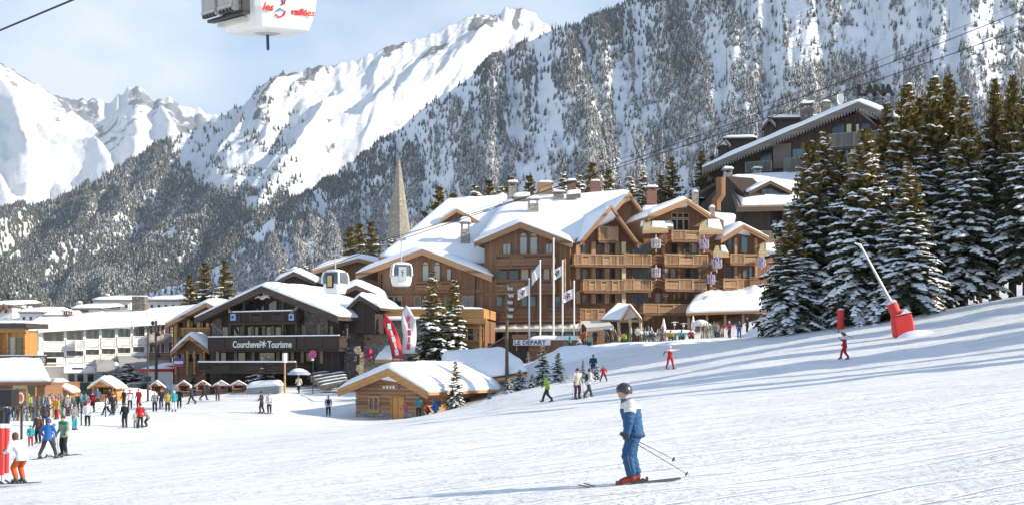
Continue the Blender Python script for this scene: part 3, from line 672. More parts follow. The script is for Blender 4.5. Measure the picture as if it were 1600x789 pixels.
def text_obj(s, m, parent, loc, u, size, depth=0.03, name='lettering', align='CENTER', shear=0.0, up=Vector((0, 0, 1)), offset=0.0, sx=1.0):
    """raised letters; u = reading direction in the world"""
    cu = bpy.data.curves.new('letters', 'FONT'); cu.body = s; cu.size = size; cu.extrude = depth/2; cu.align_x = align; cu.align_y = 'CENTER'; cu.shear = shear; cu.offset = offset
    cu.resolution_u = 3
    tmp = bpy.data.objects.new('letters_tmp', cu); COL.objects.link(tmp); bpy.context.view_layer.update()
    me = bpy.data.meshes.new_from_object(tmp.evaluated_get(bpy.context.evaluated_depsgraph_get())); bpy.data.objects.remove(tmp); bpy.data.curves.remove(cu)
    me.name = name; me.materials.clear(); me.materials.append(m)
    u = Vector(u).normalized(); up = Vector(up).normalized(); n = u.cross(up)
    M4 = Matrix(((u.x*sx, up.x, n.x, 0), (u.y*sx, up.y, n.y, 0), (u.z*sx, up.z, n.z, 0), (0, 0, 0, 1)))
    me.transform(Matrix.Translation(Vector(loc)-rootloc(parent))@M4); return link(name, me, parent)
# ---------------------------------------------------------------- the big chalet hotel
def base_at(px, d): 
    x = (px-CX)*d/FPX; return Vector((x, d, G(x, d)))
def hotel():
    rt = empty('chalet_hotel', base_at(880, 130), 0, 'huge brown wooden chalet hotel with many balconies and snow-laden roofs, behind the flagpoles', 'hotel')
    F1 = Facade((588, 132.5), (770, 129.5)); F2 = Facade((757, 129.5), (890, 127)); F3 = Facade((890, 127.5), (1215, 133))
    # --- walls
    wall_block(F1, rt, 590, 765, 424, 575, 22, WOOD, apex=(660, 397)); wall_block(F2, rt, 757, 891, 381, 575, 22, WOOD, apex=(815, 355))
    wall_block(F3, rt, 891, 1006, 381, 545, 20, WOOD, apex=(953, 334)); wall_block(F3, rt, 1006, 1131, 341, 545, 18, WOOD, apex=(1073, 319), n=-0.6); wall_block(F3, rt, 1131, 1212, 375, 545, 16, WOOD, apex=(1163, 358), n=-0.3)
    # --- roofs
    roof_slab(rt, W(560, 428, 131).lerp(W(700, 313, 152), .2), W(774, 432, 129.4).lerp(W(795, 306, 152), .12), W(795, 306, 152), W(700, 313, 152), 0.35, 0.75, SHINGLE, 3, nr=22, nc=26)
    roof_slab(rt, W(741, 379, 129.6).lerp(W(785, 317, 148), .1), W(912, 379, 127.3), W(985, 299, 150), W(785, 317, 148), 0.35, 0.75, SHINGLE, 5, nr=22, nc=26)
    a, b = W(700, 313, 152.3), W(985, 299, 150.3); roof_slab(rt, a, b, b+Vector((0, 18, -8)), a+Vector((0, 18, -8)), 0.35, 0.6, SHINGLE, 6)
    gable_roof(F1, rt, (660, 390), (556, 428), (769, 432), 8, 1.1, 0.3, 0.75, FASC, WOOD_B, 11, fh=0.6)
    gable_roof(F2, rt, (813, 348), (741, 379), (894, 379), 8, 1.1, 0.3, 0.75, FASC, WOOD_B, 12, fh=0.6)
    gable_roof(F3, rt, (955, 322), (907, 377), (998, 381), 14, 1.7, 0.3, 0.35, FASC, WOOD_B, 13, fh=0.5, double=True)
    gable_roof(F3, rt, (983, 302), (944, 345), (1010, 339), 10, -5.0, 0.3, 0.35, FASC, WOOD_B, 14, fh=0.5, double=True)
    wall_block(F3, rt, 950, 1006, 345, 390, 9, WOOD, apex=(982, 312), n=-6.5)
    gable_roof(F3, rt, (1073, 312), (1012, 338), (1110, 337), 15, 1.0, 0.3, 0.65, FASC, WOOD_B, 15, fh=0.5, double=True)
    gable_roof(F3, rt, (1162, 352), (1126, 374), (1201, 372), 14, 1.0, 0.3, 0.65, FASC, WOOD_B, 16, fh=0.5, double=True)
    roof_slab(rt, F3.pt(*F3.uw(1000, 355, 0.2), 0.2), F3.pt(*F3.uw(1052, 355, 0.2), 0.2), F3.pt(*F3.uw(1060, 322, -7), -7), F3.pt(*F3.uw(1004, 325, -7), -7), 0.3, 0.5, SHINGLE, 17)
    roof_slab(rt, F3.pt(*F3.uw(1104, 372, -1), -1), F3.pt(*F3.uw(1140, 374, -1), -1), F3.pt(*F3.uw(1150, 338, -10), -10), F3.pt(*F3.uw(1108, 335, -10), -10), 0.3, 0.6, SHINGLE, 18)
    # lean-to shingle skirts with half-melted snow
    for (x0, x1, yt, yb, s) in ((1004, 1044, 346, 358, 1), (1092, 1130, 343, 360, 2), (1114, 1139, 384, 396, 3), (1185, 1215, 380, 395, 4)):
        A = F3.pt(*F3.uw(x0, yb, 1.5), 1.5); B = F3.pt(*F3.uw(x1, yb-1, 1.5), 1.5); C = F3.pt(*F3.uw(x1-6, yt, 0.05), 0.05); D = F3.pt(*F3.uw(x0+4, yt, 0.05), 0.05)
        mb = MB(); mb.prism([A, B, C, D], (0, 0, -0.22)); sk = mb.build('lean_to', MOSS, rt)
        q = 0.6 if s in (3,) else 0.42
        rows = lerp_rows(A.lerp(B, q).lerp(D, 0.25), B.lerp(A, .03), C.lerp(D, .02), D.lerp(C, q*.8), 9, 12); snow_sheet(rows, 0.13, 'snow', sk, 40+s, 0.2, lump=0.5)
        fb = MB(); fb.obox((A+B)/2+Vector((0, 0, -.35)), (B-A)/2, F3.n*0.06, Vector((0, 0, .16))); fb.build('fascia', WOOD_LH, sk)
    # small dormer in the left pitch
    Fd = Facade((690, 143), (745, 143)); gable_roof(Fd, rt, (714, 327), (688, 344), (748, 346), 7, 0.8, 0.2, 0.45, FASC, WOOD_B, 21, fh=0.4); wall_block(Fd, rt, 693, 742, 343, 352, 6, WOOD, apex=(714, 332)); window(Fd, rt, 708, 342, 722, 350, 0.0, WOOD_LH)
    mb = MB(); Fd.pbx(mb, 728, 340, 745, 349, -1, 0.6); mb.build('dormer_cheek', WOOD_LH, rt)
    # --- chimneys
    chimney(rt, 727, 341, 388, 14, 137, STONE); chimney(rt, 833, 307, 338, 17, 139.5, STONE)
    for (px, y0, y1, w, d, m, c) in ((801, 283, 306, 13, 152, STONE, True), (851, 286, 306, 24, 153, WOOD_LH, False), (893, 281, 303, 13, 152, TERRA, True), (930, 284, 301, 15, 153, TERRA, False), (873, 299, 315, 16, 145.5, STONE, True), (1018, 291, 312, 15, 145, TERRA, True), (1086, 301, 318, 9, 140, STONE, False), (1112, 325, 338, 8, 138, STONE, False)):
        chimney(rt, px, y0, y1, w, d, m, c, 1.0)
    for (px, py, w, d) in ((896, 309, 22, 144.2), (815, 313, 26, 145)):          # snowed roof lights
        c = W(px, py, d); s = w*d/FPX/2; mb = MB(); mb.obox(c+Vector((0, 0, 0.3)), (s, 0, .08), (0, .5, .25), (0, -.1, .25)); o = mb.build('roof_light', WOOD_G, rt); q = c+Vector((0, -.1, .56)); snow_sheet(lerp_rows(q+Vector((-s, -.5, -.3)), q+Vector((s, -.5, -.14)), q+Vector((s, .5, .34)), q+Vector((-s, .5, .2)), 6, 10), .3, 'snow_cap', o, 8, .3)
    for k in range(5):
        c = W(800+k*9, 312-k*1.2, 146.5); mb = MB(); mb.tube([c, c+Vector((0.6, 0, 0.9))], 0.07, 5); mb.build('snow_guard', IRON, rt)
    # --- left gable front
    for x in (660, 678): window(F1, rt, x, 414, x+10, 439, 0.02, WOOD_B, GLASS_W, 1, 1, 0.1, arch=True)
    window(F1, rt, 698, 420, 705, 438, 0.02, WOOD_B, GLASS_W, 1)
    balcony(F1, rt, 650, 440, 710, 454, 1.0, WOOD_B, WOOD_B, WOOD_B, 20, 'bv')
    part_box(rt, F1, 'trim', WOOD_B, 590, 454, 764, 457, 0, 0.12)
    for (x0, x1) in ((604, 615), (617, 628), (648, 657), (696, 705), (723, 730), (732, 740)): window(F1, rt, x0, 463, x1, 478, 0.02, WOOD_LH, GLASS_B if x0 > 700 else GLASS, 1, 1, 0.1, WOOD_LH)
    for x in (595, 742): 
        o = part_box(rt, F1, 'downpipe', METAL_D, x, 428, x+1.4, 480, 0.02, 0.14)
    # --- middle gable front
    window(F2, rt, 786, 381, 798, 397, 0.02, WOOD_B, GLASS_W, 2); window(F2, rt, 853, 381, 863, 397, 0.02, WOOD_B, GLASS_W, 2)
    for x in (812, 828): window(F2, rt, x, 370, x+12, 397, 0.02, WOOD_B, GLASS_W, 1, 1, 0.12, arch=True)
    balcony(F2, rt, 775, 398, 864, 415, 1.3, WOOD_B, WOOD_B, WOOD_B, 22, 'bvb'); balcony(F2, rt, 775, 438, 864, 456, 1.3, WOOD_B, WOOD_B, WOOD_B, 22, 'bvs')
    for (x0, x1, p) in ((778, 792, GLASS), (796, 810, GLASS), (814, 826, CREAM), (829, 840, GLASS_W), (849, 859, CREAM)): window(F2, rt, x0, 419, x1, 437, 0.02, WOOD_B, p, 1)
    for (x0, x1) in ((776, 785), (814, 824), (827, 837), (866, 876)): window(F2, rt, x0, 463, x1, 478, 0.02, WOOD_B, GLASS_B, 1, 1, 0.1)
    part_box(rt, F2, 'trim', WOOD_B, 757, 456, 890, 459, 0, 0.12)
    balcony(F2, rt, 758, 483, 906, 499, 1.2, WOOD_B, WOOD_B, WOOD_B, 24, 'sbv')
    for x in (866, 885): part_box(rt, F2, 'corner_post', WOOD_LH, x-5, 404, x-2, 457, 0.9, 1.25)
    # canvas awning and glazed front under it
    u0, u1, w0, w1 = F2.rect(742, 503, 906, 513, 2.2); rows = []
    for i in range(6):
        rows.append([F2.pt(u0+(u1-u0)*j/30, w1-(w1-w0)*(i/5)+0.10*math.sin(j*1.9)*math.sin(i/5*3.1), 0.1+2.2*i/5) for j in range(31)])
    mb = MB(); mb.grid(rows); mb.grid([rows[-1], [p+Vector((0, 0, -.3)) for p in rows[-1]]]); o = mb.build('awning', CANVAS, rt); sm = o.modifiers.new('cloth', 'SOLIDIFY'); sm.thickness = 0.03
    for k in range(8):
        x = 752+k*19; window(F2, rt, x, 517, x+16, 533, 0.25, WOOD_G, GLASS, 1, 1, 0.12); 
        part_box(rt, F2, 'awning_post', WOOD_G, x-1.5, 514, x, 545, 2.0, 2.12)
    # --- right wing: balconies, doors, posts
    HON = dict(floor=WOOD_B, rail=WOOD_LH, panel=WOOD_L)
    balcony(F3, rt, 898, 397, 975, 415, 1.5, seg=11, styles='sbs', **HON); balcony(F3, rt, 976, 397, 1017, 415, 1.5, seg=14, styles='ss', **HON); balcony(F3, rt, 1039, 397, 1105, 415, 1.4, seg=21, styles='sbs', **HON)
    balcony(F3, rt, 912, 436, 975, 455, 1.6, seg=9, styles='sb', **HON); balcony(F3, rt, 976, 436, 1018, 454, 1.6, seg=14, styles='svs', **HON); balcony(F3, rt, 1040, 435, 1103, 453, 1.5, seg=21, styles='bsb', **HON)
    balcony(F3, rt, 1050, 360, 1093, 376, 1.4, seg=21, styles='sb', **HON); balcony(F3, rt, 1142, 397, 1183, 412, 1.4, seg=20, styles='sb', **HON); balcony(F3, rt, 1131, 435, 1172, 451, 1.4, seg=20, styles='bs', **HON)
    balcony(F3, rt, 1172, 433, 1206, 450, 1.6, WOOD_B, WOOD_B, WOOD_B, 17, 'bb')
    balcony(F3, rt, 1006, 474, 1098, 490, 1.6, WOOD_B, WOOD_LH, FASC, 22, 'vb'); balcony(F3, rt, 905, 482, 944, 500, 1.4, seg=10, styles='sb', **HON)
    balcony(F3, rt, 936, 354, 965, 377, 0.9, seg=14, styles='sv', **HON)
    for (y0, y1) in ((378, 397), (416, 436), (456, 474)):                          # left bay: honey posts between dark doors
        for x in (900, 924, 945, 962): part_box(rt, F3, 'post', WOOD_L, x, y0, x+7, y1, 0.0, 0.35)
        for x in (908, 932, 953): window(F3, rt, x+1, y0+2, x+9, y1-0.5, 0.03, WOOD_B, GLASS, 1, 1, 0.12)
        for x in (972,): part_box(rt, F3, 'column', mat('pale_trunk', (0.55, 0.43, 0.28), 0.8, 0.2), x, y0, x+6, y1, 0.6, 1.0)
        window(F3, rt, 988, y0+4, 999, y1-1, 0.03, WOOD_B, GLASS_B, 1, 1, 0.12); window(F3, rt, 1001, y0+4, 1012, y1-1, 0.03, WOOD_B, GLASS_B, 1, 1, 0.12)
    for (x0, x1, y0, y1, p) in ((1048, 1060, 380, 396, GLASS), (1069, 1078, 380, 396, GLASS), (1080, 1089, 380, 396, GLASS_W), (1036, 1044, 418, 434, GLASS_W), (1047, 1056, 418, 434, GLASS_W), (1070, 1079, 418, 434, GLASS), (1081, 1091, 418, 434, GLASS_B),
                                (1023, 1032, 457, 473, GLASS_W), (1033, 1043, 457, 473, GLASS_W), (1051, 1056, 457, 468, GLASS_W), (1069, 1074, 457, 468, GLASS_W), (1082, 1091, 457, 471, GLASS_W), (1092, 1102, 457, 471, GLASS_W)):
        window(F3, rt, x0, y0, x1, y1, -0.57, WOOD_B, p, 1, 1, 0.1)
    for (x0, x1) in ((1048, 1057), (1058, 1067), (1068, 1076)):
        window(F3, rt, x0, 343, x1, 360, -0.57, WOOD_LH, GLASS, 1, 1, 0.1)
    window(F3, rt, 1049, 333, 1076, 341, -0.57, WOOD_LH, GLASS, 3, 1, 0.1, arch=False)
    for (x0, x1, y0, y1, p) in ((1137, 1146, 372, 394, GLASS_B), (1158, 1168, 368, 395, GLASS_B), (1135, 1145, 418, 433, GLASS_B), (1161, 1168, 417, 433, GLASS_B), (1170, 1178, 417, 433, GLASS_B), (1114, 1122, 457, 468, GLASS_W), (1124, 1132, 457, 468, GLASS_W), (1180, 1192, 400, 412, GLASS)):
        window(F3, rt, x0, y0, x1, y1, -0.27, WOOD_B, p, 1, 1, 0.1)
    for x in (1036, 1060, 1092): part_box(rt, F3, 'post', FASC, x, 376, x+3, 490, -0.6, -0.1)
    for x in (1148, 1180): part_box(rt, F3, 'post', WOOD_L, x, 372, x+4, 434, -0.3, 0.2)
    # carved log consoles between the bays
    for (x, ys) in ((1028, (400, 438, 372)), (1118, (440, 400))):
        for y in ys:
            for k in range(3):
                c = F3.pt(*F3.uw(x, y+k*5, 1.0), 1.0); mb = MB(); mb.tube([c-F3.u*0.75-Vector((0, 0, .25)), c-F3.u*.3+Vector((0, 0, .05)), c+F3.u*.3+Vector((0, 0, .05)), c+F3.u*.75-Vector((0, 0, .2))], 0.13, 6); mb.build('console', WOOD_B, rt)
    part_box(rt, F3, 'trim', WOOD_B, 892, 474, 1005, 477, 0, 0.2)
    # snowed-over terrace canopy at the right foot
    A = F3.pt(*F3.uw(1072, 489, 6.5), 6.5); B = F3.pt(*F3.uw(1222, 484, 6.5), 6.5); C = F3.pt(*F3.uw(1222, 455, 0.3), 0.3); D = F3.pt(*F3.uw(1085, 470, 0.3), 0.3)
    mb = MB(); mb.prism([A, B, C, D], (0, 0, -0.25)); cn = mb.build('canopy', WOOD_B, rt); snow_sheet(lerp_rows(A, B, C, D, 14, 30), 1.25, 'snow', cn, 61, 0.22, lump=0.35)
    for k in range(6):
        p = A.lerp(B, 0.03+k*0.188); g = G(p.x, p.y); mb = MB(); mb.box((p.x-.13, p.y+.2, g-.3), (p.x+.13, p.y+.46, p.z-.26)); mb.build('canopy_post', WOOD_B, rt)
    return rt, F1, F2, F3
HOTEL, F1, F2, F3 = hotel()

# ---------------------------------------------------------------- stone-fronted building below the left wing
def stone_house():
    F = Facade((542, 121.5), (760, 119.5)); rt = empty('stone_building', base_at(600, 121), 0, 'low rubble-stone building with honey timber parapet, below the chalet hotel', 'building')
    wall_block(F, rt, 546, 700, 500, 610, 8, STONE); wall_block(F, rt, 700, 758, 500, 590, 8, WOOD, n=-0.4)
    part_box(rt, F, 'parapet', WOOD_OH, 542, 483, 756, 496, -8, 0.5); part_box(rt, F, 'board_band', WOOD_G, 546, 499, 655, 509, 0, 0.1)
    A, B = F.pt(*F.uw(543, 500, 0.9), 0.9), F.pt(*F.uw(660, 500, 0.9), 0.9); snow_sheet(lerp_rows(A, B, B-F.n*.85, A-F.n*.85, 6, 24), 0.45, 'snow', rt, 71, 0.3)
    A, B = F.pt(*F.uw(543, 483, 0.5), 0.5), F.pt(*F.uw(755, 483, 0.5), 0.5); snow_sheet(lerp_rows(A, B, B-F.n*8.4, A-F.n*8.4, 8, 30), 0.3, 'snow', rt, 72, 0.15)
    window(F, rt, 559, 515, 598, 531, 0.02, WOOD_OH, GLASS, 3, 1, 0.2, WOOD_OH)
    for x in (702, 716, 730, 744): window(F, rt, x, 512, x+11, 532, -0.37, WOOD_OH, GLASS, 1, 1, 0.1)
    for x in (700, 749): part_box(rt, F, 'post', WOOD_OH, x, 497, x+2.5, 560, 0.1, 0.4)
    part_box(rt, F, 'lintel', WOOD_OH, 700, 497, 760, 505, 0.0, 0.5); part_box(rt, F, 'downpipe', TERRA, 551, 500, 553, 590, 0.02, 0.14)
    # lean-to snow roof below the flags
    A, B = W(586, 562, 116), W(630, 562, 115.6); C, D = W(630, 545, 119), W(602, 545, 119); roof_slab(rt, A, B, C, D, 0.3, 0.6, WOOD_OH, 73, 'lean_to', 8, 12)
    o = tag(empty('wall_lamp', W(577, 552, 120), 0, 'magenta round banner lamp fixed on the rubble-stone wall', 'lamp')); c = W(577, 552, 120); mb = MB(); mb.tube([c+Vector((0, 0, -.45)), c+Vector((0, 0, .45))], 0.28, 12); mb.build('drum', mat('magenta', (0.5, 0.02, 0.14), 0.5), o)
    mb = MB(); mb.tube([c+Vector((0, .1, 0)), c+Vector((0, 1.2, 0))], 0.05, 6); mb.build('bracket', IRON, o)
stone_house()

# ---------------------------------------------------------------- dark tourist-office chalet
def tourism():
    F = Facade((322, 125.5), (540, 117.5)); rt = empty('tourist_office_chalet', base_at(420, 122), 0, 'dark wood and stone chalet with a lettered balcony, centre left below the valley', 'chalet')
    wall_block(F, rt, 328, 531, 497, 612, 17, WOOD_D, apex=(409, 455)); wall_block(F, rt, 500, 542, 505, 612, 15, STONE_D, n=-0.8)
    gable_roof(F, rt, (409, 447), (304, 497), (528, 494), 19, 2.2, 0.4, 0.75, FASC_D, FASC_D, 81, nv=18, ns=30, fh=0.65)
    # stone panels at the sides of the gable
    for (x0, x1, y0, y1) in ((332, 346, 497, 540), (470, 512, 484, 528)): part_box(rt, F, 'stone_panel', STONE_D, x0, y0, x1, y1, 0.0, 0.12)
    balcony(F, rt, 358, 488, 462, 502, 1.6, WOOD_DH, WOOD_DH, WOOD_DH, 18, 'bs', snow=0.12); balcony(F, rt, 326, 527, 530, 545, 1.9, WOOD_DH, WOOD_DH, WOOD_DH, 26, 'v', snow=0.12)
    balcony(F, rt, 310, 566, 462, 580, 3.4, WOOD_DH, WOOD_DH, WOOD_DH, 26, 'sb', snow=0.15)
    SH = wood('pale_shutters', (0.30, 0.23, 0.16), 0.12)
    for (x0, x1) in ((365, 375), (382, 394), (398, 410), (414, 424), (428, 440), (347, 357), (482, 494)):
        window(F, rt, x0, 510, x1, 526, 0.03, WOOD_DH, GLASS, 1, 1, 0.1)
    for x in (376, 392, 410, 424, 442, 463, 473, 496, 516): shutter(F, rt, x, 509, x+5, 526, SH, 0.13)
    for (x0, x1) in ((345, 354), (372, 384), (405, 430), (442, 452), (478, 490)): window(F, rt, x0, 550, x1, 568, 0.03, WOOD_DH, GLASS, 1, 1, 0.1)
    for x in (338, 366, 393, 432, 455, 470, 500): shutter(F, rt, x, 549, x+5, 567, SH, 0.13)
    for x in (383, 400, 420): window(F, rt, x, 469, x+13, 486, 0.03, WOOD_DH, GLASS, 1, 1, 0.1)
    for x in (358, 380, 441, 462): part_box(rt, F, 'post', FASC_D, x-1, 470 if x in (380, 441) else 482, x+2, 527, 1.2, 1.5)
    for (a, b) in (((352, 478), (378, 500)), ((466, 478), (444, 500)), ((330, 505), (350, 520))):
        beam(rt, 'brace', WOOD_G, F.pt(*F.uw(*a, 1.9), 1.9), F.pt(*F.uw(*b, 1.2), 1.2), 0.14, 6)
    # eagle-like carved ornament under the ridge
    c = F.pt(*F.uw(410, 466, 1.2), 1.2); mb = MB()
    for s in (-1, 1): mb.tube([c, c+F.u*s*0.5+Vector((0, 0, .22)), c+F.u*s*1.0+Vector((0, 0, .05))], [0.16, 0.12, 0.03], 6)
    mb.ell(c+Vector((0, 0, .15)), (0.14, 0.14, 0.2)); mb.build('carved_bird', WHITE_W, rt)
    for x in (364, 455):
        c = F.pt(*F.uw(x, 495, 1.72), 1.72); mb = MB(); F.pbx(mb, x-4, 490, x+4, 500, 1.69, 1.76); p = mb.build('pennant', mat('pennant_blue', (0.25, 0.42, 0.62), 0.7), rt)
        mb = MB(); mb.obox(c+F.n*0.06, F.u*0.14, F.n*.01, Vector((0, 0, .14))); mb.build('emblem', mat('navy', (0.02, 0.04, 0.12), 0.6), p)
    # lettered board
    sb = part_box(rt, F, 'sign_board', mat('sign_dark', (0.028, 0.022, 0.02), 0.6, 0.1), 360, 528, 462, 545, 1.98, 2.06)
    lm = mat('sign_white', (0.80, 0.78, 0.74), 0.6, 0.03)
    text_obj('Courchevel', lm, sb, F.pt(*F.uw(385.5, 538, 2.10), 2.10), F.u, 0.98, 0.05, sx=0.80, offset=0.012); text_obj('Tourisme', lm, sb, F.pt(*F.uw(437, 538, 2.10), 2.10), F.u, 0.98, 0.05, sx=0.80, offset=0.012)
    c = F.pt(*F.uw(412, 537, 2.10), 2.10); mb = MB()
    for k in range(6):
        a = k*math.pi/3+0.3; dd = F.u*math.cos(a)+Vector((0, 0, math.sin(a))); mb.obox(c+dd*0.2, dd*0.18, F.n*.02, dd.cross(F.n)*0.05)
    mb.build('star', lm, sb)
    # neighbouring snow roofs right behind
    for (F_, ap, l, r_, dep, s) in ((Facade((535, 119), (585, 118)), (562, 462), (537, 485), (592, 480), 6, 91),):
        gable_roof(F_, rt, ap, l, r_, dep, 0.6, 0.25, 0.5, FASC_D, FASC_D, s); wall_block(F_, rt, 541, 586, 482, 520, 5, WOOD_D, apex=(562, 468))
    return rt, F
TOUR, FT = tourism()
def plain_chalet(name, label, F, x0, x1, ye, yb, apex, l, r, depth, wallm, fasc, snow, seed, n=0.8, wins=(), pane=GLASS, cat='chalet', group=None, frame=WOOD_B):
    rt = empty(name, base_at((x0+x1)/2, F.o.y), 0, label, cat, group); wall_block(F, rt, x0, x1, ye, yb, depth-1, wallm, apex=(apex[0], apex[1]+4))
    gable_roof(F, rt, apex, l, r, depth, n, 0.25, snow, fasc, fasc, seed)
    for w in wins: window(F, rt, *w, 0.03, frame, pane, 1, 1, 0.1)
    return rt
plain_chalet('snowy_chalet', 'small brown gable with rounded snow cap peeking over the dark tourist office roof', Facade((432, 142), (490, 142)), 438, 484, 438, 520, (459, 425), (430, 440), (492, 440), 9, WOOD_D, FASC_D, 0.8, 95)
plain_chalet('snowy_house', 'house with broad white snow roof just left of the hotel, behind the hanging cabins', Facade((500, 150), (600, 150)), 505, 592, 418, 540, (560, 404), (488, 424), (640, 424), 12, WOOD, FASC, 0.9, 96)
plain_chalet('small_snowy_house', 'low house under a thick snow roof, right of the dark tourist office', Facade((520, 127), (600, 127)), 528, 590, 462, 570, (556, 446), (515, 466), (598, 464), 9, WOOD_D, FASC_D, 0.9, 97)

# ---------------------------------------------------------------- white balconied hotel at the left
def white_hotel():
    F = Facade((40, 140.5), (268, 148)); rt = empty('white_hotel', base_at(150, 143), 0, 'long white hotel with open balconies and flat snowy roof, at the left', 'hotel')
    wall_block(F, rt, 62, 230, 512, 625, 12, WHITE, n=-1.8); wall_block(F, rt, 229, 268, 505, 600, 12, WHITE, n=-0.2); wall_block(F, rt, 38, 66, 515, 600, 10, WHITE, n=0.4)
    roof_slab(rt, F.pt(*F.uw(60, 514, 1.2), 1.2), F.pt(*F.uw(270, 501, 1.2), 1.2), W(345, 478, 157), W(110, 497, 156), 0.4, 0.7, WHITE_W, 101, nr=12, nc=30)
    roof_slab(rt, F.pt(*F.uw(34, 513, 1.0), 1.0), F.pt(*F.uw(62, 512, 1.0), 1.0), W(110, 497, 158), W(60, 497, 158), 0.3, 0.4, WHITE_W, 102)
    cols = (66, 102, 132, 157, 182, 206, 228)
    for i, x in enumerate(cols): part_box(rt, F, 'pillar', WHITE_W, x-2, 512-(x-60)*0.03, x+2, 580-(x-60)*.05, -0.35, 0.05)
    for i in range(len(cols)-1):
        x0, x1 = cols[i]+2, cols[i+1]-2; q = -(x0-60)*0.055
        balcony(F, rt, x0, 533+q, x1, 547+q, 0.15, WHITE_W, WHITE_W, WHITE_W, 30, 'vs' if i % 2 else 'v', nin=-1.8); balcony(F, rt, x0, 558+q, x1, 570+q, 0.1, WHITE_W, WHITE_W, WHITE_W, 30, 'v', nin=-1.8)
        for (y0, y1) in ((520, 534), (550, 559)):
            window(F, rt, x0+3, y0+q, x0+(x1-x0)*.45, y1+q, -1.77, WHITE_W, GLASS_W, 1, 1, 0.08); window(F, rt, x0+(x1-x0)*.6, y0+q, x1-3, y1+q, -1.77, WHITE_W, GLASS_W, 1, 1, 0.08)
    for i in (3,): balcony(F, rt, cols[i]-39, 531, cols[i]-24, 545, 1.2, WHITE_W, WHITE_W, WHITE_W, 20, 's', nin=-.5)
    # brown shuttered end bay
    BR = wood('red_brown_shutters', (0.26, 0.10, 0.05), 0.12)
    for y0, y1 in ((507, 521), (537, 550)):
        for x in (234, 252): window(F, rt, x+5, y0, x+11, y1, -0.17, WHITE_W, GLASS_W, 1, 1, 0.08); shutter(F, rt, x, y0, x+4.5, y1, BR, -0.18); shutter(F, rt, x+11.5, y0, x+15, y1, BR, -0.18)
    for x in (219, 224): shutter(F, rt, x-2, 510, x+2, 523, BR, -1.75)
    balcony(F, rt, 233, 521, 267, 533, 1.0, WOOD_G, WOOD_G, WOOD_G, 17, 's'); balcony(F, rt, 233, 551, 267, 559, 1.0, WOOD_B, WOOD_B, WOOD_B, 17, 'b')
    part_box(rt, F, 'corner_post', WOOD_B, 266, 496, 268.5, 570, -0.2, 0.3); part_box(rt, F, 'fascia_band', WHITE_W, 100, 571, 152, 582, 0.1, 0.6)
    sg = part_box(rt, F, 'sign_letters_strip', mat('navy', (0.02, 0.04, 0.12), 0.6), 113, 574, 130, 576.5, 0.61, 0.64)
    for (x0, x1, yt) in ((151, 181, 561), (186, 232, 555)):                          # grey barrel awnings
        u0, u1, w0, w1 = F.rect(x0, yt, x1, yt+19, 2.4); prof = [(0.1+2.4*math.sin(t), w0+(w1-w0)*math.cos(t)) for t in np.linspace(0, math.pi/2, 8)]
        mb = MB(); mb.grid([[F.pt(u, w, n) for u in np.linspace(u0, u1, 8)] for (n, w) in prof]); mb.prism([F.pt(u0, w, n) for (n, w) in prof]+[F.pt(u0, w0, 0.1)], F.u*.02); mb.prism([F.pt(u1, w, n) for (n, w) in prof]+[F.pt(u1, w0, 0.1)], -F.u*.02)
        mb.build('awning', mat('grey_canvas', (0.28, 0.28, 0.29), 0.8, 0.1), rt)
    for x in (106, 120, 136, 158, 172, 192, 206): window(F, rt, x, 583, x+11, 600, -1.0 if x > 150 else -1.77, WHITE_W, GLASS, 1, 1, 0.1)
    window(F, rt, 46, 525, 54, 548, 0.42, WHITE_W, GLASS_W, 1, 1); window(F, rt, 55, 525, 61, 548, 0.42, WHITE_W, GLASS_W, 1, 1)
    chimney(rt, 219, 463, 492, 20, 153, STONE_D, False, 1.6, False); chimney(rt, 106, 484, 500, 10, 158, TERRA, True, 1.0)
    return rt, F
WH, FW = white_hotel()
# brown chalet between the white hotel and the tourist office, and its porch
def brown_chalet():
    F = Facade((262, 133), (372, 131)); rt = plain_chalet('timber_chalet', 'honey timber chalet half hidden behind the dark tourist office, right of the white hotel', F, 270, 372, 505, 600, (322, 473), (258, 507), (386, 505), 12, WOOD, FASC, 0.8, 111, 1.4)
    balcony(F, rt, 285, 512, 330, 524, 1.0, WOOD_B, WOOD_OH, WOOD_OH, 15, 's'); balcony(F, rt, 285, 540, 335, 552, 1.0, WOOD_B, WOOD_OH, WOOD_OH, 16, 's')
    for x in (272, 292, 308, 322): part_box(rt, F, 'post', WOOD_OH, x, 500, x+4, 560, 0.5, 0.9)
    for x in (277, 297, 312): window(F, rt, x, 494, x+9, 511, 0.03, WOOD_B, GLASS, 1); window(F, rt, x, 526, x+9, 540, 0.03, WOOD_B, GLASS, 1)
    Fp = Facade((266, 128), (328, 127.5)); gable_roof(Fp, rt, (296, 524), (266, 551), (327, 547), 6, 0.6, 0.25, 0.55, FASC, FASC, 112); wall_block(Fp, rt, 273, 322, 549, 600, 5, WOOD_B, apex=(296, 530), n=-.3)
    for x in (274, 292, 303, 318): part_box(rt, Fp, 'porch_post', WOOD_OH, x-1, 548, x+2, 585, 0.1, 0.35)
    for x in (279, 295, 307): window(Fp, rt, x, 552, x+9, 566, -0.27, WOOD_OH, GLASS, 1)
brown_chalet()
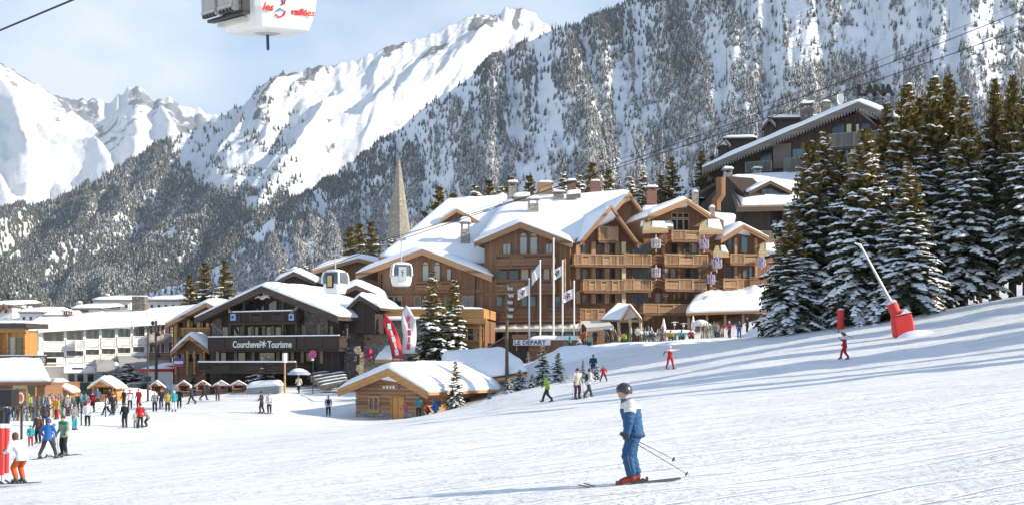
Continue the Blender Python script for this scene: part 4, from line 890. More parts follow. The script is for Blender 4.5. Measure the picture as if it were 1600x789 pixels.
def orange_house():
    F = Facade((-70, 128), (40, 126)); rt = empty('orange_timber_house', base_at(0, 128), 0, 'bright orange timber house cut by the left edge of the picture', 'house')
    wall_block(F, rt, -70, 39, 518, 612, 2.2, WOOD_O); part_box(rt, F, 'roof', IRON, -75, 505, 41, 512, -3, 0.9)
    A, B = F.pt(*F.uw(-75, 505, .9), .9), F.pt(*F.uw(41, 505, .9), .9); snow_sheet(lerp_rows(A, B, B-F.n*3.8, A-F.n*3.8, 10, 20), 0.35, 'snow', rt, 121)
    part_box(rt, F, 'fascia', WOOD_OH, -75, 512, 40, 519, 0.0, 0.5); window(F, rt, 15, 526, 24, 556, 0.03, WOOD_OH, GLASS_W, 1); window(F, rt, 25, 526, 34, 556, 0.03, WOOD_OH, GLASS, 1)
    for x in (-3, 10, 36): part_box(rt, F, 'post', WOOD_OH, x, 519, x+3, 570, 0.0, 0.25)
    balcony(F, rt, -60, 556, 72, 568, 1.8, WOOD_G, METAL_D, WOOD_G, 18, 's', snow=0.1)
orange_house()
# roofs beyond the white hotel
def roof_row():
    spec = [('low_house', 'grey-walled house with brown gable and flat snow, far left edge behind the orange house', -20, 20, 478, 512, 176, WHITE, TERRA), ('flat_roofed_house', 'white flat-roofed house with two stub chimneys, second from the left edge', 30, 66, 489, 512, 172, WHITE, None),
            ('flat_roofed_house', 'long low white house behind the middle of the white hotel roof', 68, 102, 494, 512, 172, WHITE, None), ('flat_roofed_house', 'white house with a red-brown band under its snowy roof', 113, 158, 483, 505, 178, WHITE, 'band'),
            ('flat_roofed_house', 'white house with roof clutter, left of the dark slate chimney', 146, 204, 470, 500, 188, WHITE, None), ('flat_roofed_house', 'long flat snow-covered roof right of the dark slate chimney', 230, 330, 470, 500, 176, WHITE_W, None)]
    for i, (nm, lab, x0, x1, y0, y1, d, m, ex) in enumerate(spec):
        F = Facade((x0, d), (x1, d)); rt = empty(nm, base_at((x0+x1)/2, d), 0, lab, 'house', 'snowy roofs behind the white hotel')
        wall_block(F, rt, x0, x1, y0, y1+60, 9, m); part_box(rt, F, 'roof', WOOD_G, x0-2, y0-2, x1+2, y0, -9.5, 0.6)
        A, B = F.pt(*F.uw(x0-2, y0-2, .6), .6), F.pt(*F.uw(x1+2, y0-2, .6), .6); snow_sheet(lerp_rows(A, B, B-F.n*10+Vector((0, 0, .8)), A-F.n*10+Vector((0, 0, .8)), 8, 12), 0.5, 'snow', rt, 130+i)
        k = 0; x = x0+5
        while x < x1-8: window(F, rt, x, y0+5, x+5, y0+11, 0.02, WHITE_W, GLASS, 1, 1, 0.08); x += 11
        if ex == 'band': part_box(rt, F, 'band', TERRA, x0, y0+1, x0+24, y0+4, 0, 0.3)
        if ex is TERRA: gable_roof(F, rt, (6, 474), (-8, 488), (14, 484), 4, 1.0, .3, 0.0, TERRA, TERRA)
        for (cx, cy) in {1: ((37, 480), (47, 481), (66, 484)), 3: ((125, 473),), 4: ((168, 461), (190, 466)), 2: ((80, 489), (100, 484))}.get(i, ()): chimney(rt, cx, cy, y0-1, 5, d+3, STONE if cx != 168 else STONE_D, False, .8)
roof_row()

# ---------------------------------------------------------------- church spire
def church():
    d = 250; rt = empty('church_spire', base_at(623, d), 0, 'tall pale stone church spire with pointed top rising behind the hotel', 'church')
    top = W(625, 247, d); bot = W(623, 372, d); n = 8; SP = stone('spire_stone', (0.25, 0.225, 0.185), (0.36, 0.325, 0.265), (0.24, 0.21, 0.17), 1.2); mb = MB()
    def ring(z, r): return [(bot.x+r*math.cos(2*math.pi*k/n+.2), d+r*math.sin(2*math.pi*k/n+.2), z) for k in range(n)]
    lv = [(bot.z-14, 3.1), (bot.z, 2.75), (bot.z+(top.z-bot.z)*.5, 1.5), (top.z, 0.16)]
    for (z0, r0), (z1, r1) in zip(lv, lv[1:]):
        a, b = ring(z0, r0), ring(z1, r1)
        for k in range(n): mb.add([a[k], a[(k+1) % n], b[(k+1) % n], b[k]], [(0, 1, 2, 3)])
    mb.build('spire', SP, rt); mb = MB(); mb.tube([top-Vector((0, 0, .5)), top+Vector((0, 0, 1.6))], 0.07, 6); mb.box((top.x-.45, d-.06, top.z+.8), (top.x+.45, d+.06, top.z+.95)); mb.build('cross', IRON, rt)
    mb = MB(); mb.box((bot.x-4, d-4, G(bot.x, d)-2), (bot.x+4, d+4, bot.z-10)); mb.build('tower', STONE, rt)
    F = Facade((600, d), (648, d))
    for k in range(3):
        c = W(623, 352-k*0, d); 
church()

# ---------------------------------------------------------------- dark chalets on the hill
def upper_chalet():
    F = Facade((1098, 172), (1420, 160)); rt = empty('hillside_hotel', base_at(1300, 168), 0, 'black-brown chalet with one long snow-edged roof high on the hill behind the firs', 'hotel')
    wall_block(F, rt, 1138, 1410, 246, 330, 14, WOOD_D, apex=(1341, 176)); wall_block(F, rt, 1165, 1400, 300, 420, 13, STONE_D, n=-.5)
    gable_roof(F, rt, (1341, 160), (1097, 263), (1450, 205), 20, 2.2, 0.4, 1.1, wood('grey_fascia', (0.17, 0.155, 0.14), .3, False), WOOD_DH, 141, nv=16, ns=40, fh=0.7)
    # scalloped valance along the verge
    mb = MB(); A = Vector(F.uw(1097, 263, 2.32)+(0,)); B = Vector(F.uw(1341, 160, 2.32)+(0,)); C = Vector(F.uw(1450, 205, 2.32)+(0,))
    for (P, Q) in ((A, B), (B, C)):
        k = int((Q-P).length/0.42)
        for i in range(k):
            p = P.lerp(Q, (i+.5)/k); mb.prism([F.pt(p.x-.2, p.y-.55, 2.32), F.pt(p.x+.2, p.y-.55, 2.32), F.pt(p.x+.06, p.y-1.15, 2.32), F.pt(p.x-.06, p.y-1.15, 2.32)], F.n*.04)
    mb.build('valance', MATS['grey_fascia'], rt)
    GR = wood('grey_green_rails', (0.20, 0.20, 0.18), .15)
    for (x0, y0, x1, y1) in ((1295, 210, 1372, 226), (1225, 248, 1262, 268), (1320, 248, 1380, 266), (1165, 254, 1205, 268)): balcony(F, rt, x0, y0, x1, y1, 1.2, WOOD_DH, GR, GR, 20, 's')
    for (x0, y0, x1, y1, p) in ((1300, 194, 1320, 209, GLASS), (1322, 194, 1331, 209, CREAM), (1337, 194, 1343, 209, CREAM), (1346, 194, 1360, 209, GLASS), (1238, 233, 1256, 248, GLASS_B), (1320, 232, 1326, 248, GLASS_B), (1328, 232, 1338, 248, CREAM), (1342, 232, 1358, 248, GLASS_B), (1188, 236, 1206, 252, GLASS), (1300, 280, 1318, 296, GLASS), (1340, 280, 1358, 296, GLASS)):
        window(F, rt, x0, y0, x1, y1, 0.03, WOOD_DH, p, 1, 1, .12)
    part_box(rt, F, 'stone_panel', mat('taupe_render', (0.17, 0.15, 0.13), .9, .1), 1208, 226, 1236, 262, 0, 0.15)
    for (x0, x1, yt, yb) in ((1125, 1182, 216, 232), (1196, 1290, 184, 206)):          # dormers on the far pitch
        Fd = Facade((x0, 180), (x1, 178)); wall_block(Fd, rt, x0+8, x1, yt+2, yb+14, 5, WOOD_D); A, B = Fd.pt(*Fd.uw(x0+4, yt, 1), 1), Fd.pt(*Fd.uw(x1, yt-1, 1), 1); roof_slab(rt, A, B, B-Fd.n*6, A-Fd.n*6, .25, .6, WOOD_DH, 143+x0, 'dormer', 8, 10)
        gable_roof(Fd, rt, (x0+6, yt+1), (x0-6, yt+14), (x0+16, yt+12), 4, .8, .2, .3, MATS['grey_fascia'], WOOD_DH, 9); wall_block(Fd, rt, x0-3, x0+12, yt+12, yb+14, 4, WOOD_D, apex=(x0+5, yt+3), n=0.2)
    chimney(rt, 1260, 160, 182, 18, 178, STONE_D, True); chimney(rt, 1290, 160, 175, 12, 177, STONE_D, False)
    ds = empty('satellite_dish', W(1312, 158, 172), 0, 'white satellite dish on the ridge of the black-brown chalet', 'satellite dish'); c = W(1312, 155, 172); mb = MB(); rows = []
    for i in range(5): rows.append([c+Vector((0.15*0-i*0.14*math.cos(t)*.45, -0.35+(i/4)**2*0.25, i*0.26*math.sin(t))) if False else c+Vector((i*0.13*math.cos(t), -0.3*(i/4)**2, i*0.24*math.sin(t))) for t in np.linspace(0, 2*math.pi, 17)])
    mb.grid(rows); o = mb.build('dish', WHITE_M, ds); o.modifiers.new('t', 'SOLIDIFY').thickness = 0.04; mb = MB(); mb.tube([c+Vector((0, .1, 0)), c+Vector((.1, .6, -1.6))], .07, 6); mb.build('mast', METAL_G, ds)
    # rooftop letters
    sg = empty('rooftop_sign', W(1366, 158, 170), 0, 'dark capital letters LANA standing on a frame above the ridge', 'sign'); lm = mat('sign_aubergine', (0.004, 0.003, 0.005), .8)
    for ch, px in zip('LANA', (1345, 1359, 1373.5, 1388)): text_obj(ch, lm, sg, W(px, 142.5, 170), (1, 0, 0), 2.15, 0.25, 'letter', offset=0.12, sx=1.0)
    for k in range(5):
        c = W(1352+k*7, 155, 170); mb = MB()
        for q in range(5):
            a = math.pi/2+q*2*math.pi/5; mb.prism([c, c+Vector((math.cos(a-.63)*.1, 0, math.sin(a-.63)*.1)), c+Vector((math.cos(a)*.24, 0, math.sin(a)*.24)), c+Vector((math.cos(a+.63)*.1, 0, math.sin(a+.63)*.1))], (0, .05, 0))
        mb.build('star', lm, sg)
    mb = MB()
    for px in (1340, 1366, 1392): mb.tube([W(px, 136, 170.2), W(px, 175, 170.2)], .04, 5)
    for py in (138, 152): mb.tube([W(1338, py, 170.2), W(1394, py, 170.2)], .03, 5)
    mb.build('frame', METAL_D, sg)
upper_chalet()
def lower_chalet():
    F = Facade((1090, 153), (1260, 158)); rt = empty('hillside_chalet', base_at(1180, 156), 0, 'dark chalet with snowy roof, dormer and orange flue, right behind the big hotel', 'chalet')
    # eave side faces the camera, boarded gable end at the left
    wall_block(F, rt, 1160, 1400, 322, 460, 14, WOOD_D)
    Fg = Facade((1090, 166), (1164, 153.5)); wall_block(Fg, rt, 1094, 1163, 322, 460, 4, WOOD_D, apex=(1136, 276))
    a, b = W(1150, 323, 151.5), W(1420, 316, 157); c, d_ = W(1420, 262, 170), W(1138, 277, 163); roof_slab(rt, a, b, c, d_, .35, .6, SHINGLE, 151, nr=16, nc=26)
    e = W(1084, 306, 168); roof_slab(rt, e, W(1130, 277, 162), W(1400, 262, 171), W(1400, 285, 182), .35, .5, SHINGLE, 152)
    fb = MB(); fb.prism([W(1137, 274, 161.5), W(1158, 318, 151), W(1158, 324, 151), W(1137, 280, 161.5)], (-.1, -.1, 0)); fb.build('fascia', FASC_D, rt); fb = MB(); fb.prism([W(1137, 274, 161.5), W(1088, 302, 166), W(1088, 308, 166), W(1137, 280, 161.5)], (-.1, -.1, 0)); fb.build('fascia', FASC_D, rt)
    fb = MB(); fb.obox((a+b)/2+Vector((0, -.1, -.45)), (b-a)/2, (0, .08, 0), (0, 0, .3)); fb.build('fascia', FASC_D, rt)
    Fd = Facade((1170, 154.5), (1235, 156)); gable_roof(Fd, rt, (1204, 283), (1170, 300), (1238, 300), 7, .8, .25, .4, FASC_D, FASC_D, 153); wall_block(Fd, rt, 1178, 1231, 299, 318, 5, WOOD_D, apex=(1204, 288)); window(Fd, rt, 1190, 295, 1218, 312, .03, FASC_D, GLASS, 3)
    for x in (1168, 1196, 1224): part_box(rt, F, 'bracket', FASC_D, x-2, 322, x+2, 344, .1, .9)
    balcony(F, rt, 1165, 360, 1262, 378, 1.4, WOOD_DH, wood('grey_green_rails', (0.20, 0.20, 0.18), .15), wood('grey_green_rails', (0.20, 0.20, 0.18), .15), 22, 's')
    for (x0, x1, p) in ((1168, 1180, GLASS), (1184, 1194, GLASS), (1197, 1203, GLASS_W), (1206, 1214, GLASS), (1217, 1224, CREAM), (1230, 1244, GLASS)): window(F, rt, x0, 344, x1, 360, .03, WOOD_DH, p, 1)
    for (x0, x1) in ((1170, 1184), (1196, 1210), (1222, 1236)): window(F, rt, x0, 386, x1, 402, .03, WOOD_DH, GLASS, 1)
    # bent flue
    p = [W(1119, 330, 150.5), W(1119, 315, 150.5), W(1126, 305, 150.5), W(1126, 278, 150.5)]; mb = MB(); mb.tube(p, .62, 8); mb.build('flue', mat('orange_brick', (0.24, 0.115, 0.06), .85, .2, 6), rt)
    chimney(rt, 1137, 262, 285, 13, 160, STONE, True); chimney(rt, 1183, 262, 277, 12, 166, STONE, True)
lower_chalet()
# ---------------------------------------------------------------- conifers
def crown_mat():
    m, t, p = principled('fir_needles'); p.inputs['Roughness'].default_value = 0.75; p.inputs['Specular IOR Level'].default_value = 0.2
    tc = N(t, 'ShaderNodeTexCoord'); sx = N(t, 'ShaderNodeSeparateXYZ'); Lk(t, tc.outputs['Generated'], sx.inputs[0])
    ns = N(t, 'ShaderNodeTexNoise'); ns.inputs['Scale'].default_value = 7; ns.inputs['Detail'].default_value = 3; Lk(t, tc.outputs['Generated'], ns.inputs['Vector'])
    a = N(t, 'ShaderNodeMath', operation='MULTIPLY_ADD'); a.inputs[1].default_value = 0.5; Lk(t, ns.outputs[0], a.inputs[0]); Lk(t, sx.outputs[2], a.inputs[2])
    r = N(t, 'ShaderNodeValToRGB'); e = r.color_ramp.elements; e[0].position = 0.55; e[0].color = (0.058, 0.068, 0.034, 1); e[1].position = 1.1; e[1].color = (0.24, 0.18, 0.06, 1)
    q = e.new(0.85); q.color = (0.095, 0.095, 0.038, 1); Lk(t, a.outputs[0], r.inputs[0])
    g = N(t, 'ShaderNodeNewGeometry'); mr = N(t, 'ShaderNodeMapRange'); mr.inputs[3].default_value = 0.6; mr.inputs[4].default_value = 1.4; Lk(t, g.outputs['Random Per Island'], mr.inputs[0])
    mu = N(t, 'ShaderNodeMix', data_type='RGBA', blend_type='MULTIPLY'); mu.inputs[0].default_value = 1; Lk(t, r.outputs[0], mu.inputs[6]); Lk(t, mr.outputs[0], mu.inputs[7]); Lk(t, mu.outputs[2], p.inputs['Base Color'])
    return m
M_CROWN = crown_mat(); M_BARK = mat('fir_bark', (0.10, 0.07, 0.05), 0.95, 0.35, 3, 0.5, 12, stretch=(3, 3, .6)); M_TSNOW = mat('branch_snow', (0.86, 0.87, 0.90), 0.65, 0.03, 2, spec=0.2)
def fir_proto(seed, H, Rm, snow, z0=0.08, step=0.36, nb=9, twig=0.27, top_snow=0.18, wid=0.17):
    r = random.Random(seed); cv, cf, sv, sf = [], [], [], []
    def quad(V, Fc, a, b, c, d): k = len(V); V.extend((a, b, c, d)); Fc.append((k, k+1, k+2, k+3))
    z = H*z0
    while z < H*0.985:
        t = z/H; n = max(3, round(nb*(1-0.45*t)))
        a0 = r.random()*6.28; Lm = Rm*min(1.0, (1.02-t)**0.85*1.12)*(0.72+0.28*min(1, t/0.12)) if True else 0
        for k in range(n):
            if r.random() < 0.08: continue
            a = a0+6.283*k/n+r.uniform(-.3, .3); L = Lm*(r.uniform(0.62, 1.08) if r.random() < .85 else r.uniform(1.1, 1.32))
            ca, sa = math.cos(a), math.sin(a); droop = (0.50-0.42*t)*r.uniform(.8, 1.25); rise = 0.12+0.35*t; zz = z+r.uniform(-.5, .5)*step
            def P(s): return Vector((ca*L*s, sa*L*s, zz+L*(rise*s-droop*s*s)))
            side = Vector((-sa, ca, 0)); m = max(2, int(L/twig)); ps = snow if t < 0.55 else snow+(top_snow-snow)*min(1, (t-.55)/.2)
            clump = r.random() < ps*1.3*(.35+1.0*float(vnoise(a*1.3+seed*5, zz*.55, seed)))
            for i in range(m+1):
                s = (i+0.6)/(m+0.6); p = P(s); d = (P(min(1.05, s+.1))-P(s-.1)).normalized(); w = wid*r.uniform(.8, 1.4)
                tl = (0.30*L*(1-s)+0.26*(0.5+L/Rm*.5))*r.uniform(.7, 1.3) if Rm > 1.5 else (0.35*L*(1-s)+0.08)*r.uniform(.7, 1.3)
                for sg in ((-1, 1) if i < m else (0,)):
                    dirv = (d*0.75+side*sg*r.uniform(.6, 1.0)+Vector((0, 0, r.uniform(-.25, .05)))).normalized(); e = p+dirv*tl; e.z -= tl*tl*0.25
                    wv = dirv.cross(Vector((0, 0, 1))).normalized()*w
                    quad(cv, cf, p-wv*.6, p+wv*.6, e+wv, e-wv)
                    hz = Vector((0, 0, -w*r.uniform(1.2, 2.2))); quad(cv, cf, p, e, e+hz*.5, p+hz)
                    if clump and r.random() < 0.92*(0.4+0.6*s):
                        q0, q1 = p.lerp(e, .12), p.lerp(e, .95); ww = wv*r.uniform(1.1, 1.9); up = Vector((0, 0, 0.035)); k0 = len(sv); mid = (q0+q1)/2+Vector((0, 0, w*r.uniform(.5, 1.0)+.03))
                        sv.extend((q0-ww*.7+up, q0+ww*.7+up, q1+ww+up, q1-ww+up, mid)); sf.extend(((k0, k0+1, k0+4), (k0+1, k0+2, k0+4), (k0+2, k0+3, k0+4), (k0+3, k0, k0+4)))
        z += step*r.uniform(.75, 1.2)*(1-0.35*t)
    def mk(nm, V, Fc, m):
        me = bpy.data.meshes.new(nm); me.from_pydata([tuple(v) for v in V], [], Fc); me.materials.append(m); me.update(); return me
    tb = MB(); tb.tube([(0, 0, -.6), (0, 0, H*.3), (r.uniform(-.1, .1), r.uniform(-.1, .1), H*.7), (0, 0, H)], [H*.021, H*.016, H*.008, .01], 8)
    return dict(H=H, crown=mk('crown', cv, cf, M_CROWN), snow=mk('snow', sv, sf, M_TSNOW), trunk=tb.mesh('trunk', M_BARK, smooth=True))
FIRS = {'a': fir_proto(1, 19, 3.8, 0.72), 'b': fir_proto(2, 20, 3.5, 0.60, 0.10), 'c': fir_proto(3, 20, 3.1, 0.36, 0.14, top_snow=0.05), 'd': fir_proto(4, 18, 4.3, 0.82, 0.05),
        'k': fir_proto(5, 14, 2.5, 0.16, .05, .5, 6, .36, .05, .16), 'w': fir_proto(6, 12, 2.3, 0.92, .05, .5, 6, .34, .85, .16), 's': fir_proto(7, 4.2, 1.15, 0.62, .06, .2, 6, .15, .45, .06), 'p': fir_proto(8, 3.0, 1.25, 0.85, .05, .17, 7, .14, .8, .06), 'f': fir_proto(9, 9.5, 2.0, 0.5, .05, .34, 7, .25, .18, .11)}
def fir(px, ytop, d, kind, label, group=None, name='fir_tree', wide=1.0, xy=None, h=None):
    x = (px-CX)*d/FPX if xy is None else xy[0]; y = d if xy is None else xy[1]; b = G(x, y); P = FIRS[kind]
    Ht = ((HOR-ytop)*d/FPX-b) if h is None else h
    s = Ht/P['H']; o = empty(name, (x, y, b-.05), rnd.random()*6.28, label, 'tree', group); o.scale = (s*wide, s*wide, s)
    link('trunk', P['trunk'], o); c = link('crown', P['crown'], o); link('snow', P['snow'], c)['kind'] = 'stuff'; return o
g1 = 'tall firs on the slope at the right'
for (px, yt, d, k, w, lab) in ((1264, 216, 104, 'd', 1.0, 'broad snow-laden fir at the left end of the right-hand clump, left of its double crown'), (1289, 203, 107, 'a', .95, 'snowy fir with golden tip standing over the red pad on the slope'), (1315, 230, 106, 'd', .85, 'snowy fir just left of the tip of the snow lance'), (1236, 335, 102, 'd', 1.2, 'low bushy snow-covered fir at the left foot of the right-hand clump'),
      (1352, 196, 99, 'd', 1.0, 'snow-heavy fir directly behind the tip of the snow lance'), (1386, 158, 103, 'a', .95, 'snowy fir below the LANA roof letters'), (1417, 126, 101, 'b', 1.05, 'tall fir with golden top right beside the LANA letters'), (1437, 150, 105, 'a', .9, 'snowy fir right of the red snow lance base, with narrow crown'),
      (1459, 115, 102, 'b', 1.0, 'very tall golden-topped fir, left one of the tallest pair'), (1482, 111, 104, 'c', 1.05, 'very tall golden-topped fir, right one of the tallest pair'), (1506, 145, 99, 'b', .95, 'tall fir closing the big clump at its right side'), (1420, 250, 96, 'a', 1.2, 'broad snowy fir in front of the clump, above the red lance base'), (1530, 205, 106, 'c', .9, 'darker slim fir filling the gap right of the tallest pair'),
      (1555, 119, 101, 'c', .85, 'slim golden-brown fir near the right edge, left of the last two'), (1582, 113, 99, 'c', .9, 'slim golden-brown fir second from the right edge'), (1604, 124, 97, 'b', .9, 'fir cut by the right edge of the picture')):
    fir(px, yt, d, k, lab, g1, wide=w)
# firs beyond the right edge whose shadows stripe the piste
for i, (x, y, h, wd) in enumerate(((47, 90, 22, .6), (51, 82, 23, .6), (47, 73, 20, .5), (46, 67, 22, .5), (53, 62, 26, .6), (45, 57, 18, .38), (43, 51, 21, .55), (49, 45, 24, .42))):
    fir(0, 0, 0, 'bd'[i in (3, 4)], 'fir beyond the right edge, casting the %s shadow stripe on the piste' % ('uppermost', 'second', 'third', 'fourth', 'fifth', 'sixth', 'seventh', 'lowest')[i], 'firs beyond the right edge', xy=(x, y), h=h, wide=wd)
g2 = 'dark firs behind the hotel roofs'
for (px, yt, d, k, lab) in ((547, 350, 178, 'k', 'dark fir left of the spire foot, leftmost of the group of three'), (562, 345, 182, 'k', 'dark fir left of the spire foot, middle of the group of three'), (580, 342, 176, 'k', 'dark fir nearest to the left side of the spire foot'), (686, 286, 182, 'k', 'dark fir above the small dormer of the hotel roof'), (708, 297, 180, 'k', 'olive fir right of the one above the dormer'),
      (664, 325, 182, 'k', 'short dark fir between spire and hotel dormer'), (764, 276, 186, 'k', 'dark pointed fir above the left end of the hotel ridge'), (797, 272, 190, 'k', 'dark fir behind the leftmost ridge chimney'), (827, 269, 188, 'k', 'dark fir behind the middle of the hotel ridge'), (925, 250, 184, 'k', 'dark fir above the terracotta ridge chimney'), (951, 262, 186, 'k', 'dark fir right of the terracotta ridge chimney'),
      (1050, 242, 182, 'k', 'tall dark fir behind the right wing gable'), (1033, 270, 184, 'k', 'shorter dark fir left of the one behind the right wing gable'), (1096, 232, 184, 'k', 'dark fir just left of the hillside hotel roof'), (1113, 240, 186, 'k', 'dark fir touching the low end of the hillside hotel roof'),
      (320, 405, 168, 'k', 'dark fir above the timber chalet, left one of a close pair'), (351, 402, 166, 'k', 'dark fir above the dark tourist office, right one of a close pair'), (297, 425, 172, 'k', 'small dark fir left of the close pair above the tourist office')):
    fir(px, yt, d, k, lab, g2, wide=1.25)
for (px, yt, d, lab) in ((784, 292, 188, 'frost-white tree between two dark firs above the ridge left end'), (860, 282, 189, 'frost-white tree behind the ridge, right of the middle chimney'), (880, 268, 192, 'tall frost-white tree behind the ridge chimneys'), (905, 272, 193, 'frost-white tree left of the dark fir above the terracotta chimney'), (985, 275, 188, 'frost-white tree behind the steep twin gables'), (1005, 268, 190, 'frost-white tree right of the steep twin gables'), (742, 288, 186, 'pale frosted tree left of the hotel ridge'),
                         (610, 372, 180, 'frosted shrub-like tree at the right foot of the spire'), (1140, 262, 200, 'frosted tree left behind the hillside hotel'), (440, 418, 170, 'frosted tree right behind the tourist office roof'), (478, 414, 172, 'frosted tree behind the hanging cabins')):
    fir(px, yt, d, 'w', lab, 'frosted trees behind the roofs', 'frosted_tree', wide=1.2)
fir(676, 424, 116, 'f', 'snowy spruce with golden tip in front of the hotel, left of two', 'spruces before the hotel', wide=1.0); fir(709, 436, 117, 'f', 'snowy dark spruce in front of the hotel, right of two', 'spruces before the hotel', wide=1.05)
g3 = 'small conifers along the piste edge'
for (px, yt, d, k, w, lab) in ((712, 560, 95.5, 's', .8, 'slender young fir in front of the wooden ski hut'), (848, 538, 92, 's', 1.0, 'young snowy fir left of two by the road, golden lit'), (872, 548, 91, 's', 1.1, 'young dark snowy fir right of two by the road'), (812, 575, 92, 'p', 1.0, 'snow-buried bush right of the ski hut roof'), (795, 590, 91, 'p', 1.2, 'low snow-covered bush at the right corner of the ski hut'), (832, 582, 91, 'p', 1.0, 'low snow-covered bush under the young firs'),
      (932, 566, 88, 'p', .75, 'little snowy fir hiding the legs of the skier in blue'), (911, 560, 90, 's', .7, 'thin little fir behind the two chatting skiers'), (880, 580, 89, 'p', .9, 'small snowy fir at the edge of the groomed piste'), (1250, 497, 109, 'p', .9, 'dark bush beside the skier in orange'), (1232, 497, 110, 'p', .8, 'bush between the snowed canopy and the skier in orange'), (765, 605, 93, 'p', .6, 'twiggy snowy bush beside the hut side wall'),
      (825, 548, 116, 's', .9, 'frosted bush under the LE DEPART sign'), (200, 565, 134, 'p', 1.6, 'bare frosted bush below the grey awning of the white hotel'), (415, 556, 119, 'p', 1.7, 'frosted bush in front of the tourist office balcony'), (300, 575, 128, 's', 1.0, 'dark little fir below the red parasol'), (650, 536, 113, 'f', 1.0, 'short snowy fir at the feet of the feather flags')):
    fir(px, yt, d, k, lab, g3, 'young_fir' if k == 's' else 'snowy_bush', wide=w)
# ---------------------------------------------------------------- wooden ski hut in front
def ski_hut():
    F = Facade((556, 98.6), (652, 95.6)); rt = empty('ski_hut', base_at(600, 97), 0, 'wooden ski hut with orange verge boards and thick snow roof, on the piste', 'hut')
    dep = 10.5; u0, u1, w0, w1 = F.rect(557, 606, 651, 668)
    core = MB(); ua, wa = F.uw(607, 583); core.prism([F.pt(u0+.05, w0, -.06), F.pt(u1-.05, w0, -.06), F.pt(u1-.05, w1, -.06), F.pt(ua, wa, -.06), F.pt(u0+.05, w1, -.06)], -F.n*(dep-.1)); core.build('wall', WOOD_W, rt)
    wst = F.uw(600, 643)[1]
    st = MB(); F.bx(st, u0-.06, u1+.06, w0, wst, -.1, .06); so_ = F.pt(u1, 0, 0); st.obox(F.pt(u1+.02, (w0+wst)/2, -dep/2), F.u*.06, F.n*dep/2, Vector((0, 0, (wst-w0)/2))); st.build('stone_plinth', STONE, rt)
    # horizontal planks, each its own
    ph = 0.36; w = wst; i = 0
    while w < wa-0.15:
        h = min(ph, wa-w); f = max(0, (w+h-w1)/(wa-w1)); a = u0+(ua-u0)*f; b = u1-(u1-ua)*f
        if b-a > .3:
            mb = MB(); F.bx(mb, a-(.05 if f == 0 else 0), b+(.05 if f == 0 else 0), w+.015, w+h-.015, -.06, .03+.02*(i % 3)); mb.build('plank', WOOD_W, rt)
        if f == 0:
            mb = MB(); c = F.pt(u1+.03, w+h/2, -dep/2); mb.obox(c, F.u*(.05+.012*(i % 2)), F.n*dep/2, Vector((0, 0, h/2-.015))); mb.build('plank', WOOD_W, rt)
        w += ph; i += 1
    gable_roof(F, rt, (607, 577), (529, 609), (668, 613), dep+2.2, 1.3, .22, .8, mat('orange_fascia', (.44, .235, .09), .7, .2, 2, stretch=(1, 1, 3)), WOOD_OH, 161, nv=18, ns=30, fh=.55, double=True)
    dr = part_box(rt, F, 'door', WOOD_O, 612, 620, 629, 656, .05, .13); mb = MB(); p = F.pt(*F.uw(626, 640, .16), .16); mb.tube([p, p+Vector((0, 0, .18))], .025, 6); mb.build('handle', IRON, dr)
    fr = MB()
    for x in (611, 630): F.pbx(fr, x-1, 618, x+1, 656, .03, .17)
    F.pbx(fr, 610, 617, 631, 619.5, .03, .17); fr.build('frame', WOOD_OH, dr)
    window(F, rt, 577, 619, 592, 641, .08, WOOD_OH, GLASS, 2, 1, .16, WOOD_OH); sg = part_box(rt, F, 'name_board', WOOD_W, 594, 600, 622, 609, .1, .17)
    for k in range(4): 
        mb = MB(); p = F.pt(*F.uw(600+k*5, 604.5, .2), .2); mb.obox(p, F.u*.09, F.n*.02, Vector((0, 0, .1+.03*(k % 2)))); mb.build('letter_block', mat('sign_white', (0.80, 0.78, 0.74), 0.6, 0.03), sg)
    # side windows and stores under the eave
    Fs = Facade((0, 1), (1, 1)); Fs.o = F.pt(u1, 0, 0); Fs.u = -F.n; Fs.n = F.u
    for a in (2.2, 4.6, 7.0):
        mb = MB(); Fs.bx(mb, a, a+1.5, wst+.25, wst+1.15, .05, .13); o = mb.build('window', WOOD_OH, rt); mb = MB(); Fs.bx(mb, a+.1, a+1.4, wst+.35, wst+1.05, .1, .15); mb.build('pane', GLASS, o)
    # rear, larger roof
    F2_ = Facade((733, 106), (822, 105)); r2 = rt
    wall_block(F2_, r2, 738, 815, 594, 640, 8, mat('pale_grey_boards', (0.40, 0.42, 0.45), .8, .1, stretch=(4, 4, .5)), 'rear_wall'); part_box(r2, F2_, 'stone_corner', STONE, 722, 606, 742, 640, -.5, .2)
    rows = []
    A, B = W(728, 595, 104.5), W(824, 580, 104.0); C, D = W(792, 556, 110), W(690, 563, 110.5); E, Fq = C+Vector((3, 7, -2.2)), D+Vector((0, 7, -2.2))
    mb = MB(); mb.prism([A, B, C, D], (0, 0, -.25)); mb.prism([D+Vector((0, .02, 0)), C+Vector((0, .02, 0)), E, Fq], (0, 0, -.25)); o = mb.build('rear_roof', IRON, r2)
    nA = 10; P1 = lerp_rows(A, B, C, D, nA, 22); P2 = lerp_rows(D, C, E, Fq, nA, 22)[1:]; snow_sheet(P1+P2, 1.0, 'snow', o, 165, .14)
    fb = MB(); fb.obox((A+B)/2+Vector((0, -.04, -.35)), (B-A)/2, (0, .06, 0), (0, 0, .16)); fb.build('fascia', WOOD_OH, o)
    return F
FH = ski_hut()

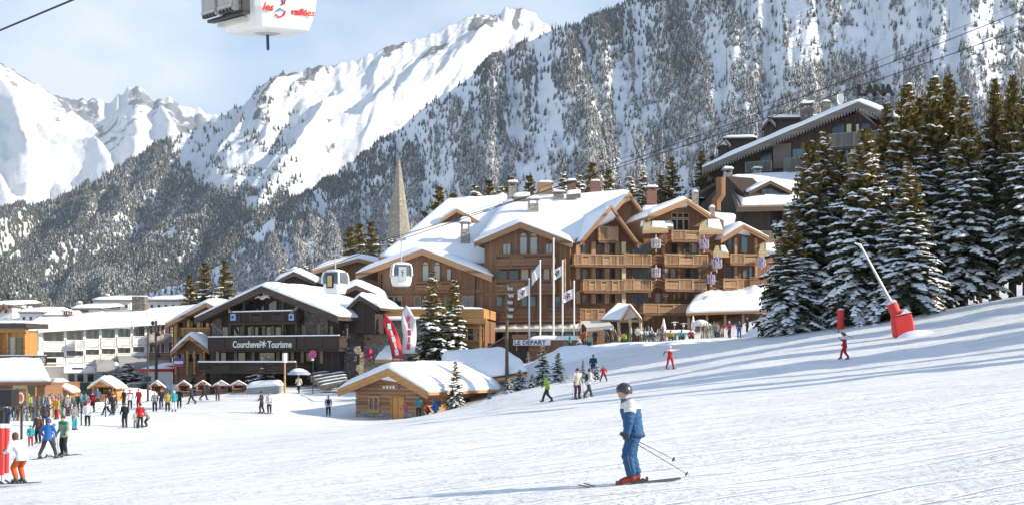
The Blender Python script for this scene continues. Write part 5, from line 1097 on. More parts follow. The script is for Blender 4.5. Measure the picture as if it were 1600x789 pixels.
# ---------------------------------------------------------------- market huts
def market_hut(px, d, wpx, ytop, yb, label, kind=0, rz=0.0, group='market huts'):
    x = (px-CX)*d/FPX; b = G(x, d); w = wpx*d/FPX; z1 = (HOR-ytop)*d/FPX; h = z1-b
    rt = empty('market_hut', (x, d, b), 0, label, 'hut', group); cw = w*.36; dp = w*.8; he = h*(.56 if kind else .6); ry = h-.38*(1 if kind else .6)
    c, s = math.cos(rz), math.sin(rz)
    def T(a, e, z): return Vector((x+c*a-s*e, d+s*a+c*e, b+z))
    X, Y = Vector((c, s, 0)), Vector((-s, c, 0)); wm = WOOD_OH if kind else WOOD_W
    mb = MB(); mb.obox(T(0, dp*.5, he*.25-.2), X*cw, Y*dp*.5, Vector((0, 0, he*.25+.2))); mb.obox(T(0, dp*.95, he*.5), X*cw, Y*.05, Vector((0, 0, he*.5))); mb.obox(T(-cw+.05, dp*.6, he*.5), X*.05, Y*dp*.35, Vector((0, 0, he*.5))); mb.obox(T(cw-.05, dp*.6, he*.5), X*.05, Y*dp*.35, Vector((0, 0, he*.5)))
    mb.prism([T(-cw, 0, he), T(cw, 0, he), T(0, 0, ry-.1)], Y*.06); mb.build('wall', wm, rt)
    for e in (-cw+.06, cw-.06): q = MB(); q.obox(T(e, .02, he*.5), X*.08, Y*.08, Vector((0, 0, he*.5))); q.build('post', wm, rt)
    q = MB(); q.obox(T(0, -.12, he*.5), X*cw*1.02, Y*.22, Vector((0, 0, .04))); q.build('counter', WOOD_OH if kind else WOOD_W, rt)
    q = MB(); L, A_, R_ = T(-w/2, -.35, he-.12), T(0, -.35, ry), T(w/2, -.35, he-.12); q.prism([L, A_, A_+Vector((0, 0, -.1)), L+Vector((0, 0, -.1))], Y*(dp+.6)); q.prism([A_, R_, R_+Vector((0, 0, -.1)), A_+Vector((0, 0, -.1))], Y*(dp+.6)); ro = q.build('roof', WOOD_OH if kind else WOOD_W, rt)
    prof = [L.lerp(A_, k/6) for k in range(7)]+[A_.lerp(R_, k/6) for k in range(1, 7)]; rows = [[p+Y*(dp+.6)*i/7 for p in prof] for i in range(8)]; snow_sheet(rows, (.42 if kind else .16)*(w/2.9), 'snow', ro, int(px), .2)
    rr = random.Random(int(px))
    for k in range(3): q = MB(); e = (-.6+.6*k)*cw; q.obox(T(e, dp*.9, he*.72), X*cw*.2, Y*.04, Vector((0, 0, .14))); q.build('notice', mat('card_%d' % k, [(.7, .65, .5), (.6, .2, .12), (.75, .75, .72)][k], .8), rt)
market_hut(88, 109, 50, 591, 622, 'honey wood hut behind the ski racks, left of two with puffy snow roofs', 1, .1); market_hut(161, 112, 46, 586, 625, 'honey wood market hut with puffy snow roof and open counter, right of two', 1, -.05)
for (px, d, lab) in ((245, 117, 'small grey market hut with orange shutter, leftmost of the row below the red parasol'), (287, 117, 'small grey market hut, second in the row of five'), (317, 117, 'small grey market hut, middle of the row of five'), (346, 116.5, 'small grey market hut, fourth in the row of five'), (373, 116, 'small grey market hut at the right end of the row of five')):
    market_hut(px, d, 27, 591, 617, lab, 0, .25)
def left_booth():
    F = Facade((-30, 106), (78, 105)); rt = empty('ticket_booth', base_at(20, 106), 0, 'low building under a broad smooth snow roof at the left edge', 'building'); wall_block(F, rt, -30, 72, 597, 650, 6, WOOD_B, n=-.8)
    A, B = F.pt(*F.uw(-35, 597, .8), .8), F.pt(*F.uw(80, 596, .8), .8); C, D = F.pt(*F.uw(66, 566, -5), -5), F.pt(*F.uw(-35, 566, -5), -5); roof_slab(rt, A, B, C, D, .3, .7, WOOD_B, 171)
    window(F, rt, 44, 601, 56, 618, -.77, WOOD_OH, GLASS, 1); part_box(rt, F, 'wall_panel', CREAM, 20, 601, 42, 625, -.8, -.7)
    for x in (-10, 16, 68): part_box(rt, F, 'post', WOOD_B, x, 598, x+2, 650, .3, .5)
left_booth()

# ---------------------------------------------------------------- terrace in front of the hotel
def terrace():
    F = Facade((742, 121.5), (910, 119.5)); rt = empty('terrace_deck', base_at(830, 121), 0, 'dark timber terrace wall with snowy top below the flagpoles', 'terrace')
    wall_block(F, rt, 826, 912, 531, 575, 4, WOOD_B); wall_block(F, rt, 742, 830, 536, 580, 4, WOOD_D, n=-.3)
    A, B = F.pt(*F.uw(826, 531, .3), .3), F.pt(*F.uw(908, 531, .3), .3); snow_sheet(lerp_rows(A, B, B-F.n*4, A-F.n*4, 8, 24), .5, 'snow', rt, 181, .25)
    for k in range(5): part_box(rt, F, 'plank', WOOD_B, 828, 533+k*5.5, 910, 537.6+k*5.5, .02, .07+.02*(k % 2))
    beam(rt, 'handrail', WOOD_G, F.pt(*F.uw(762, 542, .6), .6), F.pt(*F.uw(792, 524, .6), .6), .07, 6)
    sg = empty('departure_sign', W(832, 534, 119), 0, 'long white board lettered LE DEPART on the terrace wall', 'sign'); sm = mat('board_white', (.80, .77, .80), .6, .05)
    part_box(sg, F, 'board', sm, 802, 530.5, 860, 539, .45, .55); part_box(sg, F, 'upper_board', WOOD_B, 800, 522, 823, 530, .42, .55); text_obj('LE DEPART', mat('navy', (0.02, 0.04, 0.12), 0.6), sg, F.pt(*F.uw(828, 535, .58), .58), F.u, .62, .03, offset=.012, sx=1.1)
    for x in (806, 856): part_box(sg, F, 'bracket', WOOD_G, x, 538, x+1.5, 548, .3, .44)
terrace()
def porch():
    F = Facade((905, 119.5), (1005, 119)); rt = empty('entrance_porch', base_at(975, 119.5), 0, 'timber entrance porch with steep snowy roof on the hotel terrace', 'porch')
    gable_roof(F, rt, (984, 476), (969, 500), (1004, 501), 4.5, .6, .15, .3, WOOD_LH, WOOD_LH, 191, fh=.28, double=True)
    A, B, C, D = W(938, 499, 119), W(972, 500, 118.6), W(986, 476, 121), W(966, 474, 122); roof_slab(rt, A, B, C, D, .15, .35, SHINGLE, 192, nr=9, nc=12)
    for x in (966, 984, 1000): 
        p = F.pt(*F.uw(x, 500, .3), .3); mb = MB(); g = G(p.x, p.y); mb.tube([(p.x, p.y, g-.2), (p.x+.1, p.y, g+1.2), (p.x, p.y, p.z+.2)], [.2, .15, .17], 7); mb.build('trunk_post', mat('pale_trunk', (0.55, 0.43, 0.28), 0.8, 0.2), rt)
    part_box(rt, F, 'back_wall', WOOD_D, 945, 500, 1004, 534, -3.2, -3.0); part_box(rt, F, 'tie_beam', WOOD_LH, 968, 499, 1003, 503, .1, .35)
    tn = empty('canvas_tent', base_at(932, 119), 0, 'cream canvas tent awning beside the entrance porch', 'tent'); A, B, C, D = W(917, 512, 117.5), W(958, 508, 117), W(948, 499, 120), W(908, 501, 120.5); m2 = MB(); m2.prism([A, B, C, D], (0, 0, -.05)); m2.prism([A, B, B+Vector((0, 0, -.35)), A+Vector((0, 0, -.35))], (0, .03, 0)); m2.build('canopy', CANVAS, tn)
    for p in (A, B, D): mb = MB(); mb.tube([(p.x, p.y+.1, G(p.x, p.y)-.1), (p.x, p.y+.1, p.z-.05)], .05, 6); mb.build('pole', WHITE_M, tn)
porch()
def parasol(px, d, yt, r, label, m, closed=False, group=None):
    x = (px-CX)*d/FPX; b = G(x, d); zt = (HOR-yt)*d/FPX; rt = empty('parasol', (x, d, b), 0, label, 'parasol', group); mb = MB(); mb.tube([(x, d, b-.1), (x, d, zt)], .04, 6); mb.build('pole', WHITE_M, rt); mb = MB()
    if closed: mb.tube([(x, d, b+.7), (x, d, b+1.3), (x, d, zt)], [.10, .26, .05], 8)
    else:
        ring = [(x+r*math.cos(t), d+r*math.sin(t), zt-.45) for t in np.linspace(0, 2*math.pi, 9)[:-1]]
        for k in range(8): mb.add([ring[k], ring[(k+1) % 8], (x, d, zt)], [(0, 1, 2)]); a, c = Vector(ring[k]), Vector(ring[(k+1) % 8]); mb.add([a, a-Vector((0, 0, .2)), c-Vector((0, 0, .2)), c], [(0, 1, 2, 3)])
    mb.build('canopy', m, rt)
    if not closed: snow_sheet([[Vector((x+r*.8*q*math.cos(t), d+r*.8*q*math.sin(t), zt-.45*q*.8+.02)) for t in np.linspace(0, 6.2, 13)] for q in (1, .7, .4, .1)], .1, 'snow_cap', rt, 3, .3)
gp_ = 'terrace parasols'
for (px, yt, lab, c) in ((1037, 497, 'closed white parasol left of the mushroom heaters', True), (1083, 493, 'closed tall white parasol beside the ski rack', True), (1095, 499, 'open flat white parasol above the ski rack', False)): parasol(px, 118.5, yt, 1.0, lab, WHITE_W, c, gp_)
parasol(250, 131, 571, 2.6, 'large red parasol with white fringe in front of the timber chalet', mat('parasol_red', (.55, .02, .02), .7)); parasol(267, 133, 566, 2.0, 'orange-red parasol peeping over the large red one', mat('parasol_orange', (.62, .09, .02), .7)); parasol(467, 116, 575, 1.15, 'open pale blue-white parasol over the person in yellow below the office steps', mat('parasol_blue', (.36, .42, .58), .8))
for (px, yt, lab) in ((1054, 502, 'white-capped patio heater, left of two on the terrace'), (1068, 504, 'white-capped patio heater, right of two on the terrace')):
    d = 119; x = (px-CX)*d/FPX; b = G(x, d); zt = (HOR-yt)*d/FPX; rt = empty('patio_heater', (x, d, b), 0, lab, 'heater', 'patio heaters'); mb = MB(); mb.tube([(x, d, b-.1), (x, d, b+.5), (x, d, b+.55), (x, d, zt-.3)], [.22, .2, .05, .05], 8); mb.build('stand', METAL_G, rt); mb = MB(); mb.tube([(x, d, zt-.4), (x, d, zt-.12), (x, d, zt-.1), (x, d, zt)], [.12, .12, .45, .05], 10); mb.build('hood', WHITE_M, rt)
# snow-covered long tables and benches
for (px, py, d, L, lab) in ((1058, 519, 118, 3.6, 'long snow-covered table left of the ski rack'), (1010, 523, 118, 2.0, 'snow-covered table beside the entrance porch')):
    c = W(px, py, d); b = G(c.x, d); rt = empty('terrace_table', (c.x, d, b), 0, lab, 'table', 'terrace tables'); z = max(b+.75, c.z-.1); mb = MB(); mb.box((c.x-L/2, d-.5, z-.06), (c.x+L/2, d+.5, z)); mb.build('table_top', WOOD_G, rt)
    for sx in (-1, 1):
        for sy in (-1, 1): mb = MB(); mb.box((c.x+sx*(L/2-.15)-.05, d+sy*.4-.05, b-.1), (c.x+sx*(L/2-.15)+.05, d+sy*.4+.05, z-.06)); mb.build('leg', WOOD_G, rt)
    snow_sheet(lerp_rows((c.x-L/2, d-.5, z), (c.x+L/2, d-.5, z), (c.x+L/2, d+.5, z), (c.x-L/2, d+.5, z), 7, 16), .35, 'snow', rt, int(px), .3)

# ---------------------------------------------------------------- ski racks with skis standing in them
SKC = [cloth('ski%d' % i, c) for i, c in enumerate(((.50, .47, .42), (.06, .06, .07), (.38, .32, .14), (.28, .06, .05), (.10, .17, .24), (.36, .31, .25), (.12, .20, .13), (.58, .56, .54)))]
def ski_mesh(L=1.65, w=.075):
    mb = MB(); n = 9
    pr = [(s, w*(1.15-.35*math.sin(math.pi*min(1, max(0, (s-.05)/.9)))) if s < .97 else w*.45, .0 if s < .86 else (s-.86)**2*4.2) for s in np.linspace(0, 1, n)]
    for k, (z0, z1) in enumerate(((0, .014),)):
        P = [[(-hw, s*L, h+z0), (hw, s*L, h+z0), (hw, s*L, h+z1), (-hw, s*L, h+z1)] for (s, hw, h) in [(a, b*.5+.012, c) for a, b, c in pr]]
        for i in range(n-1):
            for j in range(4): mb.add([P[i][j], P[i][(j+1) % 4], P[i+1][(j+1) % 4], P[i+1][j]], [(0, 1, 2, 3)])
        mb.add(P[0], [(0, 1, 2, 3)]); mb.add(P[-1], [(3, 2, 1, 0)])
    mb.mi = 1; mb.box((-.035, L*.40, .014), (.035, L*.47, .05)); mb.box((-.035, L*.55, .014), (.035, L*.60, .055))
    return mb
SKI = {}
def ski_data(ci):
    if ci not in SKI: SKI[ci] = ski_mesh().mesh('ski', [SKC[ci], IRON])
    return SKI[ci]
ORD = ['first', 'second', 'third', 'fourth', 'fifth', 'sixth', 'seventh', 'eighth', 'ninth', 'tenth', 'eleventh', 'twelfth', 'thirteenth', 'fourteenth', 'fifteenth', 'sixteenth', 'seventeenth', 'eighteenth', 'nineteenth', 'twentieth']
def ski_rack(px0, px1, d, n, label, group, seed, lean=.28, grp2=None):
    r = random.Random(seed); x0, x1 = (px0-CX)*d/FPX, (px1-CX)*d/FPX; xm = (x0+x1)/2; b = G(xm, d); rt = empty('ski_rack', (xm, d, b), 0, label, 'ski rack', group); mb = MB()
    za, zb = G(x0, d), G(x1, d)
    for z in (.35, 1.0): mb.tube([(x0, d+.05, za+z), (x1, d+.05, zb+z)], .035, 6)
    mb.build('rail', WOOD_G, rt)
    for e, zz in ((x0, za), (xm, b), (x1, zb)): q = MB(); q.tube([(e, d+.08, zz-.1), (e, d+.08, zz+1.1)], .045, 6); q.tube([(e, d+.08, zz+1.0), (e, d+.7, zz-.05)], .035, 6); q.build('leg', WOOD_G, rt)
    for i in range(n):
        e = x0+(x1-x0)*(i+.5)/n+r.uniform(-.06, .06); z = G(e, d-.3); ci = r.randrange(8)
        a = link('ski', ski_data(ci)); a.location = (e, d-.32+r.uniform(-.05, .05), z-.02); a.rotation_euler = (R(90)-r.uniform(.12, .3), r.uniform(-lean, lean)*.5, r.uniform(-.5, .5)); a.scale = (1.25, r.uniform(.9, 1.12), 1.2)
        a['label'] = '%s ski, %s from the left in %s' % (('pale', 'black', 'mustard', 'dark red', 'slate blue', 'tan', 'dull green', 'white')[ci], ORD[i], grp2); a['category'] = 'ski'; a['group'] = 'skis in the racks'
LR = 'the crowded ski racks left of the honey wood huts'
for k, (p0, p1, d) in enumerate(((8, 62, 84), (30, 90, 89), (62, 118, 94), (80, 128, 99))):
    ski_rack(p0, p1, d, 20, ('ski rack full of skis nearest the camera, at the left', 'ski rack full of skis, second row at the left', 'ski rack full of skis, third row at the left', 'ski rack full of skis, rear row before the honey wood hut')[k], 'ski racks at the left', 300+k, grp2=('the nearest left rack', 'the second left rack', 'the third left rack', 'the rear left rack')[k])
ski_rack(1097, 1130, 116, 14, 'ski rack with upright skis in front of the snowed hotel canopy', 'ski racks on the terrace', 310, grp2='the terrace rack before the hotel canopy')
ski_rack(1006, 1040, 117, 12, 'ski rack with leaning skis right of the entrance porch', 'ski racks on the terrace', 311, lean=.8, grp2='the terrace rack right of the porch')
ski_rack(945, 985, 117, 9, 'low rack of skis before the entrance porch', 'ski racks on the terrace', 312, lean=.9, grp2='the terrace rack before the porch')

# ---------------------------------------------------------------- flagpoles, flags, lamps, poles
def cloth_flag(o, a, u, v, nx, ny, amp, m, ph=0.0, name='flag', emblem=None):
    """waving cloth: a = top at the pole, u along the fly, v down"""
    a, u, v = Vector(a), Vector(u), Vector(v); nn = u.cross(v).normalized(); rows = []
    for i in range(ny+1):
        rows.append([a+u*(j/nx)+v*(i/ny)+nn*amp*(j/nx)*math.sin(j/nx*6+i*.5+ph)+Vector((0, 0, -.35*amp*(j/nx)**2)) for j in range(nx+1)])
    mb = MB(); mb.grid(rows); f = mb.build(name, m, o, True); f.modifiers.new('thickness', 'SOLIDIFY').thickness = .02
    if emblem:
        e = MB(); 
        for q in range(5):
            t = q*1.2566; r0 = min(u.length, v.length)*.28; c = a+u*.52+v*.5-nn*.09*(1 if nn.y > 0 else -1); dd = u.normalized()*math.cos(t)+v.normalized()*math.sin(t); e.obox(c+dd*r0*.6, dd*r0*.4, nn*.012, dd.cross(nn)*r0*.22)
        e.build('emblem', emblem, f)
    return f
FLW = mat('flag_white', (.76, .74, .74), .8, .05); FLP = mat('flag_plum', (.28, .05, .16), .8, .1); FLD = mat('flag_dark', (.05, .05, .06), .8)
for (px, yt, yb, d, fx, fy, lab, em) in ((827, 436, 528, 122, -17, 0, 'leftmost flagpole, flag with plum emblem blown to the left', FLP), (844, 408, 528, 122, -12, 12, 'second flagpole from the left, its flag hanging slack', None), (865, 374, 528, 121.5, 0, 0, 'tallest flagpole in the middle, without a flag', None), (879, 408, 528, 122, -14, 8, 'fourth flagpole from the left, white flag with dark sign at its top', FLD), (897, 440, 528, 122, -16, 6, 'rightmost flagpole, flag with plum emblem near the honey balconies', FLP)):
    x = (px-CX)*d/FPX; b = G(x, d); zt = (HOR-yt)*d/FPX; s = d/FPX; o = empty('flagpole', (x, d, b), 0, lab, 'flagpole', 'flagpoles before the hotel'); mb = MB(); mb.tube([(x, d, b-.2), (x, d, zt)], [.10, .075], 8); mb.ell((x, d, zt+.05), (.1, .1, .1)); mb.build('pole', WHITE_M, o)
    if fx:
        y0 = 445 if px == 827 else (412 if px == 844 else (415 if px == 879 else 450)); a = Vector((x-.08, d, (HOR-y0)*s)); cloth_flag(o, a, (fx*s, 0, -(14 if px == 844 else 7)*s), (0, 0, -(16 if px != 844 else 20)*s), 10, 6, .16, FLW, px, 'flag', em)
def feather(px0, py0, px1, py1, d, wpx, m, m2, label):
    s = d/FPX; base = W(px1, py1, d); top = W(px0, py0, d); b = G(base.x, d); o = empty('feather_flag', (base.x, d, b), 0, label, 'banner', 'feather flags by the ski hut'); n = 14; L_, R_ = [], []
    for k in range(n+1):
        t = k/n; c = base.lerp(top, t)+Vector(((top.x-base.x)*-.0, 0, 0)); bow = math.sin(t*math.pi)*wpx*.18*s
        wd = wpx*s*(min(1, (1-t)*3.2)**.6); L_.append(c+Vector((bow-wd*.5, 0, 0))); R_.append(c+Vector((bow+wd*.5, .05*math.sin(t*7), 0)))
    mb = MB(); mb.grid([[l.lerp(r_, j/4)+Vector((0, .12*math.sin(j*1.4+i*.5), 0)) for j in range(5)] for i, (l, r_) in enumerate(zip(L_, R_))]); f = mb.build('banner_cloth', m, o, True); f.modifiers.new('thickness', 'SOLIDIFY').thickness = .02
    mb = MB(); mb.tube([(base.x-wpx*s*.5, d+.05, b-.1)]+[l+Vector((0, .03, 0)) for l in L_]+[top], .035, 6); mb.build('pole', METAL_D, o)
    for k in range(5):
        t = .2+.14*k; i = int(t*n); c = L_[i].lerp(R_[i], .5); dd = (L_[i+1]-L_[i]).normalized(); e = MB(); e.obox(c+Vector((0, -.17, 0)), dd*.28, (0, .01, 0), dd.cross(Vector((0, 1, 0)))*(.09 if k % 2 else .16)); e.build('print_mark', m2, f)
feather(600, 489, 622, 560, 110, 17, mat('banner_red', (.60, .03, .04), .7, .08), FLW, 'red feather flag with white print behind the ski hut'); feather(634, 476, 637, 552, 111, 22, FLW, mat('banner_crimson', (.45, .04, .12), .7), 'white feather flag with red print behind the ski hut')
def lamp_pole(px, yt, yb, d, label, arms=((0, 0),), r=.09, name='street_lamp', m=IRON):
    x = (px-CX)*d/FPX; b = G(x, d); zt = (HOR-yt)*d/FPX; o = empty(name, (x, d, b), 0, label, 'lamp post'); mb = MB(); mb.tube([(x, d, b-.3), (x, d, zt)], [r*1.25, r*.8], 8); mb.build('pole', m, o); return o, x, b, zt
o, x, b, zt = lamp_pole(792, 444, 600, 104, 'tall wooden floodlight pole right of the ski hut', r=.14, m=wood('pole_wood', (.12, .10, .06)))
for k in range(5): mb = MB(); c = Vector((x+.28+.1*(k % 2), 104-.1, zt-.4-k*.62)); mb.obox(c, (.24, 0, 0), (0, .16, 0), (0, -.04, .13)); f = mb.build('floodlight', METAL_G, o); mb = MB(); mb.tube([c, (x, 104, c.z)], .04, 5); mb.build('bracket', IRON, f)
o, x, b, zt = lamp_pole(231, 512, 628, 112, 'dark street lamp with twin heads, left one before the white hotel end bay', r=.10); mb = MB(); mb.box((x-.5, 111.8, zt-.1), (x+.5, 112.2, zt+.05)); mb.build('lamp_head', IRON, o); mb = MB(); mb.box((x-.28, 111.85, zt-5.2), (x+.28, 112.15, zt-4.7)); mb.build('junction_box', METAL_D, o)
o, x, b, zt = lamp_pole(244, 500, 585, 128, 'black lamp mast with spotlights, right of the twin-headed street lamp', r=.16)
for k in range(4): mb = MB(); mb.ell((x+(.3 if k % 2 else -.3), 127.8, zt-.3-k*1.2), (.22, .2, .26)); mb.build('spotlight', METAL_D, o)
o, x, b, zt = lamp_pole(445, 556, 612, 108, 'street lamp with white cylinder shade on a tan post, before the tourist office', r=.09, m=wood('tan_post', (.42, .27, .14))); mb = MB(); mb.tube([(x, 108, zt-.6), (x, 108, zt+.3)], .22, 10); mb.build('lamp_shade', WHITE_W, o); mb = MB(); mb.tube([(x, 108, zt+.3), (x, 108, zt+.42)], [.27, .1], 10); mb.build('cap', METAL_D, o)
o, x, b, zt = lamp_pole(181, 572, 608, 128, 'small globe lamp on a post in front of the white hotel', r=.05); mb = MB(); mb.ell((x, 128, zt+.15), (.32, .32, .38)); mb.build('globe', WHITE_W, o)
d = 112; x = (489-CX)*d/FPX; b = G(x, d); o = empty('no_parking_sign', (x, d, b), 0, 'round red-rimmed traffic sign on a dark post by the office steps', 'sign'); mb = MB(); mb.tube([(x, d, b-.2), (x, d, (HOR-546)*d/FPX)], .05, 6); mb.build('post', METAL_D, o); c = Vector((x, d-.07, (HOR-553)*d/FPX))
def disc(c, r0, r1, y0, y1, n=20):
    mb = MB(); ang = np.linspace(0, 2*math.pi, n+1)
    for a, e in zip(ang, ang[1:]):
        P = lambda r_, t, y: (c.x+r_*math.cos(t), c.y+y, c.z+r_*math.sin(t))
        mb.prism([P(r0, a, y0), P(r1, a, y0), P(r1, e, y0), P(r0, e, y0)] if r0 > 0 else [P(0, a, y0), P(r1, a, y0), P(r1, e, y0)], (0, y1-y0, 0))
    return mb
disc(c, 0, .27, -.03, .0).build('sign_face', mat('sign_blue', (.04, .07, .4), .4), o); disc(c, .255, .37, -.045, .0).build('sign_rim', mat('sign_red', (.55, .03, .10), .4), o); mb = MB(); mb.obox(c+Vector((0, -.04, 0)), (.2, 0, -.2), (0, .012, 0), (.035, 0, .035)); mb.build('sign_slash', MATS['sign_red'], o); mb = MB(); mb.box((c.x-.12, c.y-.02, c.z-.62), (c.x+.12, c.y, c.z-.42)); mb.build('plate', WHITE_M, o)
# tricolour board by the parasol
d = 126; c = W(279, 565, d); o = empty('tricolour_sign', (c.x, d, G(c.x, d)), 0, 'blue, white and red sign board hung beside the red parasol', 'sign'); s = d/FPX
for k, m in enumerate((mat('sign_blue', (.04, .07, .4), .4), FLW, mat('sign_red', (.55, .03, .10), .4))): mb = MB(); mb.box((c.x-7*s, d-.05, c.z+(6-4.6*(k+1))*s+.02), (c.x+7*s, d+.05, c.z+(6-4.6*k)*s)); mb.build('stripe', m, o)
mb = MB(); mb.tube([(c.x, d+.1, G(c.x, d)-.1), (c.x, d+.1, c.z+.4)], .06, 6); mb.build('post', IRON, o)
# steps beside the tourist office
for k in range(5):
    A, B = W(500-k*5, 590-k*4.4+12, 112+k*1.6), W(541-k*1, 582-k*4.4+12, 112+k*1.6); st = empty('snowy_step', ((A.x+B.x)/2, A.y, min(A.z, B.z)-.3), 0, 'snow-edged stone step beside the dark tourist office, %s' % ('lowest', 'second from below', 'middle one', 'second from the top', 'topmost')[k], 'step', 'steps by the tourist office'); mb = MB(); mb.prism([A, B, B+Vector((0, 1.2, 0)), A+Vector((0, 1.2, 0))], (0, 0, -.5)); mb.build('stone_slab', STONE_D, st); snow_sheet(lerp_rows(A+Vector((0, .02, 0)), B+Vector((0, .02, 0)), B+Vector((0, 1.1, 0)), A+Vector((0, 1.1, 0)), 5, 16), .12, 'snow', st, 400+k, .3, lump=.5)
# snowed low wall before the tourist office
A, B = W(385, 606, 114), W(436, 602, 113); o = empty('snowed_planter', ((A.x+B.x)/2, 114, G((A.x+B.x)/2, 114)), 0, 'broad grey planter box buried in snow before the tourist office', 'planter'); mb = MB(); mb.prism([A, B, B+Vector((0, 2.4, 0)), A+Vector((0, 2.4, 0))], (0, 0, -1.3)); mb.build('box', mat('grey_plank', (.28, .28, .29), .85, .15), o); snow_sheet(lerp_rows(A, B, B+Vector((0, 2.4, 0)), A+Vector((0, 2.4, 0)), 8, 14), .6, 'snow', o, 411, .25)
# cars behind the market huts
def car(px, d, rz, col, label, L=4.4, hh=1.75):
    x = (px-CX)*d/FPX; b = G(x, d); o = empty('parked_car', (x, d, b), rz, label, 'car', 'cars parked before the white hotel'); m = mat('car_paint_%d' % px, col, .25, .05, 2, spec=.6)
    body = [(-L/2, .35), (L/2, .35), (L/2, .8), (L*.42, .98), (L*.2, 1.02), (-L*.42, 1.05), (-L/2, .95)]; cab = [(L*.2, 1.02), (L*.06, hh-.08), (0, hh), (-L*.36, hh), (-L*.45, 1.05)]; off = Vector((x, d, b))
    def mk(nm, poly, w, mm, par): mb = MB(); mb.prism([Vector((p[0], -w, p[1])) for p in poly], (0, 2*w, 0)); me = mb.mesh(nm, mm); ob = link(nm, me, par); bv = ob.modifiers.new('bevel', 'BEVEL'); bv.width = .05; bv.segments = 2; return ob
    bo = mk('body', body, .88, m, o); mk('cabin', cab, .78, m, bo); gw = [(L*.15, 1.07), (L*.04, hh-.15), (-L*.33, hh-.12), (-L*.40, 1.1)]
    mb = MB(); mb.prism([Vector((p[0], -.80, p[1])) for p in gw], (0, 1.6, 0)); link('window', mb.mesh('window', GLASS), bo); mb = MB(); mb.prism([Vector((L*.19, -.7, 1.06)), Vector((L*.19, .7, 1.06)), Vector((L*.065, .64, hh-.12)), Vector((L*.065, -.64, hh-.12))], (.05, 0, .02)); link('windscreen', mb.mesh('windscreen', GLASS), bo)
    for sx in (-.3, .3):
        for sy in (-.86, .86): mb = MB(); mb.tube([(sx*L, sy-.11, .34), (sx*L, sy+.11, .34)], .34, 14); w_ = link('wheel', mb.mesh('wheel', mat('tyre', (.02, .02, .02), .9)), o); mb = MB(); mb.tube([(sx*L, sy-.125, .34), (sx*L, sy+.125, .34)], .19, 10); link('rim', mb.mesh('rim', METAL_G), w_)
    for sy in (-.62, .62): mb = MB(); mb.box((L/2-.03, sy-.18, .68), (L/2+.03, sy+.18, .84)); link('headlight', mb.mesh('headlight', mat('lamp_glass', (.7, .7, .68), .2)), o)
car(206, 121, R(205), (.10, .11, .13), 'dark grey off-road car with pale roof rails behind the snow heap'); car(232, 123, R(200), (.30, .31, .33), 'silver car half hidden behind the dark grey off-road car'); car(118, 122, R(190), (.03, .045, .06), 'dark blue-black car between the two honey wood huts', 4.6, 1.9); car(60, 118, R(180), (.25, .26, .27), 'grey car behind the ski racks')
# heaps of cleared snow
def heap(px, py, d, rx, ry, h, label, seed):
    c = W(px, py, d); b = G(c.x, d); rows = []
    for i in range(9):
        rows.append([])
        for j in range(15):
            a, e = (i/8-.5)*2, (j/14-.5)*2; q = max(0, 1-(a*a+e*e)); X, Y = c.x+e*rx, d+a*ry
            rows[-1].append(Vector((X, Y, G(X, Y)-.12+h*q**.7*(.75+.5*float(fbm(X*.8, Y*.8, 3, seed))))))
    mb = MB(); mb.grid(rows); o = mb.build('snow_heap', M_SNOW, None, True); tag(o, label, 'snow heap', 'heaps of cleared snow')
heap(200, 612, 116, 3.4, 1.8, 1.3, 'rounded heap of cleared snow before the parked cars', 1); heap(160, 634, 104, 2.4, 1.2, .8, 'low heap of snow in front of the right honey wood hut', 2); heap(882, 548, 112, 3.8, 2.4, 1.2, 'heaped bank of snow at the left end of the hotel terrace', 3); heap(1218, 510, 114, 3.5, 2.5, 1.5, 'heap of snow at the right end of the hotel canopy', 4); heap(960, 541, 114, 6, 1.6, .55, 'long snow bank along the terrace edge before the porch', 5); heap(1060, 537, 114, 7, 1.6, .4, 'long snow bank along the terrace edge before the ski rack', 6); heap(445, 606, 108, 3.0, 1.2, .8, 'snow heap around the foot of the cylinder-shaded lamp', 7); heap(1430, 527, 81, 1.4, 1.0, .5, 'small snow heap against the right foot of the red lance pad', 8)
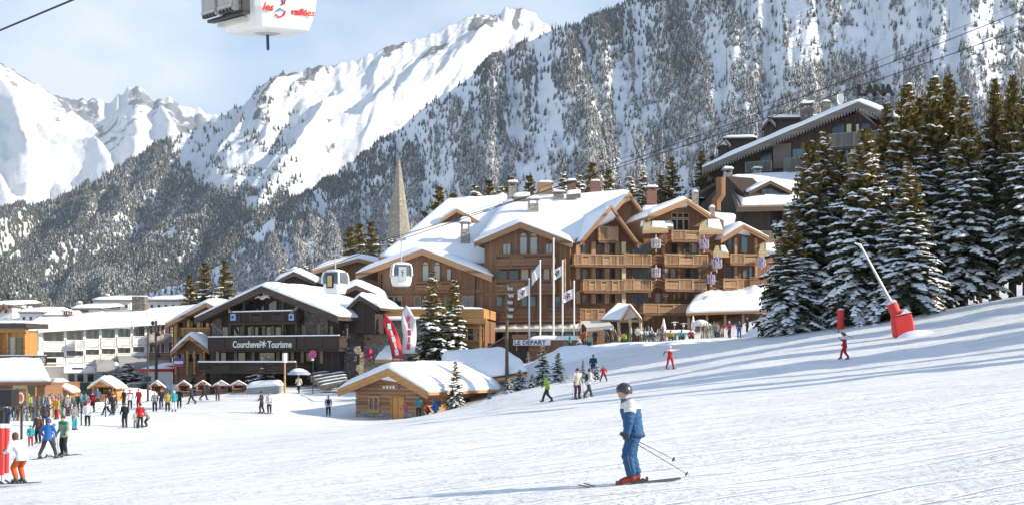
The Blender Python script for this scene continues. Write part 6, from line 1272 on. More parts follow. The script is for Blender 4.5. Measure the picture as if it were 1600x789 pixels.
# crystal chandelier decorations on the balconies
for (px, py, w, kind, lab) in ((1025, 383, 22, 0, 'white frosted-branch chandelier at the upper bay, left'), (1025, 428, 20, 0, 'white frosted-branch chandelier one floor below the upper left one'), (1100, 384, 22, 1, 'violet and white chandelier under the upper lean-to roof'), (1120, 414, 24, 1, 'violet and white chandelier in the dark recess, middle floor'), (1111, 438, 18, 1, 'pale violet chandelier in the dark recess, lowest of the three'), (1190, 412, 18, 1, 'violet and white chandelier at the right end of the hotel')):
    nn_ = 2.0; u, w_ = F3.uw(px, py, nn_); c = F3.pt(u, w_, nn_); s = 128/FPX; o = empty('chandelier', c, 0, lab, 'decoration', 'hanging chandeliers on the hotel'); mw = mat('crystal_white', (.52, .50, .54), .5, .1); mv = mat('crystal_violet', (.16, .10, .55), .5, .1)
    mb = MB(); mb.tube([c+Vector((0, 0, w*.75*s)), c-Vector((0, 0, w*.5*s))], .05, 6); mb.build('stem', mw, o); mb = MB(); m2 = MB()
    for k in range(10):
        a = k*.628; dd = Vector((math.cos(a), math.sin(a)*.6, 0))*w*.32*s; tip = c+dd+Vector((0, 0, .25)); mb.tube([c-Vector((0, 0, .3)), c+dd*.7-Vector((0, 0, .35)), tip], [.05, .045, .04], 5); mb.tube([tip, tip+Vector((0, 0, .4))], .06, 5); (m2 if k % 2 else mb).tube([tip-Vector((0, 0, .15)), tip-Vector((0, 0, .6))], [.07, .02], 5)
    mb.build('arms', mw, o); (m2).build('drops', mv if kind else mw, o)
    m3 = MB(); m3.ell(c+Vector((0, 0, w*.4*s)), (w*.15*s, w*.15*s, .22)); m3.build('crown_piece', mv if kind else mw, o)
# ---------------------------------------------------------------- snow lance and pads
RED = mat('pad_red', (.62, .025, .02), .55, .06, 2, .15, 6); PADW = mat('pad_white', (.72, .71, .70), .6, .05)
d = 82; base = W(1411, 525, d); s = d/FPX; g = G(base.x, d); o = empty('snow_lance', (base.x, d, g), 0, 'snow-making lance leaning left from a red padded base on the slope', 'snow lance'); mb = MB()
q = [W(1393, 495, d), W(1422, 489, d), W(1428, 521, d), W(1397, 527, d)]; mb.prism([p+Vector((0, -.42, 0)) for p in q], (0, .84, 0)); pb = mb.build('base_pad', RED, o); bv = pb.modifiers.new('soft', 'BEVEL'); bv.width = .12; bv.segments = 3
mb = MB(); mb.prism([p+Vector((0, -.5, 0)) for p in (W(1393, 494, d), W(1421, 488, d), W(1411, 482, d), W(1404, 491, d))], (0, 1.0, 0)); mb.build('pad_flap', PADW, o)
mb = MB(); mb.tube([W(1403, 497, d), W(1393, 473, d)], .38, 14); pb = mb.build('upper_pad', RED, o); mb = MB(); mb.tube([W(1393, 473, d), W(1391.5, 470, d)], [.4, .2], 14); mb.build('pad_top', PADW, o); mb = MB(); mb.tube([W(1393, 473, d), W(1346, 386, d)], [.13, .07], 8); mb.build('lance_tube', METAL_G, o); mb = MB(); mb.tube([W(1346, 388, d), W(1344, 383, d), W(1335, 380, d)], [.09, .11, .04], 8); mb.build('nozzle_head', WHITE_M, o)
def pad(px, yt, yb, d, w, m, label): x = (px-CX)*d/FPX; b = G(x, d); z1 = (HOR-yt)*d/FPX; o = empty('safety_pad', (x, d, b), 0, label, 'pad', 'padded posts on the slope'); mb = MB(); mb.tube([(x, d, b-.1), (x+.03, d, z1)], w*d/FPX/2, 12); mb.build('pad', m, o); mb = MB(); mb.tube([(x+.03, d, z1), (x+.03, d, z1+.14)], [w*d/FPX*.52, .1], 12); mb.build('snow_cap', M_SNOW, o)
pad(1313, 484, 512, 96, 11, RED, 'red padded post left of the snow lance, under the firs'); pad(1459, 458, 486, 96, 10, mat('pad_faded', (.42, .16, .11), .7, .1), 'faded red padded post between the fir trunks')
# ---------------------------------------------------------------- rope line at the left
def rope_line(pts, label):
    o = empty('rope_barrier', W(*pts[0]), 0, label, 'barrier'); tops = []
    for (px, py, d) in pts: x = (px-CX)*d/FPX; b = G(x, d); mb = MB(); mb.tube([(x, d, b-.2), (x, d, b+1.5)], .045, 6); mb.build('post', METAL_D, o); tops.append(Vector((x, d, b+.95)))
    mb = MB()
    for a, c in zip(tops, tops[1:]): mb.tube([a, (a+c)/2-Vector((0, 0, .25)), c], .02, 5)
    mb.build('rope', METAL_D, o)
rope_line([(127, 670, 82), (165, 656, 90), (250, 640, 104)], 'dark rope barrier with thin posts right of the ski racks')
# dark lift gate at the very left, with round sign
d = 62; x = W(2, 650, d).x; b = G(x, d); o = empty('lift_gate', (x, d, b), 0, 'dark lift gate post with a box head at the left edge', 'lift gate'); s = d/FPX; mb = MB(); mb.box((x-.16, d-.16, b-.2), (x+.16, d+.16, (HOR-640)*s)); mb.build('post', METAL_D, o); mb = MB(); mb.box((x-1.2, d-.5, (HOR-634)*s), (x+.75, d+.5, (HOR-608)*s)); mb.build('box_head', METAL_D, o)
d = 64; c = W(33, 621, d); o = empty('round_sign_board', (c.x, d, G(c.x, d)), 0, 'brown board with an orange oval ringed in white beside the lift gate', 'sign'); s = d/FPX; mb = MB(); mb.box((c.x-9*s, d-.05, c.z-12*s), (c.x+9*s, d+.05, c.z+15*s)); mb.build('board', WOOD_B, o)
for r0, r1, m in ((0, 5, mat('sign_orange', (.6, .17, .03), .6)), (4.6, 6.5, PADW)): q = disc(Vector((0, 0, 0)), r0*s, r1*s, -.02 if r0 == 0 else -.03, 0); q.v = [(c.x+a[0]*.8, d-.06+a[1], c.z+a[2]*1.35) for a in q.v]; q.build('oval' if r0 == 0 else 'ring', m, o)
mb = MB(); mb.box((c.x-.05, d, G(c.x, d)-.1), (c.x+.05, d+.1, c.z)); mb.build('post', IRON, o)
# red crowd-control drums at the left edge
for (px, d, lab) in ((2, 39, 'tall red padded post cut by the left edge'), (10, 40, 'tall red padded post beside the skier in white, right of the first')): pad(px, 668, 720, d, 7, RED, lab)
# ---------------------------------------------------------------- people
def V3(*a): return Vector(a)
BASE = dict(pelvis=(0, 0, .93), waist=(0, .01, 1.08), chest=(0, .03, 1.30), neck=(0, .04, 1.48), head=(0, .06, 1.62), sh=(.20, .03, 1.42), el=(.27, .0, 1.15), ha=(.26, .16, .95), hip=(.10, 0, .90), kn=(.12, .06, .50), an=(.12, .0, .10), toe=(.13, .17, .05))
def pose(**kw):
    J = {}
    for k, v in BASE.items():
        if k in ('sh', 'el', 'ha', 'hip', 'kn', 'an', 'toe'): J[k+'_r'] = v; J[k+'_l'] = (-v[0], v[1], v[2])
        else: J[k] = v
    J.update(kw); return {k: Vector(v) for k, v in J.items()}
def body_mesh(J, voxel=.022, fingers=False, bulk=1.0, hem=.80, name='body'):
    mb = MB(); b = bulk; seg = []                       # seg: (a, b, radius, material slot)
    def limb(pts, rad, slot, n=10):
        mb.tube(pts, rad, n)
        for p, r_ in zip(pts, rad): mb.ell(p, (r_, r_, r_), n, 6)
        for i in range(len(pts)-1): seg.append((pts[i], pts[i+1], (rad[i]+rad[i+1])/2, slot))
    P, Wt, C, Nk, Hd = (J[k] for k in ('pelvis', 'waist', 'chest', 'neck', 'head'))
    for c, rx, ry, rz in ((P, .185*b, .145*b, .15), (P.lerp(Wt, .5), .18*b, .14*b, .13), (Wt, .175*b, .135*b, .14), (Wt.lerp(C, .5), .19*b, .145*b, .15), (C, .205*b, .15*b, .16), (C.lerp(Nk, .45), .17*b, .125*b, .12)): mb.ell(c, (rx, ry, rz), 14, 8)
    for a, c in ((P, Wt), (Wt, C), (C, Nk)): seg.append((a, c, .17*b, 0))
    hm = Vector((P.x, P.y, hem)); mb.tube([hm, P.lerp(hm, .4), P], [.20*b, .195*b, .17*b], 14, sx=.80); seg.append((Vector((P.x, P.y, hem+.04)), P, .2*b, 0))
    for s in ('_l', '_r'):
        sh, el, ha, hp, kn, an, to = (J[k+s] for k in ('sh', 'el', 'ha', 'hip', 'kn', 'an', 'toe'))
        limb([C.lerp(sh, .5), sh, el], [.09*b, .085*b, .066*b], 0); wr = el.lerp(ha, .82); limb([el, wr], [.062*b, .052*b], 0)
        dh = (ha-el).normalized()
        if fingers:
            mb.ell(ha, (.045, .055, .05), 10, 6); seg.append((wr, ha+dh*.1, .055, 4)); side = Vector((1 if s == '_r' else -1, 0, 0)); fw = Vector((0, 1, 0))
            for k in range(4):
                o = ha+dh*(.015+.0*k)+fw*(.045-.03*k); L = (.085, .095, .09, .07)[k]; inn = -side
                mb.tube([o, o+dh*L*.5, o+dh*L*.75+inn*.035, o+dh*L*.5+inn*.065], [.016, .015, .014, .012], 7)
            mb.tube([ha+fw*.04-dh*.03, ha+fw*.075-side*.02, ha+fw*.06-side*.055+dh*.03], [.018, .016, .013], 7)
        else:
            mb.ell(ha, (.05, .05, .055), 8, 6); mb.tube([ha, ha+dh*.07-Vector((.02 if s == '_r' else -.02, 0, 0))], [.045, .03], 8); mb.tube([ha, ha+Vector((0, .055, .0))+dh*.02], [.025, .018], 6); seg.append((wr, ha+dh*.08, .05, 4))
        limb([hp, kn], [.115*b, .088*b], 1); limb([kn, an+Vector((0, 0, .10))], [.086*b, .075*b], 1)
        an2 = an+Vector((0, 0, .12)); limb([an2, an, an.lerp(to, .5), to], [.075, .072, .062, .05], 3); mb.tube([an-Vector((0, .08, .02)), an], [.055, .06], 8); seg.append((an-Vector((0, .08, .02)), to, .06, 3))
    mb.tube([Nk-Vector((0, 0, .06)), Hd], [.068, .062], 10)
    fwd = J.get('look', Vector((0, 1, 0))).normalized(); sd = fwd.cross(Vector((0, 0, 1))).normalized()
    mb.ell(Hd, (.078, .095, .115), 14, 10); mb.ell(Hd+fwd*.045-Vector((0, 0, .055)), (.055, .05, .06), 10, 6)          # skull, jaw
    mb.tube([Hd+fwd*.085+Vector((0, 0, .02)), Hd+fwd*.118-Vector((0, 0, .022))], [.012, .020], 6)                     # nose
    for q in (-1, 1): mb.ell(Hd+sd*q*.080-fwd*.005, (.016, .025, .034), 6, 5)                                          # ears
    seg.append((Nk+Vector((0, 0, .03)), Hd, .09, 2)); seg.append((Hd, Hd+Vector((0, 0, .05)), .12, 2))
    me0 = mb.mesh('tmp', []); ob = bpy.data.objects.new('tmp', me0); COL.objects.link(ob)
    rm = ob.modifiers.new('r', 'REMESH'); rm.mode = 'VOXEL'; rm.voxel_size = voxel; sm = ob.modifiers.new('s', 'SMOOTH'); sm.iterations = 2 if fingers else 2; sm.factor = .5
    bpy.context.view_layer.update(); me = bpy.data.meshes.new_from_object(ob.evaluated_get(bpy.context.evaluated_depsgraph_get())); bpy.data.objects.remove(ob); me.name = name
    n = len(me.polygons); cen = np.empty(n*3, np.float32); me.polygons.foreach_get('center', cen); cen = cen.reshape(-1, 3); best = np.full(n, 1e9); idx = np.zeros(n, np.int32)
    for (a, c, r_, sl) in seg:
        a, c = np.array(a), np.array(c); ab = c-a; t = np.clip(((cen-a)@ab)/max(1e-9, ab@ab), 0, 1); ds = np.linalg.norm(cen-(a+t[:, None]*ab), axis=1)/r_
        m = ds < best; best[m] = ds[m]; idx[m] = sl
    yoke = (idx == 0) & (cen[:, 2] > J['chest'].z+.045); idx[yoke] = 5; idx[(cen[:, 2] > J['neck'].z+.05)] = 2
    band = (idx == 1) & (np.abs(cen[:, 0]) > 9); idx[band] = 1
    low = (idx == 0) & (cen[:, 2] < hem-.01); idx[low] = 1
    me.materials.clear()
    for k in range(6): me.materials.append(None)
    me.polygons.foreach_set('material_index', idx); me.polygons.foreach_set('use_smooth', np.ones(n, bool)); me.update(); return me
POSES = {}
def add_pose(nm, **kw):
    opt = {k: kw.pop(k) for k in ('voxel', 'fingers', 'bulk', 'hem') if k in kw}; J = pose(**kw); POSES[nm] = (body_mesh(J, **opt), J)
add_pose('stand')
add_pose('wide', hip_l=(-.11, 0, .88), kn_l=(-.25, .05, .48), an_l=(-.36, -.02, .10), toe_l=(-.38, .14, .05), hip_r=(.11, 0, .88), kn_r=(.25, .05, .48), an_r=(.36, -.02, .10), toe_r=(.38, .14, .05), el_l=(-.33, .02, 1.17), ha_l=(-.30, .2, 1.0), el_r=(.33, .02, 1.17), ha_r=(.30, .2, 1.0))
add_pose('stride', kn_l=(-.11, .20, .52), an_l=(-.11, .30, .12), toe_l=(-.11, .47, .07), kn_r=(.11, -.05, .50), an_r=(.11, -.32, .12), toe_r=(.11, -.17, .05), chest=(0, .08, 1.29), neck=(0, .11, 1.46), head=(0, .14, 1.60), sh_l=(-.2, .07, 1.41), sh_r=(.2, .07, 1.41), ha_l=(-.27, -.06, .95), ha_r=(.27, .28, 1.0))
add_pose('bent', pelvis=(0, -.14, .82), waist=(0, -.06, .97), chest=(0, .08, 1.14), neck=(0, .17, 1.29), head=(0, .22, 1.42), sh_l=(-.2, .12, 1.25), sh_r=(.2, .12, 1.25), el_l=(-.3, .12, 1.0), el_r=(.3, .12, 1.0), ha_l=(-.3, .35, .92), ha_r=(.3, .35, .92), hip_l=(-.1, -.14, .80), hip_r=(.1, -.14, .80), kn_l=(-.13, .12, .47), kn_r=(.13, .12, .47), hem=.70)
add_pose('wave', kn_l=(-.18, .05, .5), an_l=(-.26, 0, .1), toe_l=(-.28, .16, .05), kn_r=(.18, .05, .5), an_r=(.26, 0, .1), toe_r=(.28, .16, .05), el_l=(-.50, .05, 1.42), ha_l=(-.76, .12, 1.55), el_r=(.42, -.02, 1.25), ha_r=(.52, .12, 1.08))
add_pose('carry', kn_l=(-.11, .18, .52), an_l=(-.11, .24, .12), toe_l=(-.11, .40, .07), kn_r=(.11, 0, .5), an_r=(.11, -.20, .12), toe_r=(.11, -.05, .05), el_r=(.30, .20, 1.28), ha_r=(.20, .36, 1.45))
add_pose('squat', pelvis=(0, -.2, .42), waist=(0, -.14, .57), chest=(0, .0, .76), neck=(0, .09, .92), head=(0, .14, 1.05), sh_l=(-.2, .03, .88), sh_r=(.2, .03, .88), el_l=(-.28, .12, .65), el_r=(.28, .12, .65), ha_l=(-.2, .34, .55), ha_r=(.2, .34, .55), hip_l=(-.12, -.2, .40), hip_r=(.12, -.2, .40), kn_l=(-.2, .2, .46), kn_r=(.2, .2, .46), an_l=(-.16, -.05, .1), an_r=(.16, -.05, .1), toe_l=(-.17, .12, .05), toe_r=(.17, .12, .05), hem=.32)
add_pose('lead', voxel=.0125, fingers=True, bulk=1.24, hem=.84, pelvis=(0, -.05, .96), waist=(0, -.04, 1.10), chest=(0, .0, 1.30), neck=(0, .08, 1.47), head=(0, .125, 1.63), sh_l=(-.21, .03, 1.41), sh_r=(.21, .03, 1.41), el_l=(-.28, .06, 1.14), el_r=(.28, .02, 1.14), ha_l=(-.27, .10, .90), ha_r=(.27, .02, .90), hip_l=(-.11, -.05, .90), hip_r=(.11, -.05, .90), kn_l=(-.12, .07, .52), kn_r=(.12, -.03, .52), an_l=(-.12, .0, .13), an_r=(.12, -.11, .13), toe_l=(-.13, .18, .07), toe_r=(.13, .08, .07))
def folds(me, J):
    n = len(me.vertices); co = np.empty(n*3, np.float32); no = np.empty(n*3, np.float32); me.vertices.foreach_get('co', co); me.vertices.foreach_get('normal', no); co = co.reshape(-1, 3); no = no.reshape(-1, 3)
    ang = np.arctan2(co[:, 1], co[:, 0]); z = co[:, 2]; k = np.zeros(n)
    for nm, amp, ext in (('el_l', 1, .13), ('el_r', 1, .13), ('kn_l', 1.1, .16), ('kn_r', 1.1, .16), ('an_l', 1.1, .2), ('an_r', 1.1, .2), ('waist', .8, .2), ('pelvis', .7, .2), ('sh_l', .6, .15), ('sh_r', .6, .15)): k = np.maximum(k, amp*np.exp(-(np.linalg.norm(co-np.array(J[nm]), axis=1)/ext)**2))
    r_ = fbm(ang*1.6+co[:, 0]*5, z*26+np.sin(ang*2)*1.4, 2, 9, .5, True)-.55; r2 = fbm(co[:, 1]*9+3, z*10+co[:, 0]*9, 3, 12)-.5
    m = (z > .16) & (z < 1.45); d = np.where(m, k*r_*.042+r2*.022, 0); me.vertices.foreach_set('co', (co+no*d[:, None]).ravel().astype(np.float32)); me.update()
folds(*POSES['lead'])
SKIN = mat('skin', (.50, .30, .22), .6, .06, 6); BOOT = mat('ski_boots', (.05, .05, .055), .4, .2, 4); GLOVE = mat('gloves', (.04, .038, .045), .8, .2, 8)
def C(n, c): return cloth(n, c)
DK = lambda c: tuple(x*.72 for x in c)
COLS = dict(white=(.70, .70, .72), orange=(.65, .11, .02), blue=(.03, .16, .50), black=(.022, .022, .026), dark=(.05, .048, .055), green=(.05, .25, .09), lime=(.45, .60, .05), teal=(.03, .36, .42), red=(.55, .025, .03), grey=(.25, .25, .27), yellow=(.65, .42, .04), lilac=(.42, .38, .52), pink=(.55, .08, .18), brown=(.12, .06, .04), navy=(.03, .05, .12), plum=(.10, .03, .05), cream=(.62, .56, .46), pants_green=(.04, .22, .04), lead_blue=(.022, .085, .20), lead_white=(.72, .70, .65), sage=(.25, .35, .25), steel=(.10, .17, .28))
COLS = {k: tuple(x*(.74 if k not in ('white', 'lead_white', 'cream', 'lead_blue') else .95) for x in v) for k, v in COLS.items()}
def heads(o, J, kind, col, s=1.0):
    Hd = J['head']; mb = MB(); f = J.get('look', Vector((0, 1, 0)))
    if kind == 'helmet':
        n = 18
        for (ph0, ph1) in ((0, 0),): pass
        rows = []
        for i in range(9):
            ph = math.pi/2*(1-i/8*1.18); rows.append([])
            for j in range(n+1):
                t = 2*math.pi*j/n; fr = max(0, math.sin(t)); cut = max(ph, math.radians(12)*fr+math.radians(-16)*(1-fr)); rows[-1].append((Hd.x+.117*math.cos(cut)*math.cos(t), Hd.y-.012+.138*math.cos(cut)*math.sin(t), Hd.z+.012+.142*math.sin(cut)))
        mb.grid(rows); h = link('helmet', mb.mesh('helmet', mat('helmet_'+col, COLS[col], .28, .08, 5, spec=.6), smooth=True), o); h.modifiers.new('shell', 'SOLIDIFY').thickness = .012
        g = MB(); g.tube([Hd+Vector((.1*math.cos(t), .118*math.sin(t)-.012, .022)) for t in np.linspace(R(-20), R(200), 12)], .026, 8); link('goggles', g.mesh('goggles', glass('goggle_glass', (.03, .03, .035), .1), smooth=True), h)
    elif kind == 'hair':
        mb.ell(Hd+Vector((0, -.03, .02)), (.098, .105, .125), 12, 8); mb.ell(Hd+Vector((0, -.07, -.09)), (.085, .06, .13), 10, 6); link('hair', mb.mesh('hair', cloth('hair', (.10, .055, .03)), smooth=True), o)
    else:
        mb.ell(Hd+Vector((0, -.012, .045)), (.098, .112, .10), 12, 8); mb.ell(Hd+Vector((0, -.02, .155)), (.03, .03, .03), 8, 5); link('hat', mb.mesh('hat', cloth('hat_'+col, COLS[col]), smooth=True), o)
def slope_along(x, y, hd):
    dx, dy = -math.sin(hd), math.cos(hd); return math.atan2(G(x+dx*.8, y+dy*.8)-G(x-dx*.8, y-dy*.8), 1.6)
def person(px, d, ht, hd, ps, top, leg, label, head=('hat', 'black'), skis=False, poles=False, pack=None, yoke=None, boot=None, group=None, dz=0.0, glove=None, skip=None, xy=None):
    me, J = POSES[ps]; x = (px-CX)*d/FPX; b = G(x, d)+dz; hd = R(hd); o = link('person', me); s = ht/1.74; o.location = (x, d, b+(.025 if skis else -.005)); o.rotation_euler = (0, 0, hd); o.scale = (s, s, s); tag(o, label, 'person', group)
    ms = [C(top, COLS[top]), C(leg, COLS[leg]), SKIN, BOOT if not boot else C(boot, COLS[boot]), GLOVE if not glove else C(glove, COLS[glove]), C(yoke or top, COLS[yoke or top])]
    for k in range(6): o.material_slots[k].link = 'OBJECT'; o.material_slots[k].material = ms[k]
    heads(o, J, *head); sl = slope_along(x, d, hd)
    if skis:
        for q in ('_l', '_r'):
            a = J['an'+q]; k = link('ski', ski_data({'black': 1, 'red': 3, 'white': 7, 'blue': 4}.get(skis, 1)), o); k.location = (a.x, a.y-.82*math.cos(sl), -.02/s-.82*math.sin(sl)); k.rotation_euler = (sl, 0, 0); k.scale = (1.15, 1.0, 1.4)
    if pack:
        mb = MB(); c = J['chest']-Vector((0, .20, .08)); mb.ell(c, (.15, .10, .24), 12, 8); link('backpack', mb.mesh('backpack', cloth('pack_'+pack, COLS[pack]), smooth=True), o)
    if poles:
        Mx = Matrix.Translation(o.location)@Matrix.Rotation(hd, 4, 'Z')@Matrix.Scale(s, 4)
        for q, sg in (('_l', -1), ('_r', 1)):
            ha = J['ha'+q]; a = Mx@(ha+Vector((0, 0, .10))); e = Mx@(ha+(Vector((sg*.12, -.05 if poles != 'back' else -.75, -ha.z+.05)) if poles != 'back' else Vector((sg*.05, -.95, -.52)))); 
            if poles != 'back': e.z = G(e.x, e.y)
            pole_obj(a, e, 'ski pole held by the '+label.split(',')[0].split(' with ')[0]+(', left hand' if sg < 0 else ', right hand'))
    return o
def pole_obj(a, e, label, r=.011):
    o = empty('ski_pole', a, 0, label, 'ski pole', 'ski poles'); mb = MB(); a, e = Vector(a), Vector(e); dd = (e-a).normalized(); mb.tube([a, e], [r, r*.7], 6); mb.build('shaft', METAL_D, o); mb = MB(); mb.tube([a-dd*.02, a+dd*.12], [.019, .016], 8); mb.build('grip', IRON, o); mb = MB(); q = e-dd*.06; mb.tube([q, q+dd*.015], .045, 10); mb.build('basket', IRON, o); return o
# the skier in front
LX = (985-CX)*20.0/FPX
COLS['boot_red'] = (.24, .03, .02)
lead = person(985, 20.0, 1.72, 92, 'lead', 'lead_blue', 'lead_blue', 'skier in blue and white suit and black helmet gliding left in the foreground', ('helmet', 'dark'), None, None, yoke='lead_white', boot='boot_red')
def lead_extras():
    o = lead; sl = slope_along(LX, 20, R(92)); J = POSES['lead'][1]; me = ski_mesh(1.72, .085).mesh('ski', [mat('ski_graphite', (.09, .09, .11), .35, .3, 8, stretch=(1, 6, 1)), IRON])
    for q, of in (('_l', .0), ('_r', -.10)):
        a = J['an'+q]; k = link('ski', me, o); k.location = (a.x, a.y-.80*math.cos(sl), .02-.80*math.sin(sl)); k.rotation_euler = (sl, 0, 0)
        for z, w in ((.10, .08), (.17, .075)): mb = MB(); mb.tube([a+Vector((-.07, .06, z)), a+Vector((0, .10, z+.01)), a+Vector((.07, .06, z))], .012, 5); link('buckle', mb.mesh('buckle', METAL_G), o)
        mb = MB(); mb.box((a.x-.04, a.y-.18, .0), (a.x+.04, a.y-.08, .09)); mb.box((a.x-.02, a.y-.22, .02), (a.x+.02, a.y-.18, .13)); mb.box((a.x-.045, a.y+.20, .0), (a.x+.045, a.y+.27, .08)); link('binding', mb.mesh('binding', IRON), o)
    # arm band, jacket hem, collar, trouser piping
    for q, sg in (('_l', -1), ('_r', 1)):
        sh, el = J['sh'+q], J['el'+q]; mb = MB(); mb.tube([sh.lerp(el, .28), sh.lerp(el, .50)], [.110, .102], 14); link('arm_band', mb.mesh('arm_band', C('lead_white', COLS['lead_white']), smooth=True), o)
    mb = MB(); p = J['pelvis']; z = .845; mb.tube([Vector((p.x, p.y, z)), Vector((p.x, p.y, z+.045))], [.252, .252], 20, cap=False, sx=.82); link('hem', mb.mesh('hem', C('navy', COLS['navy']), smooth=True), o).modifiers.new('t', 'SOLIDIFY').thickness = .01
    mb = MB(); n = J['neck']; mb.tube([n+Vector((0, -.01, -.05)), n+Vector((0, .0, .05))], [.10, .092], 14, cap=False); link('collar', mb.mesh('collar', C('steel', COLS['steel']), smooth=True), o).modifiers.new('t', 'SOLIDIFY').thickness = .012
    for q, sg in (('_l', -1), ('_r', 1)):
        hp, kn, an = J['hip'+q], J['kn'+q], J['an'+q]; of = Vector((sg*.14, .02, 0)); mb = MB(); mb.tube([hp+of+Vector((0, 0, -.1)), kn+Vector((sg*.112, .02, 0)), an+Vector((sg*.096, .02, .12))], .008, 5); link('piping', mb.mesh('piping', C('steel', COLS['steel'])), o)
    mb = MB(); mb.box((-.16, -.222, .93), (-.02, -.205, 1.06)); 
    # poles trailing behind, gripped in both hands
    s = 1.72/1.74; Mx = Matrix.Translation(o.location)@Matrix.Rotation(R(92), 4, 'Z')@Matrix.Scale(s, 4)
    for q, tip, nm in (('_l', Vector((-.36, -.97, .20)), 'left hand'), ('_r', Vector((.30, -.86, .40)), 'right hand')):
        h = J['ha'+q]+Vector((.02 if q == '_l' else -.02, .05, -.03)); pole_obj(Mx@(h+(h-tip).normalized()*.06), Mx@tip, 'thin dark ski pole trailing behind the foreground skier, '+nm, .008)
lead_extras()
g = 'skiers and visitors'; XTRA = True
def pp(*a, **k): return person(*a, group=g, **k)
pp(30, 34, 1.66, 60, 'bent', 'white', 'orange', 'person in white jacket and orange trousers, nearest at the left edge', head=('hair', 'brown'), skis='black', poles=True)
pp(75, 51, 1.72, 0, 'wide', 'blue', 'dark', 'skier in bright blue jacket seen from behind with legs wide', head=('helmet', 'navy'), skis='black', poles=True, yoke='blue')
pp(100, 53, 1.84, 150, 'stand', 'sage', 'black', 'skier in green and white jacket beside the bright blue one', head=('hat', 'brown'), skis='black', yoke='green')
pp(48, 66, 1.18, 200, 'stand', 'teal', 'red', 'child in teal jacket and red trousers', head=('helmet', 'teal')); pp(60, 68, 1.72, 170, 'stand', 'brown', 'black', 'person in dark brown coat behind the child in teal', head=('helmet', 'navy')); pp(86, 66, 1.25, 120, 'stand', 'white', 'grey', 'child in pale jacket between the blue skier and the green one', head=('helmet', 'grey'))
pp(116, 79, 1.72, 250, 'stand', 'grey', 'teal', 'person in grey jacket and teal trousers by the rope post', head=('hat', 'brown')); pp(137, 82, 1.72, 185, 'stand', 'white', 'black', 'person in white jacket and black trousers right of the rope post', head=('hat', 'red'))
pp(134, 100, 1.75, 200, 'stand', 'grey', 'dark', 'person in grey jacket left of the red vest wearer', head=('hat', 'black')); pp(145, 101, 1.75, 170, 'stand', 'red', 'black', 'person in red vest and black trousers near the right honey hut', head=('hat', 'red'), yoke='black')
pp(167, 92, 1.62, 90, 'stride', 'white', 'black', 'person in white jacket walking with black trousers', head=('hair', 'brown')); pp(177, 92, 1.72, 190, 'stride', 'dark', 'dark', 'person in long dark coat beside the walking one in white', head=('hat', 'black'))
pp(195, 82, 1.74, 175, 'stand', 'black', 'black', 'skier all in black standing alone on the open snow', head=('helmet', 'dark'), skis='white'); pp(219, 82, 1.72, 10, 'stand', 'red', 'black', 'skier in red jacket with black trousers seen from behind', head=('hat', 'black'), skis='black'); pp(229, 83, 1.45, 95, 'bent', 'grey', 'black', 'skier in grey bending beside the red jacket', head=('hat', 'black')); pp(212, 82, 1.2, 180, 'stand', 'cream', 'grey', 'child in pale suit left of the red jacket', head=('hat', 'white'))
pp(203, 106, 1.75, 200, 'stand', 'white', 'black', 'person in white and red top before the snow heap', head=('hat', 'red'), yoke='red'); pp(217, 106, 1.80, 160, 'stand', 'red', 'red', 'ski instructor in full red suit before the snow heap', head=('hat', 'red')); pp(194, 107, 1.7, 150, 'stand', 'dark', 'dark', 'dark figure left of the white and red top', head=('hat', 'black'))
pp(242, 98, 1.72, 30, 'stand', 'grey', 'dark', 'person in grey jacket, first of the group below the row of huts', head=('hat', 'white')); pp(262, 98, 1.70, 190, 'stand', 'yellow', 'black', 'person in yellow jacket below the row of huts', head=('helmet', 'dark')); pp(272, 97.5, 1.72, 20, 'stand', 'teal', 'white', 'person in turquoise jacket and white trousers', head=('hat', 'white'), skis='white'); pp(280, 104, 1.75, 10, 'stand', 'black', 'black', 'person in black right of the turquoise jacket', head=('hat', 'grey')); pp(318, 111, 1.75, 280, 'stride', 'dark', 'black', 'dark figure walking right before the row of huts', head=('hat', 'black'))
pp(409, 95, 1.78, 80, 'wide', 'plum', 'black', 'skier in dark top with legs apart, left of a pair on the open snow', head=('hat', 'black'), skis='black'); pp(421, 95.5, 1.68, 170, 'stand', 'white', 'dark', 'person in white jacket, right of the pair on the open snow', head=('helmet', 'grey')); pp(513, 97, 1.70, 5, 'stand', 'lilac', 'black', 'person in lilac jacket with dark backpack left of the ski hut', head=('hat', 'grey'), pack='black')
pp(633, 93.5, 1.30, 240, 'stand', 'pink', 'grey', 'child in pink at the door of the ski hut', head=('hat', 'pink')); pp(654, 94, 1.72, 10, 'stand', 'grey', 'dark', 'person with teal backpack at the side of the ski hut', head=('hat', 'teal'), pack='teal'); pp(668, 94, 1.4, 100, 'squat', 'red', 'dark', 'crouching person in red beside the hut wall', head=('hat', 'red')); pp(680, 93.5, 1.7, 80, 'squat', 'blue', 'blue', 'crouching person in blue beside the hut wall', head=('hat', 'blue'))
pp(855, 73, 1.74, 100, 'stride', 'lime', 'dark', 'skier in lime yellow top with green helmet', head=('helmet', 'green'), poles=False); pp(902, 68, 1.78, 200, 'stand', 'cream', 'plum', 'skier in cream jacket and plum trousers, left of the chatting two', head=('helmet', 'dark'), skis='black', poles=True); pp(919, 68, 1.72, 300, 'stride', 'white', 'dark', 'skier in white jacket with black backpack, right of the chatting two', head=('helmet', 'dark'), pack='dark')
pp(943, 86, 1.22, 190, 'wide', 'red', 'plum', 'small child in red with turquoise helmet', head=('helmet', 'teal')); pp(927, 91, 1.72, 170, 'stand', 'navy', 'blue', 'person in blue behind the little snowy fir', head=('hat', 'black'))
